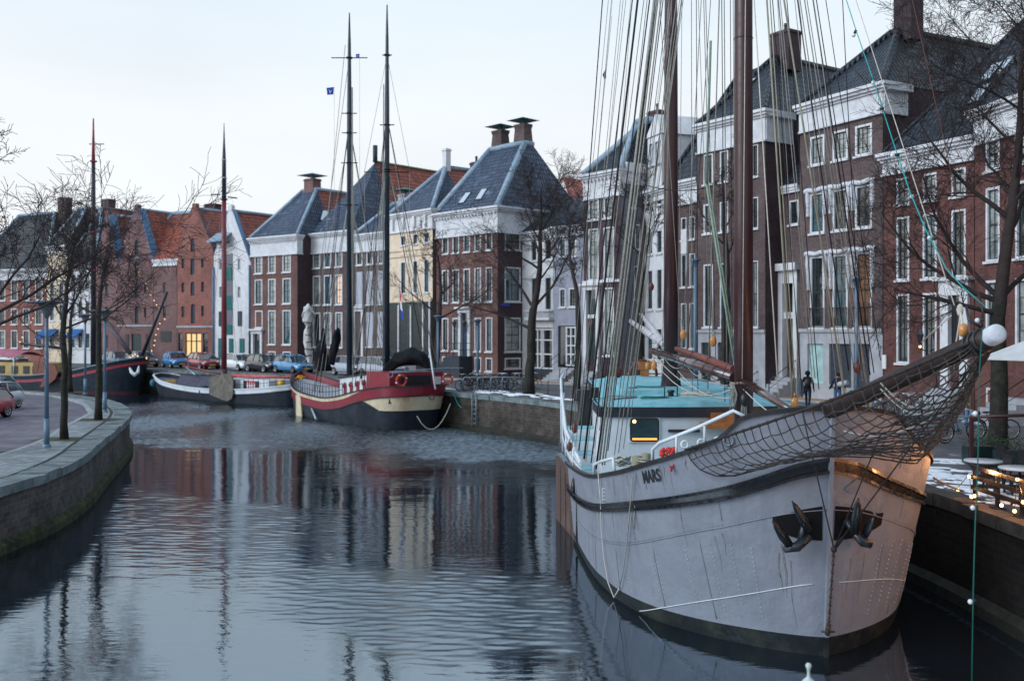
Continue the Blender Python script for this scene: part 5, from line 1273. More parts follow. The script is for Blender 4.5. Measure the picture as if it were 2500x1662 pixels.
def mars():
    Lh = 20.8; f_ = lambda tab: [(a/Lh, a, b) for a, b in tab]
    wl = f_([(0, 0), (.1, .24), (.3, .58), (.65, 1.05), (1.4, 1.83), (2.5, 2.55), (4, 3.0), (6, 3.17), (8, 3.12), (10, 3.0), (13, 2.75), (16, 2.4), (18, 1.95), (19.5, 1.3), (20.4, .6), (20.8, 0)])
    dk = f_([(0, .03), (.1, .62), (.3, 1.18), (.65, 1.86), (1.25, 2.52), (1.7, 2.84), (2.5, 3.12), (4, 3.27), (6, 3.27), (8, 3.2), (10, 3.1), (13, 2.9), (16, 2.6), (18, 2.2), (19.5, 1.6), (20.4, .9), (20.8, 0)])
    dk = [(t, s-.3*max(0, 1-s/2.5), b) for t, s, b in dk]
    g = lambda tab: [(a/Lh, b) for a, b in tab]
    zs = g([(0, 4.47), (.3, 4.34), (.42, 4.26), (.62, 3.86), (1.25, 3.45), (1.7, 3.26), (2.5, 3.0), (4, 2.7), (6, 2.38), (9, 2.12), (13, 1.9), (17, 1.95), (20.8, 2.3)])
    T = [x/Lh for x in [0, .02, .05, .09, .14, .2, .28, .36, .44, .53, .63, .75, .9, 1.05, 1.25, 1.45, 1.7, 2, 2.3, 2.7, 3.1, 3.6, 4.1, 4.7, 5.4, 6.2, 7, 8, 9, 10, 11, 12, 13, 14, 15, 16, 17, 18, 18.8, 19.4, 19.9, 20.3, 20.6, 20.8]]
    H = Hull((5.63, 17.9), (-.0896, .996), wl, dk, zs, T)
    par = empty('sailing_ship', (5.6, 18, 0), 'large grey white two masted ship lettered MARS with a net under its bowsprit', 'sailing ship')
    zb = lambda t: sint(t, g([(0, 3.60), (.3, 3.27), (.68, 2.98), (1.7, 2.60), (4, 2.1), (6, 1.78), (9, 1.5), (13, 1.35), (20.8, 1.6)]))
    bh = lambda t: .14+.11*math.exp(-t*Lh/1.5)
    H.shell(par, [(lambda t: -.5, 0), (lambda t: .34-.12*min(1, t*3), 1), (lambda t: zb(t)-bh(t), 2), (zb, 1), (H.zt, 1)], [boot, hullw, strk])
    H.rail(par, lambda t: zb(t)-.03, .07, .06, strk, .03, name='rubbing_strake'); H.rail(par, lambda t: zb(t)-bh(t)-.01, .09, .05, strk, .03, name='rubbing_strake')
    H.rail(par, lambda t: H.zt(t)+.02, .13, .08, black, -.02)
    dz = lambda t: min(H.zt(t)-.7, 3.35) if t < .35 else H.zt(t)-.7
    H.inner(par, .06, dz, shipw, md=tealdeck)
    # stem bar
    mb = MB(); mb.strip([H.O+H.d*(-.07*z)*1.0+V(0, 0, z)-H.d*.02 for z in [.36+i*.34 for i in range(13)]], .07, .12, 0, up=H.d); mb.build('stem_bar', hullw, par)
    mb = MB(); mb.strip([H.O+H.d*(-.07*z)*1.0+V(0, 0, z)-H.d*.02 for z in (-.4, 0, .36)], .07, .12, 0, up=H.d); mb.build('stem_foot', boot, par)
    # seams
    seam = lambda t: sint(t, g([(0, 2.66), (.15, 2.58), (.8, 2.2), (3, 1.42), (6, .98), (9, .8), (14, .7)]))
    mb = MB()
    for sd in (1, -1): mb.tube([H.P(t, seam(t), sd, .008) for t in T if t < .55], .012, 5)
    for sd in (1, -1):
        for i in range(230):
            t = (.08+i*.038)/Lh; mb.box(H.P(t, seam(t)+.035, sd, .004), (.012, .012, .012))
    mb.build('riveted_seam', hullw, par)
    rv = MB()
    for sd in (1, -1):
        for sx, z0, z1 in ((2.0, .6, 1.5), (2.12, .6, 1.5), (1.35, .55, 1.9), (.95, .6, 2.0), (.7, .8, 2.0), (.5, .6, 2.0), (3.2, .5, 1.2)):
            n = int((z1-z0)/.085)
            for k in range(n): rv.box(H.P(sx/Lh, z0+k*.085, sd, .005), (.020, .020, .020))
    rv.build('rivets', mat('rivet_paint', (.36, .39, .46), .4), par)
    bs = MB()
    for sd in (1, -1):
        for sx, z0, z1 in ((1.1, .4, 1.95), (2.06, .35, 1.55), (3.7, .3, 1.2), (5.6, .3, 1.0), (.75, 2.35, 2.75), (2.6, 1.6, 2.1), (1.9, 2.75, 3.1), (3.3, 2.4, 2.75), (5, 2.05, 2.4), (.55, 3.3, 3.75)): bs.tube([H.P(sx/Lh, z0+(z1-z0)*i/8, sd, .003) for i in range(9)], .010, 4)
    bs.build('plate_butt', hullw, par)
    mb = MB(); ln = lambda t: sint(t, g([(0, 1.34), (.6, 1.0), (1.3, .68), (2.6, .16), (3.1, .0)])); mb.tube([H.P(t, ln(t), 1, .012) for t in [i*.06/Lh for i in range(1, 50)]], .010, 4)
    lr = lambda t: sint(t, g([(0, 1.34), (.6, 1.22), (1.6, .92), (2.3, .75)])); mb.tube([H.P(t, lr(t), -1, .012) for t in [i*.06/Lh for i in range(1, 38)]]+[H.P(2.3/Lh, 1.2, -1, .012)], .008, 4); mb.build('white_paint_line', shipw, par)
    # anchor pockets
    mb = MB()
    for sd, smx in ((1, .27), (-1, .42)):
        rows = []
        for i in range(9):
            s = .02+smx*i/8; rows.append([H.P(s/Lh, z, sd, .014) for z in (2.10+.18*(i/8)**2, 2.3, 2.5, 2.72-.26*i/8)])
        mb.grid(rows if sd > 0 else rows[::-1], 0, True)
    mb.build('anchor_pocket', mat('matt_black_pocket', (.004, .004, .005), .8), par)
    for sd in (1, -1):
        t0 = .2; base = H.P((.2 if sd > 0 else .28)/Lh, 2.2, sd, .16); an = MB(); Y = base.y
        am = mat('wet_black_anchor', (.010, .014, .018), .35, .4, 6, bmp=.3)
        if sd > 0: cr = [(1914, 1341), (1946, 1334), (1978, 1308)]; fl = [((1928, 1330), (1885, 1271)), ((1975, 1295), (1933, 1222))]; sh = ((1952, 1328), (1968, 1262)); Yc, Yt = 17.62, 17.52
        else: cr = [(2085, 1303), (2108, 1322), (2127, 1329)]; fl = [((2086, 1300), (2096, 1214)), ((2112, 1305), (2133, 1262))]; sh = ((2100, 1315), (2062, 1268)); Yc, Yt = 17.72, 17.6
        an.tube([W(x, y, Yc-.04) for x, y in cr], [.06, .095, .07], 10)
        for (a, b) in fl:
            A, B = W(*a, Yc-.05), W(*b, Yt-.18); mid = lerp(A, B, .45)
            an.tube([A, mid, lerp(A, B, .8), B], [.085, .10, .06, .008], 8, flat=.45); an.tube([A-V(0, .05, 0), lerp(A, B, .75)-V(0, .035, 0)], [.03, .012], 5)
        an.tube([W(*sh[0], Yc), W(*sh[1], Yc+.1)], [.06, .07], 8); an.build('anchor', am, par)
    st = MB(); rs = random.Random(31)
    for i in range(44):
        sd = 1 if i % 3 else -1
        if i < 9: s0 = rs.uniform(.12, .9); z1 = rs.uniform(1.7, 2.1); L_ = rs.uniform(.4, 1.3)
        elif i < 20: s0 = rs.uniform(.3, 5.5); z1 = zb(s0/Lh)-bh(s0/Lh)-.05; L_ = rs.uniform(.15, .8)
        else: s0 = rs.uniform(.4, 6); z1 = H.zt(s0/Lh)-.08; L_ = min(rs.uniform(.15, .6), z1-zb(s0/Lh)-.03)
        w = rs.uniform(.003, .008); A = []; B_ = []
        for k in range(9): t = k/8; z = z1-L_*t; ww = w*(1-.8*t); dx = .008*math.sin(t*7+i); A.append(H.P((s0-ww+dx)/Lh, z, sd, .004)); B_.append(H.P((s0+ww+dx)/Lh, z, sd, .004))
        st.grid([A, B_] if sd < 0 else [B_, A], 0, True)
    st.build('rust_streaks', mat('thin_rust', (.15, .135, .14), .8, .5, 9, dirt=(.20, .21, .25), dsc=7, damt=.8), par)
    # doubling plate
    mb = MB(); q = [H.at(x, y, -1) for x, y in ((2060, 1193), (2088, 1170), (2150, 1240), (2140, 1262))]
    a = [H.P(t, z, -1, .008) for t, z in q]; b = [H.P(t, z, -1, .03) for t, z in q]; mb.hexa(a+b); mb.build('doubling_plate', hullw, par)
    # name
    cu = bpy.data.curves.new('name', 'FONT'); cu.body = 'MARS'; cu.size = 1; cu.resolution_u = 3; cu.offset = .028; cu.fill_mode = 'FRONT'; ot = bpy.data.objects.new('t', cu); COL.objects.link(ot)
    dg = bpy.context.evaluated_depsgraph_get(); dg.update(); me = bpy.data.meshes.new_from_object(ot.evaluated_get(dg)); bpy.data.objects.remove(ot)
    xs = [v.co.x for v in me.vertices]; ys = [v.co.y for v in me.vertices]; x0, x1, y0, y1 = min(xs), max(xs), min(ys), max(ys)
    tA, zA = H.at(1573.5, 1181, 1); tB, zB = H.at(1616, 1174, 1); tA2, zA2 = H.at(1573.5, 1150, 1); tB2, zB2 = H.at(1616, 1143, 1)
    for v in me.vertices:
        u = (v.co.x-x0)/(x1-x0); w = (v.co.y-y0)/(y1-y0); t = tA+(tB-tA)*u; z = (zA+(zB-zA)*u)*(1-w)+(zA2+(zB2-zA2)*u)*w
        v.co = H.P(t, z, 1, .014)-ORG[par.name]
    me.materials.clear(); me.materials.append(black); o = bpy.data.objects.new('name_lettering', me); COL.objects.link(o); o.parent = par; ORG[o.name] = ORG[par.name]
    # freeing port ladder, white
    mb = MB()
    for k in range(5):
        t, z = H.at(1477, 1192+k*9, 1); mb.box(H.P(t, z, 1, .02), (.09, .03, .02))
    t, z = H.at(1473, 1190, 1); t2, z2 = H.at(1475, 1232, 1); mb.tube([H.P(t, z, 1, .02), H.P(t2, z2, 1, .02)], .012, 5); mb.build('draft_marks', shipw, par)
    # pipe rails
    mb = MB(); tt = lambda s: H.P(s/Lh, H.zt(s/Lh), 1, -.04)
    mb.tube([tt(1.66), tt(1.66)+V(0, 0, .28), tt(1.5)+V(0, 0, .36), tt(.9)+V(0, 0, .40), tt(.5)+V(0, 0, .28), tt(.4)], .035, 8)
    for s in (1.2, .8): mb.tube([tt(s), tt(s)+V(0, 0, .38)], .025, 7)
    mb.tube([tt(5.6), tt(5.6)+V(0, 0, .3), tt(4.6)+V(0, 0, .34), tt(3.4)+V(0, 0, .34), tt(3.3)], .035, 8); mb.build('pipe_rail', shipw, par)
    mb = MB(); t6 = lambda s, h: H.P(s/Lh, H.zt(s/Lh)+h, 1, -.05)
    mb.tube([t6(8, .25), t6(10, .55), t6(12.5, .95), t6(14, 1.6), t6(15, 2.0), t6(16.5, 2.25), t6(18, 2.3)], .045, 8)
    for s, h in ((10, .55), (12.5, .95), (14.2, 1.65), (16.5, 2.25)): mb.tube([t6(s, 0), t6(s, h)], .03, 6)
    for k in (.35, .7): mb.tube([t6(8, k*.25), t6(10, k*.55), t6(12.5, k*.95), t6(14, k*1.6), t6(18, k*2.3)], .02, 5)
    mb.build('stern_rail', shipw, par)
    # deckhouse
    bt = lambda s: interp(s, [(8.0, 2.62), (10, 2.45), (14, 1.75), (15.5, 1.6)]); zr = 3.78
    hd = MB(); L = [H.C(s, bt(s), 0) for s in (8.0, 9, 10, 11, 12, 13, 14, 15.5)]; Rr = [H.C(s, -bt(s), 0) for s in (8.0, 9, 10, 11, 12, 13, 14, 15.5)]
    fr = [H.C(8.0-.28*(1-(b/2.62)**2), b, 0) for b in (2.62, 2.1, 1.5, .8, 0, -.8, -1.5, -2.1, -2.62)]
    ring = L[::-1]+fr[1:-1]+Rr
    hd.grid([[p+V(0, 0, z) for p in ring] for z in (1.2, zr)], 0, False); dh = hd.build('deckhouse', shipw, par)
    def out(ring, k):
        c = H.C(11.5, 0, 0); res = []
        for i, p in enumerate(ring):
            a = ring[max(i-1, 0)]; b = ring[min(i+1, len(ring)-1)]; t = (b-a).normalized(); n = Vector((-t.y, t.x, 0))
            if n.dot(p-c) < 0: n = -n
            res.append(p+n*k)
        return res
    fs = MB(); o1 = out(ring, .10); o2 = out(ring, .02); Z = lambda p: zr+.30*min(1, max(0, (p-H.C(8, 0, 0)).dot(H.d)/7))
    fs.grid([[p+V(0, 0, Z(p)-.17) for p in o2], [p+V(0, 0, Z(p)-.15) for p in o1], [p+V(0, 0, Z(p)+.10) for p in o1], [p+V(0, 0, Z(p)+.12) for p in o2]], 0, False); fs.build('roof_fascia', mat('dark_navy_fascia', (.014, .017, .028), .4, .3, 4), dh)
    rf = MB(); n = len(ring); Lr = o1[:n//2+1][::-1]; Rt = o1[n//2:]
    rows = []
    for k in range(7):
        w = k/6; rows.append([lerp(a, b, w)+V(0, 0, Z(a)+.105+.16*math.sin(math.pi*w)) for a, b in zip(Lr, Rt)])
    rf.grid(rows, 0, True); rfo = rf.build('deckhouse_roof', tealdeck, dh)
    cr = MB(); zt = zr+.42
    c1 = [H.C(9.6, 1.75, 0), H.C(9.6, -1.75, 0), H.C(15.4, -1.2, 0), H.C(15.4, 1.2, 0)]; P8 = [p+V(0, 0, zr+.1) for p in c1]+[lerp(p, H.C(12.5, 0, 0), .03)+V(0, 0, zt+(.12 if i > 1 else 0)) for i, p in enumerate(c1)]; cr.hexa(P8); cr.build('coach_roof', tealdeck, par)
    F2 = Fac.of(H.C(7.98, 2.5, 0), H.C(7.72, .0, 0)); F2 = Fac.of(fr[1]*1.0, fr[4]*1.0) if False else F2
    def onf(xa, xb, ya, yb, m, name, o=.03, th=.04, parent=dh, rim=None):
        ua, ub = F2.u(xa), F2.u(xb); za, zb_ = F2.z(xa, ya), F2.z(xa, yb); b_ = MB(); F2.box(b_, ua, ub, o-.2, o+th, zb_, za); ob = b_.build(name, m, parent)
        return ob, ua, ub, za, zb_
    ob, ua, ub, za, zb_ = onf(1535, 1610, 1017, 1079, shipw, 'window', .09, .02)
    r = MB()
    def rrect(u0, u1, z0, z1, rad, o, n=5):
        pts = []
        for cx, cz, a0 in ((u1-rad, z1-rad, 0), (u0+rad, z1-rad, 90), (u0+rad, z0+rad, 180), (u1-rad, z0+rad, 270)):
            for i in range(n+1): a = math.radians(a0+90*i/n); pts.append(F2.pt(cx+rad*math.cos(a), o, cz+rad*math.sin(a)))
        return pts[::-1]
    r.poly(rrect(ua+.02, ub-.02, zb_+.02, za-.02, .09, .116)[::-1]); r.build('window_gasket', black, ob)
    r = MB(); r.poly(rrect(ua+.05, ub-.05, zb_+.05, za-.05, .07, .122)[::-1]); r.build('pane', glassmat('cabin_glass', (.03, .028, .022), .05), ob)
    r = MB(); F2.box(r, ua+.08, ub-.08, .123, .127, zb_+.07, zb_+.12); r.build('lit_sill', emit('lamp_glow', (1, .33, .05), 1.3), ob)
    r = MB(); r.ball(F2.pt(ua+.13, .125, za-.11), .05, 5, sy=.3); r.build('cabin_lamp', emit('cabin_lamp_glow', (1, .6, .2), 2.2), ob)
    onf(1733, 1790, 1006, 1030, wood, 'wooden_panel', .04, .05); onf(1708, 1792, 1029, 1041, wood, 'wooden_locker', .1, .5)
    onf(1630, 1706, 1047, 1053, black, 'handrail', .12, .05)
    st = MB()
    for i, (s0, z1) in enumerate(((9.3, 2.05), (10.2, 2.35), (11.1, 2.65), (12.0, 2.9))): st.hexa([H.C(s, b, z) for z in (1.3, z1) for s, b in ((s0, 2.9-.02*i), (s0+.9, 2.88-.02*i), (s0+.9, bt(s0+.9)+.02), (s0, bt(s0)+.02))])
    st.build('side_steps', shipw, par); st = MB()
    for i, (s0, z1) in enumerate(((9.3, 2.05), (10.2, 2.35), (11.1, 2.65), (12.0, 2.9))): st.hexa([H.C(s, b, z) for z in (z1+.003, z1+.03) for s, b in ((s0+.08, 2.85), (s0+.86, 2.83), (s0+.86, bt(s0+.9)+.05), (s0+.08, bt(s0)+.05))])
    st.build('step_tread', tealdeck, par)
    st = MB(); st.box(W(1430, 1010, 33), (.5, .6, 1.0)); st.box(W(1428, 962, 33), (.75, .7, .3), taper=.8); st.build('aft_dark_opening', black, par)  # black box put in to stand for the dark opening aft
    st = MB(); st.box(W(1452, 958, 27.2), (.26, .2, .28), taper=.85); st.tube([W(1452, 958, 27.2)-V(0, 0, .4), W(1452, 958, 27.2)], .02, 5); st.build('side_lantern', black, par)
    # things on the roof
    Zr = lambda p: zr+.30*min(1, max(0, (p-H.C(8, 0, 0)).dot(H.d)/7))+.2
    def RP(px, Y): p = V((px-1250)/F*Y, Y, 0); p.z = Zr(p)+.02; return p
    def coil(px, Y, R_, m, n, sx=1.9):
        c = RP(px, Y); mb = MB(); rs = random.Random(int(px))
        pts = []
        for i in range(n*14):
            a = i*2*math.pi/14; rr = R_*(1-.35*((i/14) % 3)/3)+rs.uniform(-.02, .02); pts.append(c+V(rr*math.cos(a)*sx, rr*math.sin(a)*.9, .02+.018*(i/14)+rs.uniform(0, .015)))
        mb.tube(pts, .018, 5); mb.build('coiled_rope', m, par)
    coil(1698, 26.9, .26, ropew, 6); coil(1585, 28.6, .26, mat('dark_green_rope', (.01, .14, .12), .7), 5); coil(1598, 26.4, .22, mat('dark_green_rope', (.01, .14, .12), .7), 2)
    mb = MB(); c = RP(1638, 26.8); mb.tube([c-V(.17, 0, 0), c+V(-.17, 0, .28), c+V(-.08, 0, .37), c+V(.08, 0, .37), c+V(.17, 0, .28), c+V(.17, 0, 0)], .017, 6); mb.lathe([(.09, 0), (.07, .12), (.1, .14), (.1, .2), (0, .2)], c, 10); mb.build('deck_vent', black, par)
    mb = MB(); a, b = RP(1545, 28.2), RP(1778, 28.0); mb.tube([a+V(0, 0, .1), b+V(0, 0, .1)], .022, 6); mb.box(a, (.25, .3, .25)); mb.box(b, (.3, .3, .25)); mb.build('sheet_horse', black, par)
    mb = MB(); a, b = RP(1668, 31.0), RP(1742, 28.3); dd = (b-a).normalized(); sd = V(dd.y, -dd.x, 0)*.16
    mb.tube([a+sd, b+sd], .018, 5); mb.tube([a-sd, b-sd], .018, 5)
    for i in range(13): p = lerp(a, b, (i+.5)/13); mb.tube([p+sd, p-sd], .013, 4)
    mb.build('ladder', galv, par)
    mb = MB(); mb.box(RP(1700, 30.5)+V(.1, 1.0, .05), (.7, .9, .1)); mb.box(RP(1520, 26.9)+V(0, 0, .02), (.75, .3, .03)); mb.build('roof_hatch', mat('grey_hatch', (.16, .2, .22), .4), par)
    # wheel and binnacle
    mb = MB(); c = W(1571, 905, 33.2); mb.torus(c-V(0, 0, .1), .44, .045, (0, 1, 0), 26, 6)
    for k in range(8): a = k*math.pi/4; mb.tube([c-V(0, 0, .1), c+V(math.cos(a)*.58, 0, math.sin(a)*.58-.1)], .022, 5)
    mb.build('steering_wheel', mat('dark_wood', (.09, .03, .015), .4), par)
    mb = MB(); mb.box(c+V(0, -.25, .18), (.42, .3, .26)); mb.box(c+V(0, -.25, -.15), (.26, .24, .45)); mb.build('binnacle', wood, par)
    # masts
    def mast(px, Y, zb_, zt, r, name='mast'):
        x = (px-1250)/F*Y; mb = MB(); mb.tube([(x, Y, zb_), (x, Y, zb_+6), (x, Y, zt*.6), (x, Y, zt)], [r, r, r*.92, r*.5], 20)
        o = mb.build(name, maroon, par); k = MB()
        k.torus((x, Y, 5.85+(HY-95)/F*Y), r+.004, .006, (0, 0, 1), 20, 4); k.build('mast_band', maroon, o); return V(x, Y, 0)
    m1 = mast(1815, 22.6, 2.3, 25, .215); m2 = mast(1638, 29.0, 3.6, 24, .21)
    mb = MB(); mb.lathe([(.30, 3.9), (.31, 4.15), (.26, 4.5), (.235, 4.85), (.21, 4.86)], m2, 14); mb.build('mast_boot', mat('dark_canvas', (.03, .025, .03), .85, .4, 6, bmp=.8, bsc=7), par)
    mb = MB()
    for i in range(22):
        a = i*2*math.pi/22; mb.ball(m1+V(.27*math.cos(a), .27*math.sin(a), 4.62-.05*math.sin(a)), .036, 3)
    mb.build('parrel_beads', mat('worn_beads', (.2, .17, .14), .6), par)
    # spars
    def spar(a, b, r0, r1, m, name='boom', hoops=0):
        mb = MB(); A, B = Vector(a), Vector(b); mb.tube([A, lerp(A, B, .5), B], [r0, r0*1.04, r1], 14); o = mb.build(name, m, par)
        if hoops:
            h = MB(); d = (B-A).normalized()
            for i in range(hoops): t = .06+.88*i/(hoops-1); h.torus(lerp(A, B, t)-V(0, 0, .03), r0+.03+.02*(i % 2), .008, d, 16, 4)
            h.build('mast_hoops', black, o)
    glossy = mat('glossy_brown_spar', (.06, .027, .026), .2, .3, 4, coat=.9)
    spar(W(1792, 921, 22.7), W(1592, 856, 28.4), .115, .10, glossy, hoops=9); spar(W(1792, 902, 22.8), W(1652, 851, 27.4), .095, .07, mat('dull_brown_spar', (.17, .055, .045), .5, .2, 4), 'gaff', hoops=4)
    spar(W(1818, 933, 22.3), W(1932, 1001, 18.9), .085, .06, glossy, hoops=0); spar(W(1626, 842, 29.2), W(1539, 784, 36), .11, .08, mat('pale_spar', (.40, .38, .40), .4), hoops=5); spar(W(1622, 840, 29.4), W(1565, 767, 35), .09, .06, mat('pale_spar', (.40, .38, .40)), 'gaff')
    # bowsprit
    T0 = V(6.12, 12.5, 5.82); Bs = V(5.50, 19.3, 3.98); dB = (T0-Bs).normalized()
    mb = MB(); mb.tube([Bs, lerp(Bs, T0, .5), T0-dB*.2], [.15, .15, .128], 18); mb.build('bowsprit', mat('dark_brown_bowsprit', (.030, .018, .015), .5, .3, 5, dirt=(.02, .015, .015), damt=.6), par)
    mb = MB(); pr = [(0, .0), (.07, -.004), (.105, -.014), (.120, -.035), (.125, -.07), (.125, -.27), (.115, -.30)]
    q = dB.to_track_quat('Z', 'Y').to_matrix(); mb.lathe(pr[::-1], T0, 24, rot=q); mb.build('bowsprit_cap', mat('white_end_cap', (.55, .57, .62), .55, .12, 14, dirt=(.3, .3, .33), damt=.5), par)
    mb = MB()
    for k in (-.36, -.5, -.62): mb.torus(T0+dB*k, .142, .022, dB, 20, 6)
    mb.tube([T0+dB*-.4+V(0, 0, .16), T0+dB*-.5+V(-.12, 0, .3), T0+dB*-.6+V(-.1, 0, .5)], .02, 5); mb.tube([T0+dB*-.3+V(-.05, 0, .16), T0+dB*-.35+V(-.02, 0, .38), T0+dB*-.36+V(-.06, 0, .58)], .014, 5); mb.build('shackles', black, par)
    mb = MB(); mb.box(H.C(.95, 0, 3.6), (.5, 1.1, .8)); mb.box(H.C(1.9, .55, 3.6), (.3, .3, .7)); mb.box(H.C(1.9, -.55, 3.6), (.3, .3, .7)); mb.tube([H.C(1.9, .9, 3.75), H.C(1.9, -.9, 3.75)], .14, 12); mb.build('anchor_windlass', black, par)
    mb = MB()
    for sd in (1, -1): mb.torus(H.P(.55/Lh, 3.85, sd, .02), .09, .022, H.P(.55/Lh, 3.85, sd, .2)-H.P(.55/Lh, 3.85, sd, 0), 14, 5)
    mb.build('hawse_ring', galv, par)
    # bow net
    AL = H.P(1.02/Lh, H.zt(1.02/Lh)+.06, 1, .02); AR = H.P(1.02/Lh, H.zt(1.02/Lh)+.06, -1, .02)
    bk = [AL, W(1700, 1140, 18.35), W(1760, 1163, 17.95), W(1830, 1150, 17.6), W(1920, 1119, 17.3), W(2025, 1114, 17.2), W(2130, 1116, 17.15), W(2200, 1128, 17.35), W(2245, 1128, 17.9), AR]
    tipL, tipR = T0-dB*.42+V(-.15, 0, -.02), T0-dB*.42+V(.15, 0, -.04)
    nv, nu = 15, 30
    def bkp(v):
        q = v*(len(bk)-1); i = min(int(q), len(bk)-2); a, b, c, d = bk[max(i-1, 0)], bk[i], bk[i+1], bk[min(i+2, len(bk)-1)]; t = q-i
        return .5*((2*b)+(c-a)*t+(2*a-5*b+4*c-d)*t*t+(3*b-a-3*c+d)*t**3)
    rn = random.Random(5); J = {}
    def N(i, j):
        if (i, j) in J: return J[i, j]
        u, v = i/nu, j/nv; a = bkp(v); b = lerp(tipL, tipR, v)-V(0, 0, .17*math.sin(math.pi*v)); e = math.sin(math.pi*v)
        p = lerp(a, b, u); sg = math.sin(math.pi*u**1.25)*(.08+.34*e**.8); p = p-V(0, 0, sg)
        k = .022 if 0 < j < nv and 0 < i < nu else 0; p += V(rn.uniform(-k, k), rn.uniform(-k, k), rn.uniform(-k, k)*1.3); J[i, j] = p; return p
    nb = MB(); rr = .0105
    def seg(a, b, k=.010): nb.tube([a, (a+b)/2-V(0, 0, k), b], rr, 4, caps=False)
    for i in range(nu+1):
        for j in range(nv):
            if i < nu or True: seg(N(i, j), N(i, j+1))
    for j in range(1, nv):
        for i in range(nu): seg(N(i, j), N(i+1, j))
    for i in range(1, nu):
        for j in range(1, nv): nb.ball(N(i, j), .017, 2)
    net = nb.build('bow_net', mat('weathered_net_rope', (.052, .046, .046), .8, .6, 9), par)
    eb = MB()
    for j in (0, nv):
        eb.tube([N(i, j) for i in range(nu+1)], .024, 7)
        for i in range(nu): 
            p = lerp(N(i, j), N(i+1, j), .5); eb.ball(N(i, j), .036, 3)
    eb.tube([N(0, j)+V(0, 0, 0) for j in range(nv+1)], .012, 6); eb.build('net_edge_rope', mat('dark_edge_rope', (.03, .026, .028), .7, .4, 8), net)
    hb = MB(); p0 = H.C(.35, .32, 4.3)
    for k, (o, m_) in enumerate(((.0, 0), (.09, 0))): hb.tube([lerp(W(2150, 935, 15.3), W(2330, 960, 14.0), t)-V(0, 0, .3*math.sin(math.pi*t)+o) for t in [i/8 for i in range(9)]], .014, 5)
    hb.tube([lerp(W(2060, 1052, 16.6), W(2235, 1040, 15.6), t)-V(0, 0, .12*math.sin(math.pi*t)) for t in [i/8 for i in range(9)]], .018, 5); hb.tube([lerp(W(2235, 1040, 15.6), W(2380, 900, 13.2), t)-V(0, 0, .15*math.sin(math.pi*t)) for t in [i/8 for i in range(9)]], .016, 5); hb.build('lashing_rope', ropeg, net)
    # bobstay chain and net stays
    Jp = W(2036, 1340, 16.95); st = MB(); sb = H.C(-.10, 0, .42)
    def chain(mb, a, b, r, n):
        d = (b-a).normalized(); L = (b-a).length; n = max(2, int(L/n))
        for i in range(n):
            c = lerp(a, b, (i+.5)/n); k = d.orthogonal().normalized(); k = Matrix.Rotation((i % 2)*math.pi/2, 3, d) @ k
            mb.tube([c-d*L/n*.62, c+d*L/n*.62], r, 5)
            mb.torus(c, r*1.6, r*.5, k, 8, 4)
    chain(st, sb+V(0, -.05, .08), Jp, .017, .09); st.tube([sb+V(0, 0, .0), sb+V(0, -.08, .2)], .05, 6); st.tube([sb+V(-.12, -.05, .06), sb+V(.12, -.05, .06)], .02, 5); st.build('bobstay_chain', mat('rusty_iron', (.06, .045, .04), .7, .4, 10), par)
    st = MB()
    for b_ in (W(1960, 1012, 17.2), W(2150, 1060, 15.6), T0-dB*.5+V(0, 0, -.2)): st.tube([Jp, b_], .012, 5)
    st.ball(Jp, .06, 4); st.tube([Jp, Jp+V(.14, -.03, .2)], .03, 6); st.build('bowsprit_stay', ropeb, par)
    # leeboard
    mb = MB(); A, B = V(1.86, 27.2, 0), V(1.42, 31.0, 0); dv = (B-A).normalized(); nn = V(dv.y, -dv.x, 0)*-1
    F3 = Fac.of(B, A)
    out_ = [(0, 1.95), (.4, 2.02), (1.0, 2.0), (2.2, 1.85), (3.4, 1.66), (3.83, 1.55), (3.83, .9), (3.6, -.2), (3.2, -.8), (.0, -.8)]
    n = len(out_); a = [F3.pt(u, .05, z) for u, z in out_]; b = [F3.pt(u, -.05, z) for u, z in out_]; mb.poly(a); mb.poly(b[::-1])
    for i in range(n): mb.poly([a[(i+1) % n], a[i], b[i], b[(i+1) % n]])
    lbm = mat('brown_leeboard_planks', (.10, .06, .05), .6, .3, 2, dirt=(.03, .022, .02), dsc=1, damt=.6, streak=True); lb = mb.build('leeboard', lbm, par)
    mb = MB()
    for u in (.9, 1.8, 2.7): F3.box(mb, u-.02, u+.02, .05, .06, -.7, 1.86-.12*u*.9)
    mb.build('plank_seam', black, lb); mb = MB(); mb.strip([F3.pt(u, 0, z+.03) for u, z in out_[:6]], .13, .07); mb.build('leeboard_cap', galv, lb)
    mb = MB(); mb.torus(V(1.72, 27.0, 1.62), .2, .07, (.9, -.3, 0), 18, 8); mb.tube([V(1.75, 26.4, 1.7), V(1.75, 26.6, .2)], .05, 6); mb.build('leeboard_fender', black, par)
    # bollards, bench, tackle near the rail
    mb = MB()
    for px, py in ((1555, 1128), (1577, 1122)): p = W(px, py, 20.4); mb.lathe([(.10, -.3), (.10, .12), (.095, .13), (0, .13)], p, 12)
    mb.build('bollard', mat('khaki_bollard', (.22, .22, .14), .6, .2, 4), par)
    mb = MB()
    for px, py in ((1672, 1085), (1712, 1081), (1752, 1076)):
        p = W(px, py, 22.0); mb.torus(p, .075, .03, (.1, -1, .2), 14, 6)
    mb.build('oval_port', shipw, par)
    mb = MB(); rs = random.Random(9)
    for k in range(26): p = W(rs.uniform(1612, 1650), rs.uniform(1095, 1118), 19.9); mb.ball(p, rs.uniform(.03, .07), 3)
    mb.build('red_tarp', mat('orange_red_cloth', (.55, .05, .04), .7), par)
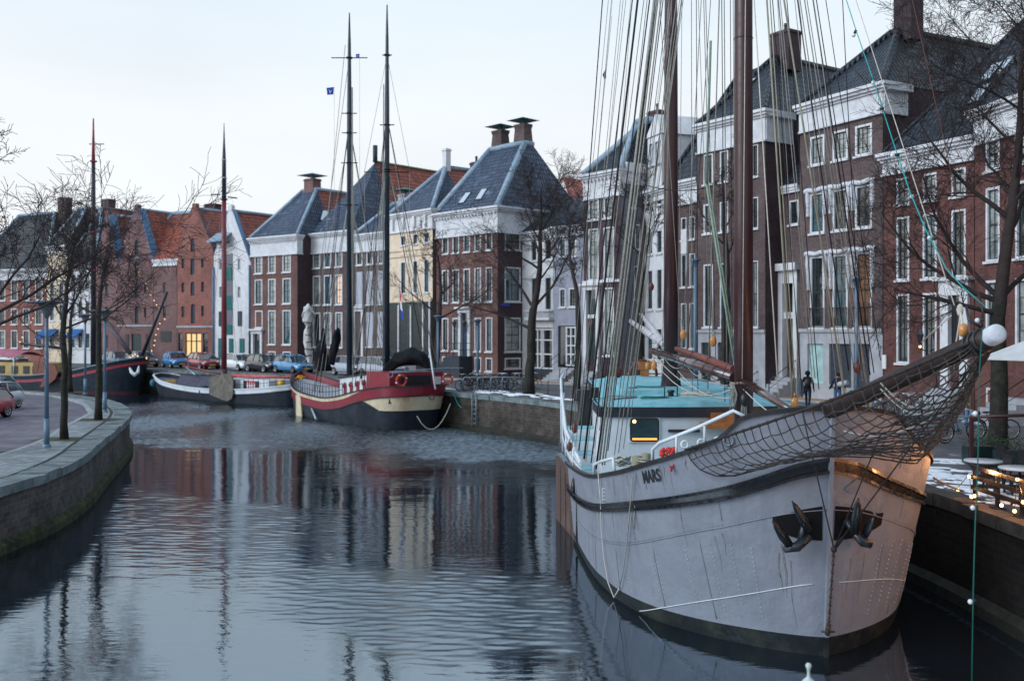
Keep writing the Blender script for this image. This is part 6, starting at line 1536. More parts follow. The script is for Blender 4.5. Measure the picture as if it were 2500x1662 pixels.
    mb = MB(); mb.tube([W(1652, 1103, 18.95), W(1648, 1128, 18.8), W(1638, 1146, 18.75), W(1640, 1150, 18.75)], .022, 6); mb.tube([W(1636, 1138, 18.75), W(1640, 1149, 18.7)], .02, 6); mb.build('red_hook', mat('red_iron', (.3, .02, .03), .4), par)
    # hanging lines on the hull
    mb = MB(); t1, z1 = H.at(1467, 1160, 1); t2, z2 = H.at(1546, 1145, 1)
    Pp = [H.P(t1, H.zt(t1)+.05, 1, .06)]
    for x, y in ((1466, 1220), (1468, 1290), (1474, 1360), (1484, 1420), (1499, 1458), (1512, 1435), (1522, 1390), (1531, 1320), (1538, 1240), (1545, 1160)):
        t, z = H.at(x, y, 1, o=.05); Pp.append(W(x, y, H.P(t, max(z, .1), 1, .05).y-.03))
    mb.tube(Pp[:7], .013, 5); mb.build('hanging_rope', ropew, par); mb = MB(); mb.tube(Pp[6:], .013, 5); mb.build('hanging_rope', ropeg, par)
    mb = MB()
    a = [W(x, y, 20.0) for x, y in ((1551, 1142), (1551, 1200), (1549, 1290))]; mb.tube(a, .016, 5); mb.build('hanging_rope', ropeg, par)
    mb = MB(); rs = random.Random(2); pts = [W(1520+rs.uniform(-22, 22), 1128+rs.uniform(-14, 10), 22.5+rs.uniform(-.3, .3)) for k in range(40)]; mb.tube(pts, .02, 5); pts = [W(1565+rs.uniform(-14, 24), 1124+rs.uniform(-6, 8), 20.2+rs.uniform(-.1, .1)) for k in range(24)]; mb.tube(pts, .014, 5); mb.build('rope_heap', ropew, par)
    # standing and running rigging: (x at y=0, x low, y low, material, radius, Y low, Y high)
    def line(xt, xb, yb, m, r, Yb, Yt, yt=-260, nm='shroud'):
        x0 = xb+(xt-xb)*(yb-yt)/yb; rope(par, W(xb, yb, Yb), W(x0, yt, Yt), r*.85, m, nm)
    k, gy, pw_ = ropeb, ropeg, ropew
    for a in ((1471, 1392, 1050, k, .018, 27.5, 28.7), (1495, 1399, 1060, gy, .006, 27, 28.5), (1528, 1405, 1090, gy, .010, 26.5, 28.5), (1544, 1413, 1100, k, .022, 26.2, 28.5), (1557, 1426, 1120, k, .03, 24.6, 23.2), (1586, 1443, 1130, k, .018, 24, 23),
              (1598, 1463, 1130, gy, .032, 23.8, 23), (1606, 1470, 1135, gy, .024, 23.6, 23), (1614, 1476, 1135, gy, .020, 23.4, 23), (1619, 1484, 1100, k, .013, 23.3, 22.8), (1640, 1500, 1110, gy, .012, 23.1, 22.8), (1652, 1510, 1105, gy, .013, 22.9, 22.8), (1668, 1522, 1095, gy, .010, 22.8, 22.8), (1605, 1455, 1145, k, .028, 23.9, 23), (1572, 1430, 1125, gy, .012, 24.2, 23.2), (1646, 1558, 820, k, .016, 26, 27), (1665, 1545, 960, gy, .010, 26, 27)): line(*a)
    for a in ((1665, 1655, 930, gy, .010, 28.7, 28.7), (1688, 1690, 980, gy, .013, 27, 27), (1700, 1704, 985, k, .011, 27, 27), (1712, 1668, 812, gy, .013, 27.6, 27.5), (1718, 1741, 835, gy, .014, 26, 26), (1723, 1748, 900, k, .010, 25.6, 25), (1705, 1736, 900, gy, .010, 26.3, 26), (1756, 1728, 950, gy, .018, 25, 24), (1762, 1770, 980, k, .012, 24, 24), (1768, 1775, 950, gy, .014, 24, 24), (1783, 1788, 900, k, .010, 23.4, 23), (1640, 1615, 925, gy, .010, 28.8, 28.7), (1610, 1668, 900, gy, .012, 28.5, 28.5), (1735, 1676, 900, k, .010, 27, 27)): line(*a, nm='halyard')
    for a in ((1841, 1908, 1085, pw_, .016, 20.5, 22.4), (1872, 1935, 985, mat('beige_rope', (.27, .26, .20), .8), .024, 20.6, 22.4), (1880, 1944, 985, mat('beige_rope', (.27, .26, .20), .8), .015, 20.6, 22.4), (1886, 1958, 960, k, .012, 21, 22.4), (1898, 1950, 900, gy, .008, 21, 22.4), (1914, 2062, 965, mat('beige_rope', (.27, .26, .20), .8), .026, 21.2, 22.5), (1921, 1999, 950, k, .012, 21.4, 22.5), (1947, 2072, 905, k, .018, 21.8, 22.6), (1953, 2090, 940, gy, .013, 21.8, 22.6), (1964, 2106, 930, gy, .016, 21.9, 22.6), (1970, 2118, 940, gy, .012, 22, 22.6), (1985, 2124, 915, k, .020, 22, 22.7), (1993, 2134, 910, k, .014, 22, 22.7), (2016, 2150, 880, k, .011, 22.3, 22.7), (2057, 2102, 900, k, .012, 22.5, 22.9), (1820, 1812, 925, pw_, .012, 22.25, 22.35), (1790, 1796, 960, gy, .010, 22.6, 22.8)): line(*a)
    for (x, y, Y, m, r) in ((1668, 817, 27.6, orangeb, .16), (1741, 833, 26, orangeb, .165), (1940, 985, 20.6, orangeb, .15), (1597, 893, 27, orangeb, .14), (1590, 700, 27, redb, .13), (1510, 908, 24, redb, .16), (1442, 794, 26, redb, .12), (1581, 894, 27.5, orangeb, .12), (1818, 976, 22.1, black, .17), (2093, 898, 21.8, redb, .14), (1403, 1045, 27, redb, .16), (1391, 1090, 27, redb, .15)): block(par, W(x, y, Y), m, r*.72)
    rg = random.Random(44)
    for q in range(16):
        xt = rg.uniform(1480, 1665); xb = 1395+(xt-1480)*.75+rg.uniform(-12, 12); line(xt, xb, rg.uniform(1000, 1110), gy if rg.random() < .65 else k, rg.uniform(.006, .011), 25, 25)
    for q in range(9):
        xt = rg.uniform(1860, 2010); line(xt, xt+60+(xt-1860)*.55, rg.uniform(900, 960), gy if rg.random() < .7 else k, rg.uniform(.006, .011), 21.5, 22.6)
    rope(par, W(1725, 450, 24), W(1792, 880, 22.9), .028, ropegr, 'topping_lift'); rope(par, W(1730, 450, 24), W(1800, 890, 22.9), .02, ropegr, 'topping_lift'); rope(par, W(1735, 100, 23.5), W(1725, 450, 24), .03, ropegr, 'topping_lift')
    rope(par, W(1570, 450, 25.5), W(1720, 460, 24), .012, ropeb, 'spreader_line', sag=.1)
    for a, b, s in ((W(1602, 888, 27.8), W(1790, 948, 22.9), .45), (W(1655, 905, 27), W(1788, 970, 23), .25), (W(1815, 950, 22.3), W(1880, 1008, 20), .02), (W(1600, 870, 28), W(1700, 950, 26), .1)): rope(par, a, b, .014, ropew, 'sheet_line', sag=s)
    mb = MB(); rs = random.Random(6)
    for q in range(6): a = W(1783+q*1.5, 935, 22.5); b = W(1780+q*3, 1000+rs.uniform(-20, 20), 22.3); mb.tube([a, lerp(a, b, .5)+V(rs.uniform(-.06, .06), 0, 0), b, lerp(a, b, .5)+V(.06, 0, 0), a], .012, 5)
    for q in range(4): mb.tube([W(1812+q*3, 985, 22.2), W(1808+q*5, 1018, 22.2)], .012, 5)
    mb.build('hanging_coils', ropeg, par)
    for i, x in enumerate((1600, 1630, 1655, 1690, 1720, 1745, 1770)): 
        A = lerp(W(1592, 856, 28.4), W(1792, 921, 22.7), (x-1592)/200); rope(par, A-V(0, 0, .12), A+V(.0, 0, .02)+V(.55, -.5, -.18), .011, ropew if i % 2 else ropeb, 'reef_line', sag=.22)
    # stays from the bowsprit end upwards; small flag
    rope(par, W(2250, 835, 15.1)+V(0, 0, 0), W(2322, 770, 13.5), .012, ropew, 'jib_tack'); rope(par, W(2330, 745, 13.3), W(2070, -60, 21), .008, ropew, 'forestay')
    rope(par, W(2395, 745, 12.7), W(2200, -120, 20.5), .006, mat('rusty_wire', (.12, .04, .03), .7), 'forestay')
    mb = MB(); mb.ball(W(2352, 806, 13.2), .07, 5, sz=1.4); mb.build('pulley_block', orangeb, par)
    mb = MB(); mb.ball(W(2344, 757, 13.4), .05, 4, sz=1.8); mb.tube([W(2344, 757, 13.4), W(2352, 806, 13.2)], .016, 5); mb.tube([W(2346, 765, 13.4), W(2334, 840, 13.6), W(2328, 905, 14)], .012, 5); mb.build('rope_knot', ropew, par)
    rope(par, W(1494, 40, 27.5), W(1463, 340, 27.5), .004, ropeb, 'flag_halyard')
    mb = MB(); P = [W(1479, 168, 27.5), W(1480, 190, 27.4), W(1476, 196, 27.5), W(1471, 183, 27.6)]; mb.poly(P, 0); mb.poly([p+V(0, .01, 0) for p in P][::-1], 0); P = [W(1480, 190, 27.4), W(1478, 195, 27.4), W(1475, 196, 27.5), W(1475, 190, 27.5)]; mb.poly([p-V(0, .01, 0) for p in P], 1); mb.build('small_flag', [mat('navy_cloth', (.03, .06, .12), .8), mat('red_cloth', (.4, .03, .05), .8)], par)
    return H, par, T0, dB
MH, MP, TIP, DB = mars()
redp = mat('red_ship_paint', (.22, .015, .03), .4, .15, 3, dirt=(.10, .02, .03), damt=.5); creamp = mat('cream_ship_paint', (.56, .48, .34), .55, .12, 2, dirt=(.30, .14, .05), dsc=1.2, damt=.7, streak=True)
tarh = mat('tarred_hull', (.014, .018, .026), .55, .3, 2, dirt=(.035, .042, .055), dsc=.8, damt=.7); darkm = mat('dark_green_mast', (.012, .028, .045), .4, .2, 3)
tarp = mat('black_sail_cover', (.005, .006, .009), .85, .3, 4, bmp=.8, bsc=5)
def lump(path, rad, seed, n=14, seg=5, jit=.18):
    mb = MB(); rs = random.Random(seed); P = []
    for i in range(len(path)-1):
        for k in range(seg): P.append((lerp(Vector(path[i]), Vector(path[i+1]), k/seg), lerp(rad[i], rad[i+1], k/seg)))
    P.append((Vector(path[-1]), rad[-1])); ph = [rs.uniform(0, 6) for _ in range(4)]
    t = (P[-1][0]-P[0][0]).normalized(); a = t.orthogonal().normalized(); b = t.cross(a); rows = []
    for i, (p, r) in enumerate(P): rows.append([p+(a*math.cos(q)+b*math.sin(q))*r*(1+jit*math.sin(3*q+ph[0]+i*.5)+jit*.7*math.sin(5*q+ph[1]-i*.9)+jit*rs.uniform(-.4, .4)) for q in [2*math.pi*j/n for j in range(n)]])
    ids = mb.grid(rows, 0, True, True); mb.face(ids[0][::-1]); mb.face(ids[-1]); return mb
def shipmast(par, x, Y, zb, zt, r, m, rings=(), top=None):
    mb = MB(); mb.tube([(x, Y, zb), (x, Y, zb+(zt-zb)*.75), (x, Y, zt-2), (x, Y, zt)], [r, r*.85, r*.55, r*.2], 12); o = mb.build('mast', m, par)
    if rings:
        q = MB()
        for z, w in rings: q.tube([(x-w, Y, z), (x+w, Y, z)], .035, 5); q.torus((x, Y, z), r*1.0, .05, (0, 0, 1), 12, 5)
        q.build('mast_fittings', ropeb, o)
    return V(x, Y, 0)
def redship():
    L = 19.2; f_ = lambda tab: [(a/19.4, b, c) for a, b, c in tab]; g = lambda tab: [(a/19.4, b) for a, b in tab]
    wl = f_([(0, .25, 0), (.3, .3, .75), (.8, .6, 1.35), (1.5, 1.3, 1.85), (4, 4, 2.3), (8, 8, 2.5), (13, 13, 2.3), (16, 16, 1.7), (18, 18, .85), (19.4, 19.1, 0)])
    dk = f_([(0, -.75, 0), (.3, -.62, .9), (.8, -.2, 1.65), (1.5, .6, 2.15), (4, 3.8, 2.62), (8, 8, 2.72), (13, 13, 2.55), (16, 16, 2.0), (18, 18.1, 1.15), (19.4, 19.5, 0)])
    H = Hull((-5.5, 58.3), (-.533, .846), wl, dk, g([(0, 2.62), (1.5, 2.52), (4, 2.05), (6, 1.7), (8.5, 1.5), (12, 1.6), (16, 2.0), (19.4, 2.75)]), [0, .006, .014, .024, .04, .06, .08]+[.1+.018*i for i in range(46)]+[.935, .955, .972, .985, 1])
    H.n = -H.n if H.n.x > 0 else H.n
    par = empty('sailing_ship', (-8, 62, 0), 'dark red and cream two masted sailing ship moored stern first by the far quay', 'sailing ship')
    A = lambda t: H.zt(t)-interp(t*19.4, [(0, .0), (2.8, .0), (4.5, .2), (19, .28)]); B = lambda t: H.zt(t)-interp(t*19.4, [(0, .58), (3, .62), (6, .72), (12, .78), (19, .95)]); C_ = lambda t: B(t)-interp(t*19.4, [(0, .88), (1.5, .8), (2.9, 0.01), (19, .01)])
    H.shell(par, [(lambda t: -.4, 0), (lambda t: .12, 3), (C_, 1), (B, 2), (A, 1), (lambda t: H.zt(t)+.004, 1)], [boot, creamp, redp, tarh], n=3)
    H.rail(par, lambda t: H.zt(t)+.03, .12, .07, black); H.rail(par, lambda t: B(t), .06, .05, black, .03, name='rubbing_strake'); H.rail(par, C_, .05, .04, black, .02, t1=.16, name='counter_moulding')
    H.inner(par, .07, lambda t: H.zt(t)-.45, redp, md=mat('pale_deck', (.36, .38, .42), .6, .15, 2))
    rl = MB()
    for i in range(26):
        t = (5.2+i*.5)/19.4; p = H.P(t, H.zt(t), 1, -.06); rl.tube([p, p+V(0, 0, .75)], .022, 5)
    for h in (.38, .75): rl.tube([H.P((5.2+i*.5)/19.4, H.zt((5.2+i*.5)/19.4)+h, 1, -.06) for i in range(26)], .02, 5)
    rl.build('railing', black, par)
    fc = Fac.of(H.C(7.6, 1.75), H.C(3.0, 1.75)); hb = MB(); zd = 1.25
    P4 = [H.C(7.6, 1.75), H.C(3.0, 1.75), H.C(3.0, -1.75), H.C(7.6, -1.75)]; hb.hexa([p+V(0, 0, zd) for p in P4]+[p+V(0, 0, z) for p, z in zip(P4, (2.75, 3.2, 3.2, 2.75))]); dh = hb.build('deckhouse', shipw, par)
    hb = MB(); P4 = [H.C(7.7, 1.85), H.C(2.9, 1.85), H.C(2.9, -1.85), H.C(7.7, -1.85)]; hb.hexa([p+V(0, 0, z) for p, z in zip(P4, (2.76, 3.21, 3.21, 2.76))]+[p+V(0, 0, z) for p, z in zip(P4, (2.86, 3.3, 3.3, 2.86))]); hb.build('deckhouse_roof', black, dh)
    for i in range(4):
        w = MB(); u = .7+i*1.0; z0 = 1.75+.1*i; fc.box(w, u, u+.42, .01, .05, z0, z0+.6); w.torus(fc.pt(u+.21, .03, z0+.6), .17, .04, fc.n, 14, 5); w.ball(fc.pt(u+.21, .02, z0+.6), .2, 5, sy=.2); w.build('arched_window', redp, dh)
    # wheelhouse and stern bulwark
    wh = MB(); P4 = [H.C(3.0, 1.95), H.C(.2, 1.75), H.C(.2, -1.75), H.C(3.0, -1.95)]; wh.hexa([p+V(0, 0, 1.6) for p in P4]+[p+V(0, 0, 3.38) for p in P4]); w_ = wh.build('wheelhouse', redp, par)
    fs = Fac.of(H.C(.2, 1.75), H.C(.2, -1.75)); q = MB(); fs.box(q, .75, 2.7, .0, .03, 2.4, 3.2); q.build('cockpit_opening', black, w_)
    q = MB(); fs.box(q, 2.95, 3.35, .01, .05, 2.65, 3.1); q.build('notice_board', shipw, w_)
    q = MB(); q.tube([fs.pt(-.1, .2, 3.45), fs.pt(3.6, .2, 3.6), fs.pt(4.2, 1.2, 3.62)], .03, 6); q.tube([fs.pt(-.1, .5, 3.4), fs.pt(3.6, .45, 3.5)], .025, 6); q.torus(fs.pt(-.1, .3, 3.3), .16, .03, (0, 1, 0), 14, 5, a0=0, a1=4); q.build('stern_gantry', galv, par)
    for u, o in ((.55, .45), (3.55, .5)):
        q = MB(); q.torus(fs.pt(u, o, 2.95), .30, .075, fs.n, 22, 8); lb = q.build('lifebuoy', mat('orange_lifebuoy', (.42, .06, .03), .6, .2, 3), par)
        q = MB()
        for a in range(4): 
            a_ = a*math.pi/2+.4; q.ball(fs.pt(u+.33*math.cos(a_), o, 2.95+.33*math.sin(a_)), .115, 4, sx=.7, sy=.9, sz=.5)
        q.build('reflective_band', shipw, lb)
    m1 = shipmast(par, (853-1250)/F*66.4, 66.4, 1.3, 27, .19, darkm, [(24, 1.2), (20.3, .5), (19, .5), (17, .55), (14.2, .6)]); m2 = shipmast(par, (945-1250)/F*61.4, 61.4, 1.6, 25.9, .17, darkm, [(22.8, .3), (18.5, .45), (15.6, 1.4), (15.75, .5)])
    q = MB(); q.tube([m1+V(.27, -.1, 2), m1+V(.2, -.1, 22)], .05, 5); q.tube([m2+V(-.24, -.1, 2), m2+V(-.2, -.1, 21)], .04, 5); q.build('mast_track', ropeg, par)
    lump([m1+V(-.1, 0, 2.6), m1+V(.7, 1, 2.8), m2+V(-1.3, -.5, 2.9), m2+V(-.3, -.3, 3.1)], [.25, .32, .30, .22], 3).build('sail_cover', tarp, par)
    lump([m2+V(0, -.6, 3.3), m2+V(.7, -.9, 4.0), m2+V(1.7, -1.5, 4.3), m2+V(2.5, -2.0, 4.1), m2+V(2.8, -2.2, 3.5)], [.3, .42, .5, .38, .12], 4).build('furled_mizzen', tarp, par)
    lump([W(790, 905, 67), W(783, 860, 67), W(787, 835, 67), W(789, 800, 67)], [.50, .42, .2, .06], 5).build('hanging_cover', tarp, par)
    lump([W(808, 890, 66.6), W(818, 845, 66.6), W(822, 815, 66.6), W(826, 800, 66.6)], [.22, .27, .25, .06], 6).build('furled_sail', tarp, par)
    wc = mat('white_canvas', (.50, .48, .47), .8, .12, 4, bmp=.6, bsc=4); J = lump([W(757, 890, 71), W(752, 850, 71), W(749, 815, 71), W(752, 795, 71), W(752, 785, 71), W(753, 765, 71), W(752, 750, 71)], [.16, .25, .2, .16, .28, .36, .30], 7, jit=.2); J.build('furled_jib', wc, par)
    q = MB()
    for k, (y, r) in enumerate(((885, .2), (868, .26), (852, .28), (835, .25), (818, .22), (800, .18), (787, .28))): q.torus(W(752+(k % 2), y, 71), r, .03, (.15*(-1)**k, 0, 1), 14, 4)
    q.build('sail_gasket', ropeb, par)
    lump([W(737, 773, 71), W(745, 758, 71), W(755, 752, 71), W(770, 768, 71)], [.08, .26, .30, .08], 8, jit=.15).build('jib_head_bag', wc, par)
    bowp = H.C(18.5, 0, 2.6)
    for a, b in ((W(765, 895, 70), W(843, 110, 67)), (bowp, m1+V(0, 0, 24)), (bowp, m1+V(0, 0, 19))): rope(par, a, b, .02, ropeg, 'forestay')
    rs = random.Random(4)
    for mm, zt, cs in ((m1, 14.2, (8.2, 9.0, 9.8)), (m1, 19, (8.6, 9.4)), (m2, 15.6, (2.3, 3.1, 3.9)), (m2, 18.5, (2.7, 3.5))):
        for s in cs:
            for sd in (1, -1): t = s/19.4; rope(par, H.P(t, H.zt(t)+.3, sd, .02), mm+V(.1*sd*-1, 0, zt), .022, ropeg if rs.random() < .6 else ropeb, 'shroud')
    for a in range(5): rope(par, m1+V(.3+.12*a, -.3, 3), m1+V(.1, -.1, 15+a), .014, ropeg, 'halyard'); rope(par, m2+V(-.4-.15*a, -.3, 3), m2+V(-.1, -.1, 14+a), .014, ropeg, 'halyard')
    for sx in (-1.4, 1.4): rope(par, m2+V(0, 0, 22.8), m2+V(sx, 0, 15.6), .012, ropeg, 'cap_shroud'); rope(par, m2+V(sx, 0, 15.6), m2+V(sx*.9, 0, 3), .012, ropeg, 'cap_shroud')
    q = MB(); a = W(975, 690, 58.6); b = W(985, 783, 57.8)
    rows = []
    for i in range(7): t = i/6; rows.append([W(973+6*t, 690+40*t*1.2, 58.5)+V(.03*math.sin(i), 0, 0), W(979+3*t, 690+93*t, 58.3)])
    for i in range(12):
        t0, t1 = i/12, (i+1)/12; w0, w1 = 2+9*t0, 2+9*t1; x0, x1 = 974+5*t0, 974+5*t1; P = [W(x0, 690+86*t0, 58.4), W(x0+w0*.6, 692+92*t0, 58.2), W(x1+w1*.6, 692+92*t1, 58.2), W(x1, 690+86*t1, 58.4)]
        m = 0 if i < 6 else (1 if i < 9 else 2); q.poly(P, m); q.poly([p+V(0, .01, 0) for p in P][::-1], m)
    q.build('ensign', [mat('flag_red', (.5, .02, .06), .8), shipw, mat('flag_blue', (.02, .06, .35), .8)], par)
    rope(par, W(973, 850, 58.6), W(974, 688, 58.5), .02, ropew, 'flag_staff')
    for x, y, Y in ((806, 223, 66.4), (873, 137, 66.4)):
        q = MB(); s = 1 if x < 850 else .5; P = [W(x-9*s, y-8*s, Y), W(x+9*s, y-10*s, Y), W(x+8*s, y+8*s, Y), W(x-7*s, y+9*s, Y)]; q.poly(P[::-1]); q.poly([p+V(0, .02, 0) for p in P]); fl = q.build('pennant', mat('flag_blue', (.02, .06, .35)), par)
        q = MB(); P = [W(x-4*s, y-5*s, Y-.02), W(x, y+6*s, Y-.02), W(x+5*s, y-5*s, Y-.02), W(x+1*s, y+1*s, Y-.02)]; q.poly(P[::-1]); q.build('pennant_mark', shipw, fl)
        rope(par, W(x+10*s, y-10*s, Y), W(x+10*s, y+400, Y), .008, ropeg, 'flag_halyard')
    q = MB(); q.tube([W(1048, 850, 57.6), W(1063, 950, 57.0)], .05, 6); q.build('boat_hook', shipw, par)
    q = MB(); q.tube([W(748, 965, 68.5), W(757, 985, 66.6), W(773, 1024, 64.2)], .10, 6); q.build('leeboard_edge', galv, par)
    ft = [(0, 1.4), (.9, 1.5), (1.2, -.3), (.1, -.5)]; q = MB(); t = 13/19.4; a = H.P(t, 0, 1, .18); fl = Fac.of(a+H.d*.6, a-H.d*.6); pa = [fl.pt(u, .04, z) for u, z in ft]; pb = [fl.pt(u, -.04, z) for u, z in ft]; q.hexa(pa[::-1]+pb[::-1]); q.build('leeboard', creamp, par)
    for x, y, Y in ((888, 1009, 60.2), (732, 985, 71)): q = MB(); p = W(x, y, Y); q.ball(p, .3, 6, sz=1.1); q.tube([p, p+V(.15, 0, 1.1)], .025, 5); q.build('fender', black, par)
    rope(par, W(1018, 1015, 56.9), W(1100, 985, 56.9), .03, ropeg, 'hanging_rope', sag=1.1)
    q = MB(); q.torus(W(1054, 970, 57.2), .13, .04, (0, 1, 0), 12, 5); q.build('hawse_ring', black, par)
    yl = mat('yellow_rope', (.6, .3, .03), .7); q = MB(); rs = random.Random(3); q.tube([W(733+rs.uniform(-12, 14), 921+rs.uniform(-5, 4), 70) for i in range(18)], .05, 5); q.build('rope_heap', yl, par)
    rope(par, W(1108, 960, 59.2), W(1137, 990, 58.5), .035, mat('teal_rope', (.02, .3, .3)), 'mooring_line', sag=.4)
redship()
def whiteboat():
    f_ = lambda tab: [(a/21, b, c) for a, b, c in tab]; g = lambda tab: [(a/21, b) for a, b in tab]
    wl = f_([(0, .3, 0), (.4, .5, .6), (1.2, 1.2, 1.0), (3, 3, 1.4), (8, 8, 1.6), (15, 15, 1.6), (19, 19, 1.2), (20.5, 20.3, .5), (21, 20.5, 0)]); dk = f_([(0, -.4, 0), (.4, -.1, .8), (1.2, .9, 1.3), (3, 3, 1.7), (8, 8, 1.85), (15, 15, 1.8), (19, 19.2, 1.5), (20.5, 20.9, .8), (21, 21.2, 0)])
    H = Hull((-31.7, 90.4), (.74, -.673), wl, dk, g([(0, 1.95), (1.2, 1.7), (3, 1.35), (6, 1.1), (9, 1.0), (14, 1.1), (18, 1.35), (21, 1.75)]), [0, .008, .02, .04, .06, .085]+[.11+.02*i for i in range(42)]+[.96, .975, .99, 1])
    if H.n.y > 0: H.n = -H.n
    par = empty('barge', (-25, 84.5, 0), 'low white edged barge with dark hull, brown mast and grey leeboard before the parked cars', 'boat')
    B = lambda t: H.zt(t)-.38; H.shell(par, [(lambda t: -.4, 0), (lambda t: .1, 1), (B, 2), (H.zt, 1)], [boot, tarh, shipw], n=3)
    H.rail(par, lambda t: H.zt(t)+.03, .14, .07, shipw); H.rail(par, B, .07, .06, black, .03, name='rubbing_strake'); H.inner(par, .07, lambda t: H.zt(t)-.35, tarh, md=mat('grey_deck_paint', (.12, .14, .17), .6))
    x = (547-1250)/F*83.4; q = MB(); q.tube([(x, 83.4, .8), (x, 83.4, 2.6)], .28, 10); q.build('mast_case', maroon, par)
    mr = mat('oxblood_mast_paint', (.16, .02, .03), .45, .15, 3)
    q = MB(); q.tube([(x, 83.4, 2.2), (x, 83.4, 16.8)], [.24, .19], 12); q.build('mast', mr, par)
    q = MB(); q.tube([(x, 83.4, 16.8), (x, 83.4, 20), (x, 83.4, 21.5), (x, 83.4, 23.2)], [.2, .17, .09, .02], 10); q.torus((x, 83.4, 16.8), .25, .06, (0, 0, 1), 12, 5)
    q.tube([(x-1.1, 83.4, 17.2), (x-.3, 83.4, 17.2)], .06, 5); q.tube([(x+.3, 83.4, 17.0), (x+1.1, 83.4, 16.9)], .06, 5); q.build('topmast', darkm, par)
    for z in (18.6, 20.1): q = MB(); q.torus((x, 83.4, z), .19, .03, (0, 0, 1), 10, 4); q.build('white_mast_ring', shipw, par)
    for sx in (-2.6, -1.6, 1.4, 2.3): rope(par, (x+sx, 83.4-sx*.5, 1.3), (x, 83.4, 17), .014, ropeg, 'shroud')
    rope(par, H.C(.2, 0, 2), (x, 83.4, 19), .016, ropeg, 'forestay'); rope(par, H.C(19, 0, 2), (x, 83.4, 19), .012, ropeg, 'backstay')
    a = W(562, 917, 82.6); b = W(722, 921, 76.5); q = MB(); q.tube([a, b], [.17, .13], 10); q.build('boom', mat('pinkish_red_spar', (.36, .09, .09), .5), par)
    q = MB(); q.tube([W(450, 893, 88), W(540, 913, 84)], .09, 8); q.build('gaff', mr, par)
    q = MB(); q.tube([W(453, 895, 88), W(478, 915, 85)], .10, 8); q.build('bowsprit_cradle', galv, par)
    lw = mat('weathered_leeboard_wood', (.13, .12, .10), .8, .35, 3, dirt=(.06, .055, .045), dsc=2, damt=.6); q = MB(); fl = Fac(505, 81.3, 575, 79.0); pts = [(511, 925), (518, 918), (555, 912), (566, 916), (570, 930), (570, 960), (566, 974), (556, 979), (545, 976), (512, 962)]
    A = [fl.pt(fl.u(px), .06, fl.z(px, py)) for px, py in pts][::-1]; B_ = [p-fl.n*.12 for p in A]; n = len(A); q.poly(A); q.poly(B_[::-1])
    for i in range(n): q.poly([A[(i+1) % n], A[i], B_[i], B_[(i+1) % n]])
    q.build('leeboard', lw, par)
    c = MB(); P4 = [H.C(12.6, 1.3), H.C(18.6, 1.2), H.C(18.6, -1.2), H.C(12.6, -1.3)]; c.hexa([p+V(0, 0, .8) for p in P4]+[p+V(0, 0, 1.95) for p in P4]); cb = c.build('cabin', shipw, par)
    fc = Fac.of(P4[0], P4[1])
    for u0, u1, m, nm in ((.1, 1.3, black, 'dark_panel'), (2.5, 2.9, black, 'window'), (2.95, 4.2, mat('red_shutter', (.4, .02, .03), .5), 'shutter'), (4.25, 4.6, black, 'window')): q = MB(); fc.box(q, u0, u1, .01, .05, 1.15, 1.85); q.build(nm, m, cb)
    q = MB()
    for i in range(4): u = 3.1+i*.3; q.poly([fc.pt(u-.12, .06, 1.5), fc.pt(u, .06, 1.2), fc.pt(u+.12, .06, 1.5), fc.pt(u, .06, 1.8)][::1])
    q.build('shutter_diamonds', shipw, cb)
    c = MB(); P4 = [H.C(4.0, 1.2), H.C(10.0, 1.3), H.C(10.0, -1.3), H.C(4.0, -1.2)]; T4 = [H.C(4.0, .5), H.C(10.0, .6), H.C(10.0, -.6), H.C(4.0, -.5)]; c.hexa([p+V(0, 0, .9) for p in P4]+[p+V(0, 0, 1.9) for p in T4]); c.build('hatch_cover', mat('dark_mauve_tarpaulin', (.05, .05, .08), .7, .3, 3, bmp=.5), par)
    q = MB()
    for i in range(16): p = H.P((11+i*.6)/21, H.zt((11+i*.6)/21), 1, -.05); q.tube([p, p+V(0, 0, .8)], .02, 4)
    for h in (.4, .8): q.tube([H.P((11+i*.6)/21, H.zt((11+i*.6)/21)+h, 1, -.05) for i in range(16)], .018, 4)
    q.build('railing', black, par)
    q = MB(); q.ball(W(686, 936, 77.5), .3, 5); q.build('yellow_buoy', mat('yellow_plastic', (.7, .4, .02), .4), par)
    q = MB(); p = W(500, 955, 83.0); q.torus(p, .35, .14, (.5, -1, 0), 16, 6); q.build('tyre_fender', black, par)
    q = MB(); q.box(H.C(2.6, .6, 1.35), (.9, .5, .2)); q.build('orange_chest', mat('orange_chest_paint', (.5, .25, .05), .5), par)
whiteboat()
bulb = emit('warm_string_bulb', (1, .6, .3), .9); bulbc = mat('unlit_white_bulb', (.6, .6, .64), .3, .1)
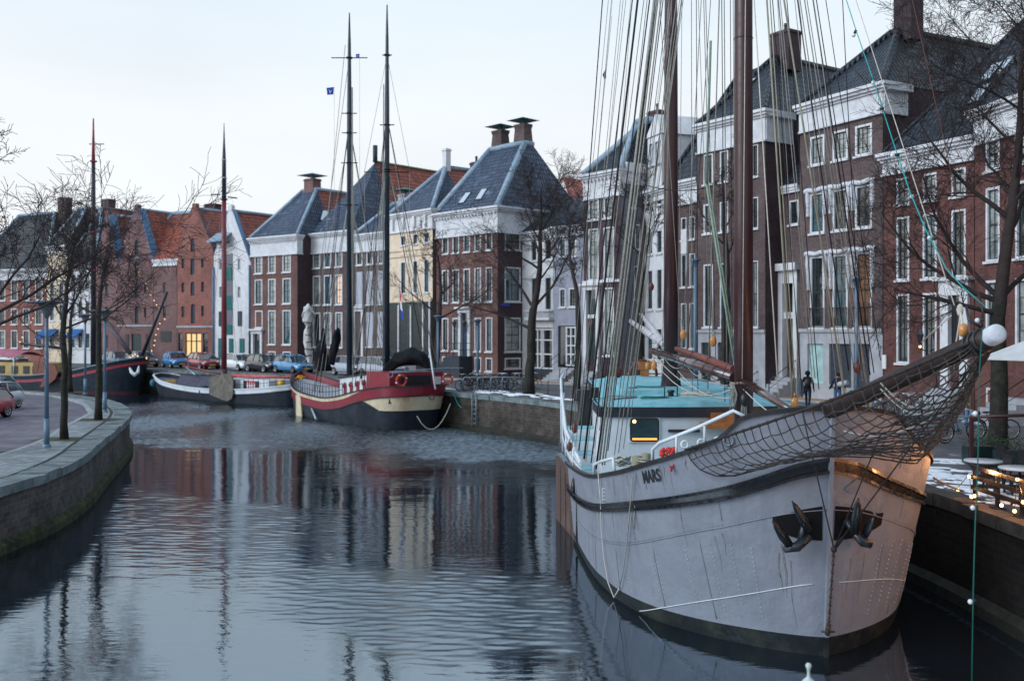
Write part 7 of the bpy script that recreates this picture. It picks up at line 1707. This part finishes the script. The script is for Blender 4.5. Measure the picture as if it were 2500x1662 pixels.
def blackbarge():
    f_ = lambda tab: [(a/26, b, c) for a, b, c in tab]; g = lambda tab: [(a/26, b) for a, b in tab]
    wl = f_([(0, .5, 0), (.5, .7, .7), (1.5, 1.5, 1.4), (3.5, 3.5, 1.9), (10, 10, 2.2), (20, 20, 2.2), (24, 24, 1.5), (26, 25.5, 0)]); dk = f_([(0, -.5, 0), (.5, 0, 1.0), (1.5, 1.1, 1.8), (3.5, 3.3, 2.3), (10, 10, 2.5), (20, 20, 2.5), (24, 24.2, 1.8), (26, 26, 0)])
    H = Hull((-33.9, 91.2), (-.93, .33), wl, dk, g([(0, 3.4), (1.5, 3.1), (3.5, 2.65), (7, 2.0), (12, 1.6), (18, 1.55), (23, 1.9), (26, 2.3)]), [0, .008, .02, .035, .055, .08]+[.11+.02*i for i in range(42)]+[.96, .98, 1])
    if H.n.y > 0: H.n = -H.n
    par = empty('barge', (-44, 94, 0), 'black barge with red stripe, yellow cabin and pink canopy behind the left bank', 'boat')
    A = lambda t: H.zt(t)-.38; B = lambda t: H.zt(t)-.62; redst = mat('red_stripe', (.30, .02, .04), .4); H.shell(par, [(lambda t: -.4, 2), (lambda t: .28, 0), (B, 1), (A, 0), (H.zt, 0)], [mat('blue_black_hull', (.010, .017, .026), .5, .3, 2, dirt=(.03, .035, .045)), redst, mat('dull_red_boot_top', (.07, .02, .03), .6)], n=3)
    H.rail(par, lambda t: H.zt(t)+.03, .14, .09, galv); H.inner(par, .07, lambda t: H.zt(t)-.5, black, md=mat('grey_deck_paint', (.12, .14, .17)))
    x = (228-1250)/F*92.9; q = MB(); q.tube([(x, 92.9, 1.3), (x, 92.9, 16), (x, 92.9, 21.6)], [.26, .22, .17], 12); q.build('mast', mat('dark_plum_mast', (.025, .018, .028), .4), par)
    q = MB(); q.tube([(x, 92.9, 21.6), (x, 92.9, 25.6)], [.17, .06], 10); q.tube([(x-.4, 92.9, 23.2), (x+1.0, 92.9, 23.2)], .05, 5); q.torus((x, 92.9, 21.6), .3, .06, (0, 0, 1), 10, 5); q.torus((x, 92.9, 15.0), .32, .07, (0, 0, 1), 10, 5); q.torus((x, 92.9, 11.4), .36, .08, (0, 0, 1), 10, 5); q.build('topmast', mat('red_topmast', (.28, .05, .07), .5), par)
    for sx in (-3.4, -2.4, 2.6, 3.6): rope(par, (x+sx, 92.9-abs(sx)*.3, 1.8), (x, 92.9, 16.5), .016, ropeg, 'shroud')
    q = MB(); q.tube([W(347, 868, 91.6), W(408, 712, 90)], [.16, .13], 8); q.build('derrick', black, par); q = MB(); q.tube([W(318, 863, 92.2), W(263, 788, 93)], [.22, .2], 8); q.build('derrick', mat('purple_grey_spar', (.10, .08, .10), .6), par)
    q = MB(); q.tube([W(50, 838, 97), W(150, 850, 96)], .14, 8); q.build('boom', black, par)
    ylw = mat('yellow_cabin_paint', (.40, .29, .12), .6, .15, 3); c = MB(); P4 = [H.C(19.5, 1.8), H.C(9.6, 1.8), H.C(9.6, -1.8), H.C(19.5, -1.8)]; P4 = [H.C(20.5, 1.8), H.C(9.8, 1.8), H.C(9.8, -1.8), H.C(20.5, -1.8)]; c.hexa([p+V(0, 0, 1.1) for p in P4]+[p+V(0, 0, 2.75 if i in (1, 2) else 2.9) for i, p in enumerate(P4)]); cb = c.build('cabin', ylw, par); fc = Fac.of(P4[0], P4[1])
    for u in (1.0, 2.4, 3.8, 5.4, 7.0, 8.4, 9.5): q = MB(); fc.box(q, u, u+.7, .01, .06, 1.8, 2.5); q.build('window', black, cb)
    c = MB(); T4 = [H.C(19.6, 1.9), H.C(13.2, 1.9), H.C(13.2, -1.9), H.C(19.6, -1.9)]; rows = []
    for k in range(7): w = k/6; rows.append([lerp(lerp(T4[0], T4[1], t), lerp(T4[3], T4[2], t), w)+V(0, 0, 3.25+.55*math.sin(math.pi*w)+.25*math.sin(math.pi*t)) for t in (0, .25, .5, .75, 1)])
    c.grid(rows[::-1], 0, True); c.build('canopy', mat('dusty_pink_canvas', (.36, .12, .17), .8, .2, 2), par)
    c = MB()
    for t in T4: c.tube([t+V(0, 0, 1.5), t+V(0, 0, 3.3)], .05, 5)
    c.build('canopy_post', shipw, par)
    lw = mat('rust_brown_leeboard', (.15, .06, .045), .7, .25, 3); q = MB(); fl = Fac(75, 93.2, 145, 90.6); pts = [(82, 882), (112, 884), (136, 892), (142, 908), (136, 925), (118, 940), (104, 945), (84, 941)]
    A = [fl.pt(fl.u(px), .06, fl.z(px, py)) for px, py in pts][::-1]; B_ = [p-fl.n*.12 for p in A]; n = len(A); q.poly(A); q.poly(B_[::-1])
    for i in range(n): q.poly([A[(i+1) % n], A[i], B_[i], B_[(i+1) % n]])
    q.build('leeboard', lw, par)
    for x_, y_ in ((315, 905), (338, 903)):
        pass
    q = MB(); q.tube([W(317, 898, 90.2), W(321, 908, 89.9), W(329, 915, 89.8), W(337, 908, 89.9), W(339, 893, 90.2)], [.1, .16, .2, .16, .06], 6); q.build('bow_anchor', shipw, par)
    q = MB(); p = W(375, 934, 90.4); q.ball(p, .36, 6, sz=1.1); q.tube([p, W(376, 905, 90.6)], .03, 5); q.build('fender', mat('blue_fender', (.01, .10, .16), .4), par)
    def fest(label, pts, Y, first=None):
        par2 = empty('festoon_lights', W(*pts[0], Y), label, 'string lights'); P = [W(*p, Y) for p in pts]; q = MB(); q.tube(([first] if first else [])+[p+V(0, 0, .1) for p in P], .02, 4); q.build('cable', black, par2)
        for p in P: q = MB(); q.ball(p, .06, 4); q.build('bulb', bulb, par2)
    c2 = lambda L: [(a/4.612, 560+b/4.612) for a, b in L]
    fest('warm festoon lights falling from the tall mast towards the derrick', c2([(1408, 130), (1440, 190), (1465, 280), (1545, 420), (1560, 480), (1580, 525), (1640, 610), (1660, 665), (1700, 740), (1735, 800), (1765, 850), (1790, 885)]), 91.5, V(x, 92.9, 21))
    fest('warm festoon lights hanging down beside the derrick of the black barge', c2([(1855, 1010), (1800, 1060), (1780, 1120), (1757, 1185), (1743, 1250), (1735, 1305), (1708, 1365), (1650, 1440)]), 90.5, W(408, 712, 90))
    fest('warm festoon lights left of the mast running down to the yellow cabin', c2([(790, 10), (768, 70), (718, 180), (645, 380), (560, 580), (540, 630), (515, 680), (480, 770), (455, 820), (405, 905), (370, 1000), (350, 1045), (250, 1215), (225, 1265)]), 93, V(x, 92.9, 20))
    fest('short row of warm lights along the bow rail of the black barge', [(318, 872), (324, 868), (330, 865), (336, 869), (358, 875)], 90.4)
blackbarge()

# ------------------------------------------------------------------ right hand terrace and small things
def festoon2():
    par = empty('festoon_cable', (2385-1250)/F*12.4*1.0*V(1, 0, 0)+V(0, 12.4, 0), 'teal festoon cable with unlit white bulbs coming down from aloft to the bowsprit end', 'string lights')
    P = [W(2040, -80, 19), W(2066, 0, 18.2), W(2090, 75, 17.6), W(2130, 190, 16.6), W(2180, 345, 15.5), W(2222, 470, 14.6), W(2262, 565, 13.9), W(2310, 655, 13.2), W(2350, 700, 12.9), W(2405, 748, 12.6)]
    q = MB(); q.tube(P, .008, 6); q.build('cable', ropet, par)
    for (px, py, Y, dx, dy) in ((2090, 75, 17.6, -6, 12), (2130, 190, 16.6, 2, 12), (2157, 265, 16, -14, 2), (2195, 378, 15.2, -16, 2), (2242, 480, 14.6, -16, 0), (2285, 583, 13.8, -16, -2), (2400, 782, 12.6, -14, 0)):
        a = W(px, py, Y); b = W(px+dx, py+dy, Y); q = MB(); q.tube([a, lerp(a, b, .55)], .026, 6); q.build('bulb_socket', black, par); q = MB(); q.ball(b, .036 if py < 400 else .032, 5); q.build('bulb', bulbc, par)
    par = empty('festoon_cable', W(2372, 1662, 11.4), 'green festoon cable with white bulbs hanging straight down before the quay wall', 'string lights')
    P = [W(2398, 800, 12.45), W(2392, 900, 12.3), W(2388, 1108, 12), W(2380, 1300, 11.8), W(2376, 1450, 11.6), W(2372, 1700, 11.4)]; q = MB(); q.tube(P, .008, 6); q.build('cable', mat('dark_green_cable', (.005, .09, .07), .6), par)
    for px, py, dx in ((2388, 1008, -7), (2382, 1238, -7), (2377, 1467, -8)):
        a = W(px, py, 12.0); b = W(px+dx, py+1, 12.0); q = MB(); q.tube([a+V(.02, 0, 0), lerp(a, b, .5)], .028, 6); q.build('bulb_socket', black, par); q = MB(); q.ball(b, .032, 5); q.build('bulb', bulbc, par)
festoon2()
def terrace():
    iron = mat('black_lacquered_wood', (.010, .009, .010), .35, .3, 4)
    par = empty('slatted_barrier', (10.6, 20, Z0), 'low black slatted terrace barrier on the quay edge wound with lit bulbs', 'fence')
    A = [W(2352, 1215, 21.3), W(2500, 1270, 18.9)]; a = V(10.05, 21.6, Z0); b = V(10.05, 16.6, Z0); n = 5
    for i in range(n+1):
        p = lerp(a, b, i/n); q = MB(); q.box(p+V(0, 0, .38), (.07, .08, .76)); q.box(p+V(.0, 0, .02), (.22, .3, .035)); q.build('post', iron, par)
    for h in (.3, .52, .74): q = MB(); q.box((a+b)/2+V(-.05, 0, h), (.035, 5.15, .09)); q.build('rail', iron, par)
    a2, b2 = V(10.05, 21.6, Z0), V(11.4, 21.75, Z0)
    for h in (.3, .52, .74): q = MB(); q.box((a2+b2)/2+V(0, 0, h), (1.4, .035, .08)); q.build('rail', iron, par)
    par2 = empty('festoon_lights', a+V(0, 0, .1), 'lit warm bulbs strung along the black slatted terrace barrier', 'string lights')
    B = [(2339, 1195, 21.8), (2366, 1163, 21.6), (2372, 1212, 20.6), (2380, 1210, 20.2), (2445, 1233, 19.7), (2477, 1247, 19.2), (2484, 1170, 19.6), (2498, 1225, 18.9)]
    P = [W(*p) for p in B]; q = MB(); q.tube([p+V(0, 0, .05) for p in P], .008, 4); q.build('cable', black, par2)
    for p in P: q = MB(); q.ball(p, .035, 5); q.build('bulb', emit('bright_bulb', (1, .45, .12), 9), par2)
    for i, (p, e) in enumerate(((V(9.86, 20.9, 2.9), 45), (V(9.86, 19.2, 2.9), 55), (V(9.86, 17.6, 2.9), 75), (V(10.8, 18.4, 3.0), 20), (V(9.8, 15.6, 2.9), 130), (V(9.8, 13.6, 2.9), 140))):
        l = bpy.data.lights.new('bulb_light', 'POINT'); l.energy = e*.72; l.color = (1, .42, .15); l.shadow_soft_size = .05; o = bpy.data.objects.new('bulb_light', l); o.location = p; COL.objects.link(o)
    for i, (px, py, Y) in enumerate(((2401, 1127, 23.2), (2490, 1145, 21.2))):
        p = W(px, py, Y); q = MB(); q.lathe([(0, 0), (.42, 0), (.43, .02), (.42, .04), (0, .04)], V(p.x, p.y, p.z), 24); t = empty('cafe_table', V(p.x, p.y, Z0), 'round %s topped cafe table %s' % ('white', 'nearest the maroon screen post' if i == 0 else 'at the right edge behind the lit barrier'), 'table')
        q.build('tabletop', mat('pale_tabletop', (.4, .4, .42), .4), t); q = MB(); q.tube([V(p.x, p.y, Z0+.02), V(p.x, p.y, p.z)], .03, 8); q.lathe([(.25, 0), (.24, .03), (0, .05)], V(p.x, p.y, Z0), 16); q.build('pedestal', iron, t)
    for i, (px, Y) in enumerate(((2440, 22.4), (2478, 23.4), (2425, 24.6))):
        x = TP(px, Y); t = empty('terrace_chair', (x, Y, Z0), ('black terrace chair beside the lit barrier', 'black terrace chair at the right edge behind a table', 'black terrace chair before the planters')[i], 'chair', 'black chairs on the terrace'); q = MB(); q.box((x, Y, Z0+.45), (.44, .42, .04)); q.build('seat', iron, t); q = MB(); q.box((x+.2, Y, Z0+.72), (.04, .42, .34)); q.build('backrest', iron, t)
        for sx in (-.2, .2):
            for sy in (-.18, .18): q = MB(); q.box((x+sx, Y+sy, Z0+.22), (.035, .035, .44)); q.build('leg', iron, t)
    mar = mat('maroon_steel', (.05, .012, .016), .4); t = empty('screen_frame', W(2372, 1128, 27)*1+V(0, 0, 0), 'maroon steel post and top rail of the terrace screen', 'frame'); x = TP(2372, 27); z = W(2372, 1018, 27).z
    q = MB(); q.box((x, 27, (Z0+z)/2), (.09, .09, z-Z0)); q.build('post', mar, t); q = MB(); q.tube([(x-.02, 27, z), (x+2.2, 26.6, z+.12)], .045, 6); q.build('top_rail', mar, t)
    gl = mat('evergreen_leaves', (.035, .06, .03), .6, .5, 9); rs = random.Random(8)
    for i, (px, Y, lb) in enumerate(((2400, 27.6, 'dark planter with evergreen shrub under the maroon frame'), (2478, 26.6, 'dark planter with evergreen shrub at the right edge'))):
        x = TP(px, Y); t = empty('planter', (x, Y, Z0), lb, 'planter'); q = MB(); q.box((x, Y, Z0+.25), (1.0, .4, .5)); q.build('box', dgreen, t); q = MB()
        for k in range(500):
            c = V(x+rs.gauss(0, .32), Y+rs.gauss(0, .14), Z0+.52+abs(rs.gauss(0, .17))); d = V(rs.uniform(-1, 1), rs.uniform(-1, 1), rs.uniform(-.2, 1)).normalized(); s = d.orthogonal().normalized()*.012; q.poly([c-s, c+d*.05, c+s, c-d*.03])
        q.build('foliage', gl, t)
    t = empty('parasol', (13.9, 25.5, Z0), 'large off white parasol at the right edge in front of the red house', 'parasol'); q = MB(); c = V(13.9, 25.5, 0); zc, ze = 5.85, 5.12; rows = []
    r_ = 1.75
    for k, z in ((0.02, zc), (.5, (zc*.52+ze*.48)), (1, ze), (1, ze-.04)):
        rows.append([c+V(r_*k*math.cos(math.pi/4+j*math.pi/2+.35), r_*k*math.sin(math.pi/4+j*math.pi/2+.35), z) for j in range(4)])
    q.grid(rows, 0, False, True); q.build('canopy', mat('offwhite_canvas', (.5, .51, .52), .8, .08, 3), t); q = MB(); q.tube([c+V(0, 0, Z0), c+V(0, 0, zc)], .035, 8); q.build('pole', iron, t)
terrace()
def finial():
    q = MB(); p = W(1974, 1636, 9.6); q.lathe([(.0, .075), (.02, .07), (.03, .045), (.02, .02), (.014, 0), (.014, -.05), (.025, -.07), (.05, -.09), (.07, -.12), (.075, -.16), (.05, -.17), (.05, -2.9), (0, -2.9)][::-1], p, 16)
    q.build('mooring_post', mat('chalky_white_paint', (.42, .48, .47), .5, .1, 8), label='white post with a ball finial standing in the water below the bow', cat='post')
finial()
def ladder():
    q = MB(); f = Fac(1150, 57.6, 1190, 56.5); x, y = TP(1160, 57.9), 57.9
    k = min(range(len(RQs)), key=lambda i: (RQs[i]-Vector((x, y))).length); p = RQs[k]; n = off(RQs, -.14)[k]; t = (RQs[k+1]-RQs[k-1]).normalized()
    for s in (-.22, .22): q.tube([(n.x+t.x*s, n.y+t.y*s, .3), (n.x+t.x*s, n.y+t.y*s, 2.3)], .03, 5)
    for i in range(7): z = .5+i*.27; q.tube([(n.x-t.x*.22, n.y-t.y*.22, z), (n.x+t.x*.22, n.y+t.y*.22, z)], .02, 5)
    q.build('quay_ladder', galv, label='steel ladder on the far quay wall below the bicycles', cat='ladder')
ladder()
def snow():
    sm = mat('old_snow', (.66, .70, .76), .8, .1, 6, bmp=.3, bsc=15)
    rs = random.Random(12)
    def patch(mb, x, y, rx, ry, a, z):
        n = 26; c = V(x, y, z+.035); ph = [rs.uniform(0, 6) for _ in range(3)]; ring = []; out = []
        for i in range(n):
            t = 2*math.pi*i/n; k = 1+.25*math.sin(2*t+ph[0])+.2*math.sin(5*t+ph[1])+.12*math.sin(9*t+ph[2]); u, v = rx*k*math.cos(t), ry*k*math.sin(t)
            d = V(u*math.cos(a)-v*math.sin(a), u*math.sin(a)+v*math.cos(a), 0); ring.append(c+d*.8); out.append(V(x, y, z+.004)+d)
        ids = mb.grid([out, ring], 0, True, True); cc = mb.vert(c+V(0, 0, .01))
        for i in range(n): mb.face((ids[1][i], ids[1][(i+1) % n], cc), 0, True)
    mb = MB()
    for i in range(60):
        k = rs.uniform(0, 1); x0, y0 = lerp(-4.5, 3.2, k), 0
        j = min(range(len(RQs)), key=lambda q: abs(RQs[q].x-x0) if RQs[q].y < 75 else 99); p = RQs[j]; tt = (RQs[j+1]-RQs[j-1]).normalized(); nn = Vector((tt.y, -tt.x)); d = rs.uniform(.7, 3.2); q = p+nn*d+tt*rs.uniform(-1, 1)
        patch(mb, q.x, q.y, rs.uniform(.15, .8), rs.uniform(.05, .18), math.atan2(tt.y, tt.x), Z0)
    mb.build('snow', sm, org=(0, 50, Z0), label='thin strips of old snow on the far quay edge', cat='snow', kind='stuff')
    mb = MB()
    for i in range(90):
        x, y = 10.9+rs.gauss(0, .45), 24.2+rs.gauss(0, 1.5)
        if x > 9.9: patch(mb, x, y, rs.uniform(.06, .42), rs.uniform(.03, .13), rs.gauss(-.3, .4), Z0)
    for i in range(20): patch(mb, 12.2+rs.gauss(0, .5), 28+rs.gauss(0, .35), rs.uniform(.05, .35), rs.uniform(.03, .08), -.3, Z0)
    mb.build('snow', sm, org=(10, 24, Z0), label='patches of old snow on the near quay beside the lit barrier', cat='snow', kind='stuff')
snow()
def mooring():
    par = empty('mooring_line', (9.7, 22, Z0), 'brown mooring rope from the bow of the grey ship to the near quay', 'rope'); rope(par, W(2278, 1165, 21.5), W(2352, 1198, 21.4), .022, mat('brown_rope', (.14, .08, .05), .8), 'rope', sag=.03)
mooring()

# ------------------------------------------------------------------ camera, light, sky
cam = bpy.data.cameras.new('camera'); co = bpy.data.objects.new('camera', cam); COL.objects.link(co); co.location = (0, 0, CZ); co.rotation_euler = (math.pi/2, 0, 0)
cam.sensor_width = 36; cam.lens = 36*F/2500; cam.shift_y = -25/2500; cam.clip_end = 2000; cam.clip_start = .1
cam.dof.use_dof = True; cam.dof.focus_distance = 21; cam.dof.aperture_fstop = 1.2
SC.camera = co
w = bpy.data.worlds.new('World'); SC.world = w; w.use_nodes = True; t = w.node_tree; bg = t.nodes['Background']
sk = t.nodes.new('ShaderNodeTexSky'); sk.sky_type = 'NISHITA'; sk.sun_disc = False; sk.sun_elevation = math.radians(28); sk.sun_rotation = math.radians(296); sk.air_density = 1.0; sk.dust_density = 4.0
# overcast: the clear sky is veiled by an even cloud layer, a little bluer overhead
tc = t.nodes.new('ShaderNodeTexCoord'); sx = t.nodes.new('ShaderNodeSeparateXYZ'); t.links.new(tc.outputs['Generated'], sx.inputs[0])
rp = t.nodes.new('ShaderNodeValToRGB'); e = rp.color_ramp.elements; e[0].position = 0.0; e[0].color = (8.1, 8.35, 8.55, 1); e[1].position = .75; e[1].color = (5.0, 6.6, 8.4, 1); e2 = e.new(.2); e2.color = (7.9, 8.3, 8.65, 1); e3 = e.new(.33); e3.color = (7.0, 8.0, 8.8, 1)
t.links.new(sx.outputs[2], rp.inputs[0])
nz = t.nodes.new('ShaderNodeTexNoise'); nz.inputs['Scale'].default_value = 2.2; nz.inputs['Detail'].default_value = 4; mp = t.nodes.new('ShaderNodeMapping'); mp.inputs['Scale'].default_value = (1, 1, 3); t.links.new(tc.outputs['Generated'], mp.inputs[0]); t.links.new(mp.outputs[0], nz.inputs['Vector'])
r2 = t.nodes.new('ShaderNodeValToRGB'); r2.color_ramp.elements[0].position = .3; r2.color_ramp.elements[0].color = (.93, .93, .94, 1); r2.color_ramp.elements[1].position = .7; r2.color_ramp.elements[1].color = (1.05, 1.05, 1.04, 1); t.links.new(nz.outputs['Fac'], r2.inputs[0])
mm = t.nodes.new('ShaderNodeMix'); mm.data_type = 'RGBA'; mm.blend_type = 'MULTIPLY'; mm.inputs[0].default_value = 1; t.links.new(rp.outputs[0], mm.inputs[6]); t.links.new(r2.outputs[0], mm.inputs[7])
mx = t.nodes.new('ShaderNodeMix'); mx.data_type = 'RGBA'; mx.inputs[0].default_value = .93; t.links.new(sk.outputs[0], mx.inputs[6]); t.links.new(mm.outputs[2], mx.inputs[7]); t.links.new(mx.outputs[2], bg.inputs[0]); bg.inputs[1].default_value = .084
sl = bpy.data.lights.new('sun', 'SUN'); sl.energy = 1.75; sl.angle = math.radians(40); sl.color = (.86, .93, 1.0); so = bpy.data.objects.new('sun', sl); COL.objects.link(so); so.rotation_euler = (math.radians(62), 0, math.radians(-64))
vs = SC.view_settings; vs.view_transform = 'Standard'; vs.look = 'None'; vs.exposure = .50; vs.gamma = 1
SC.render.engine = 'CYCLES'; SC.cycles.use_denoising = True; SC.cycles.max_bounces = 6; SC.cycles.sample_clamp_indirect = 4
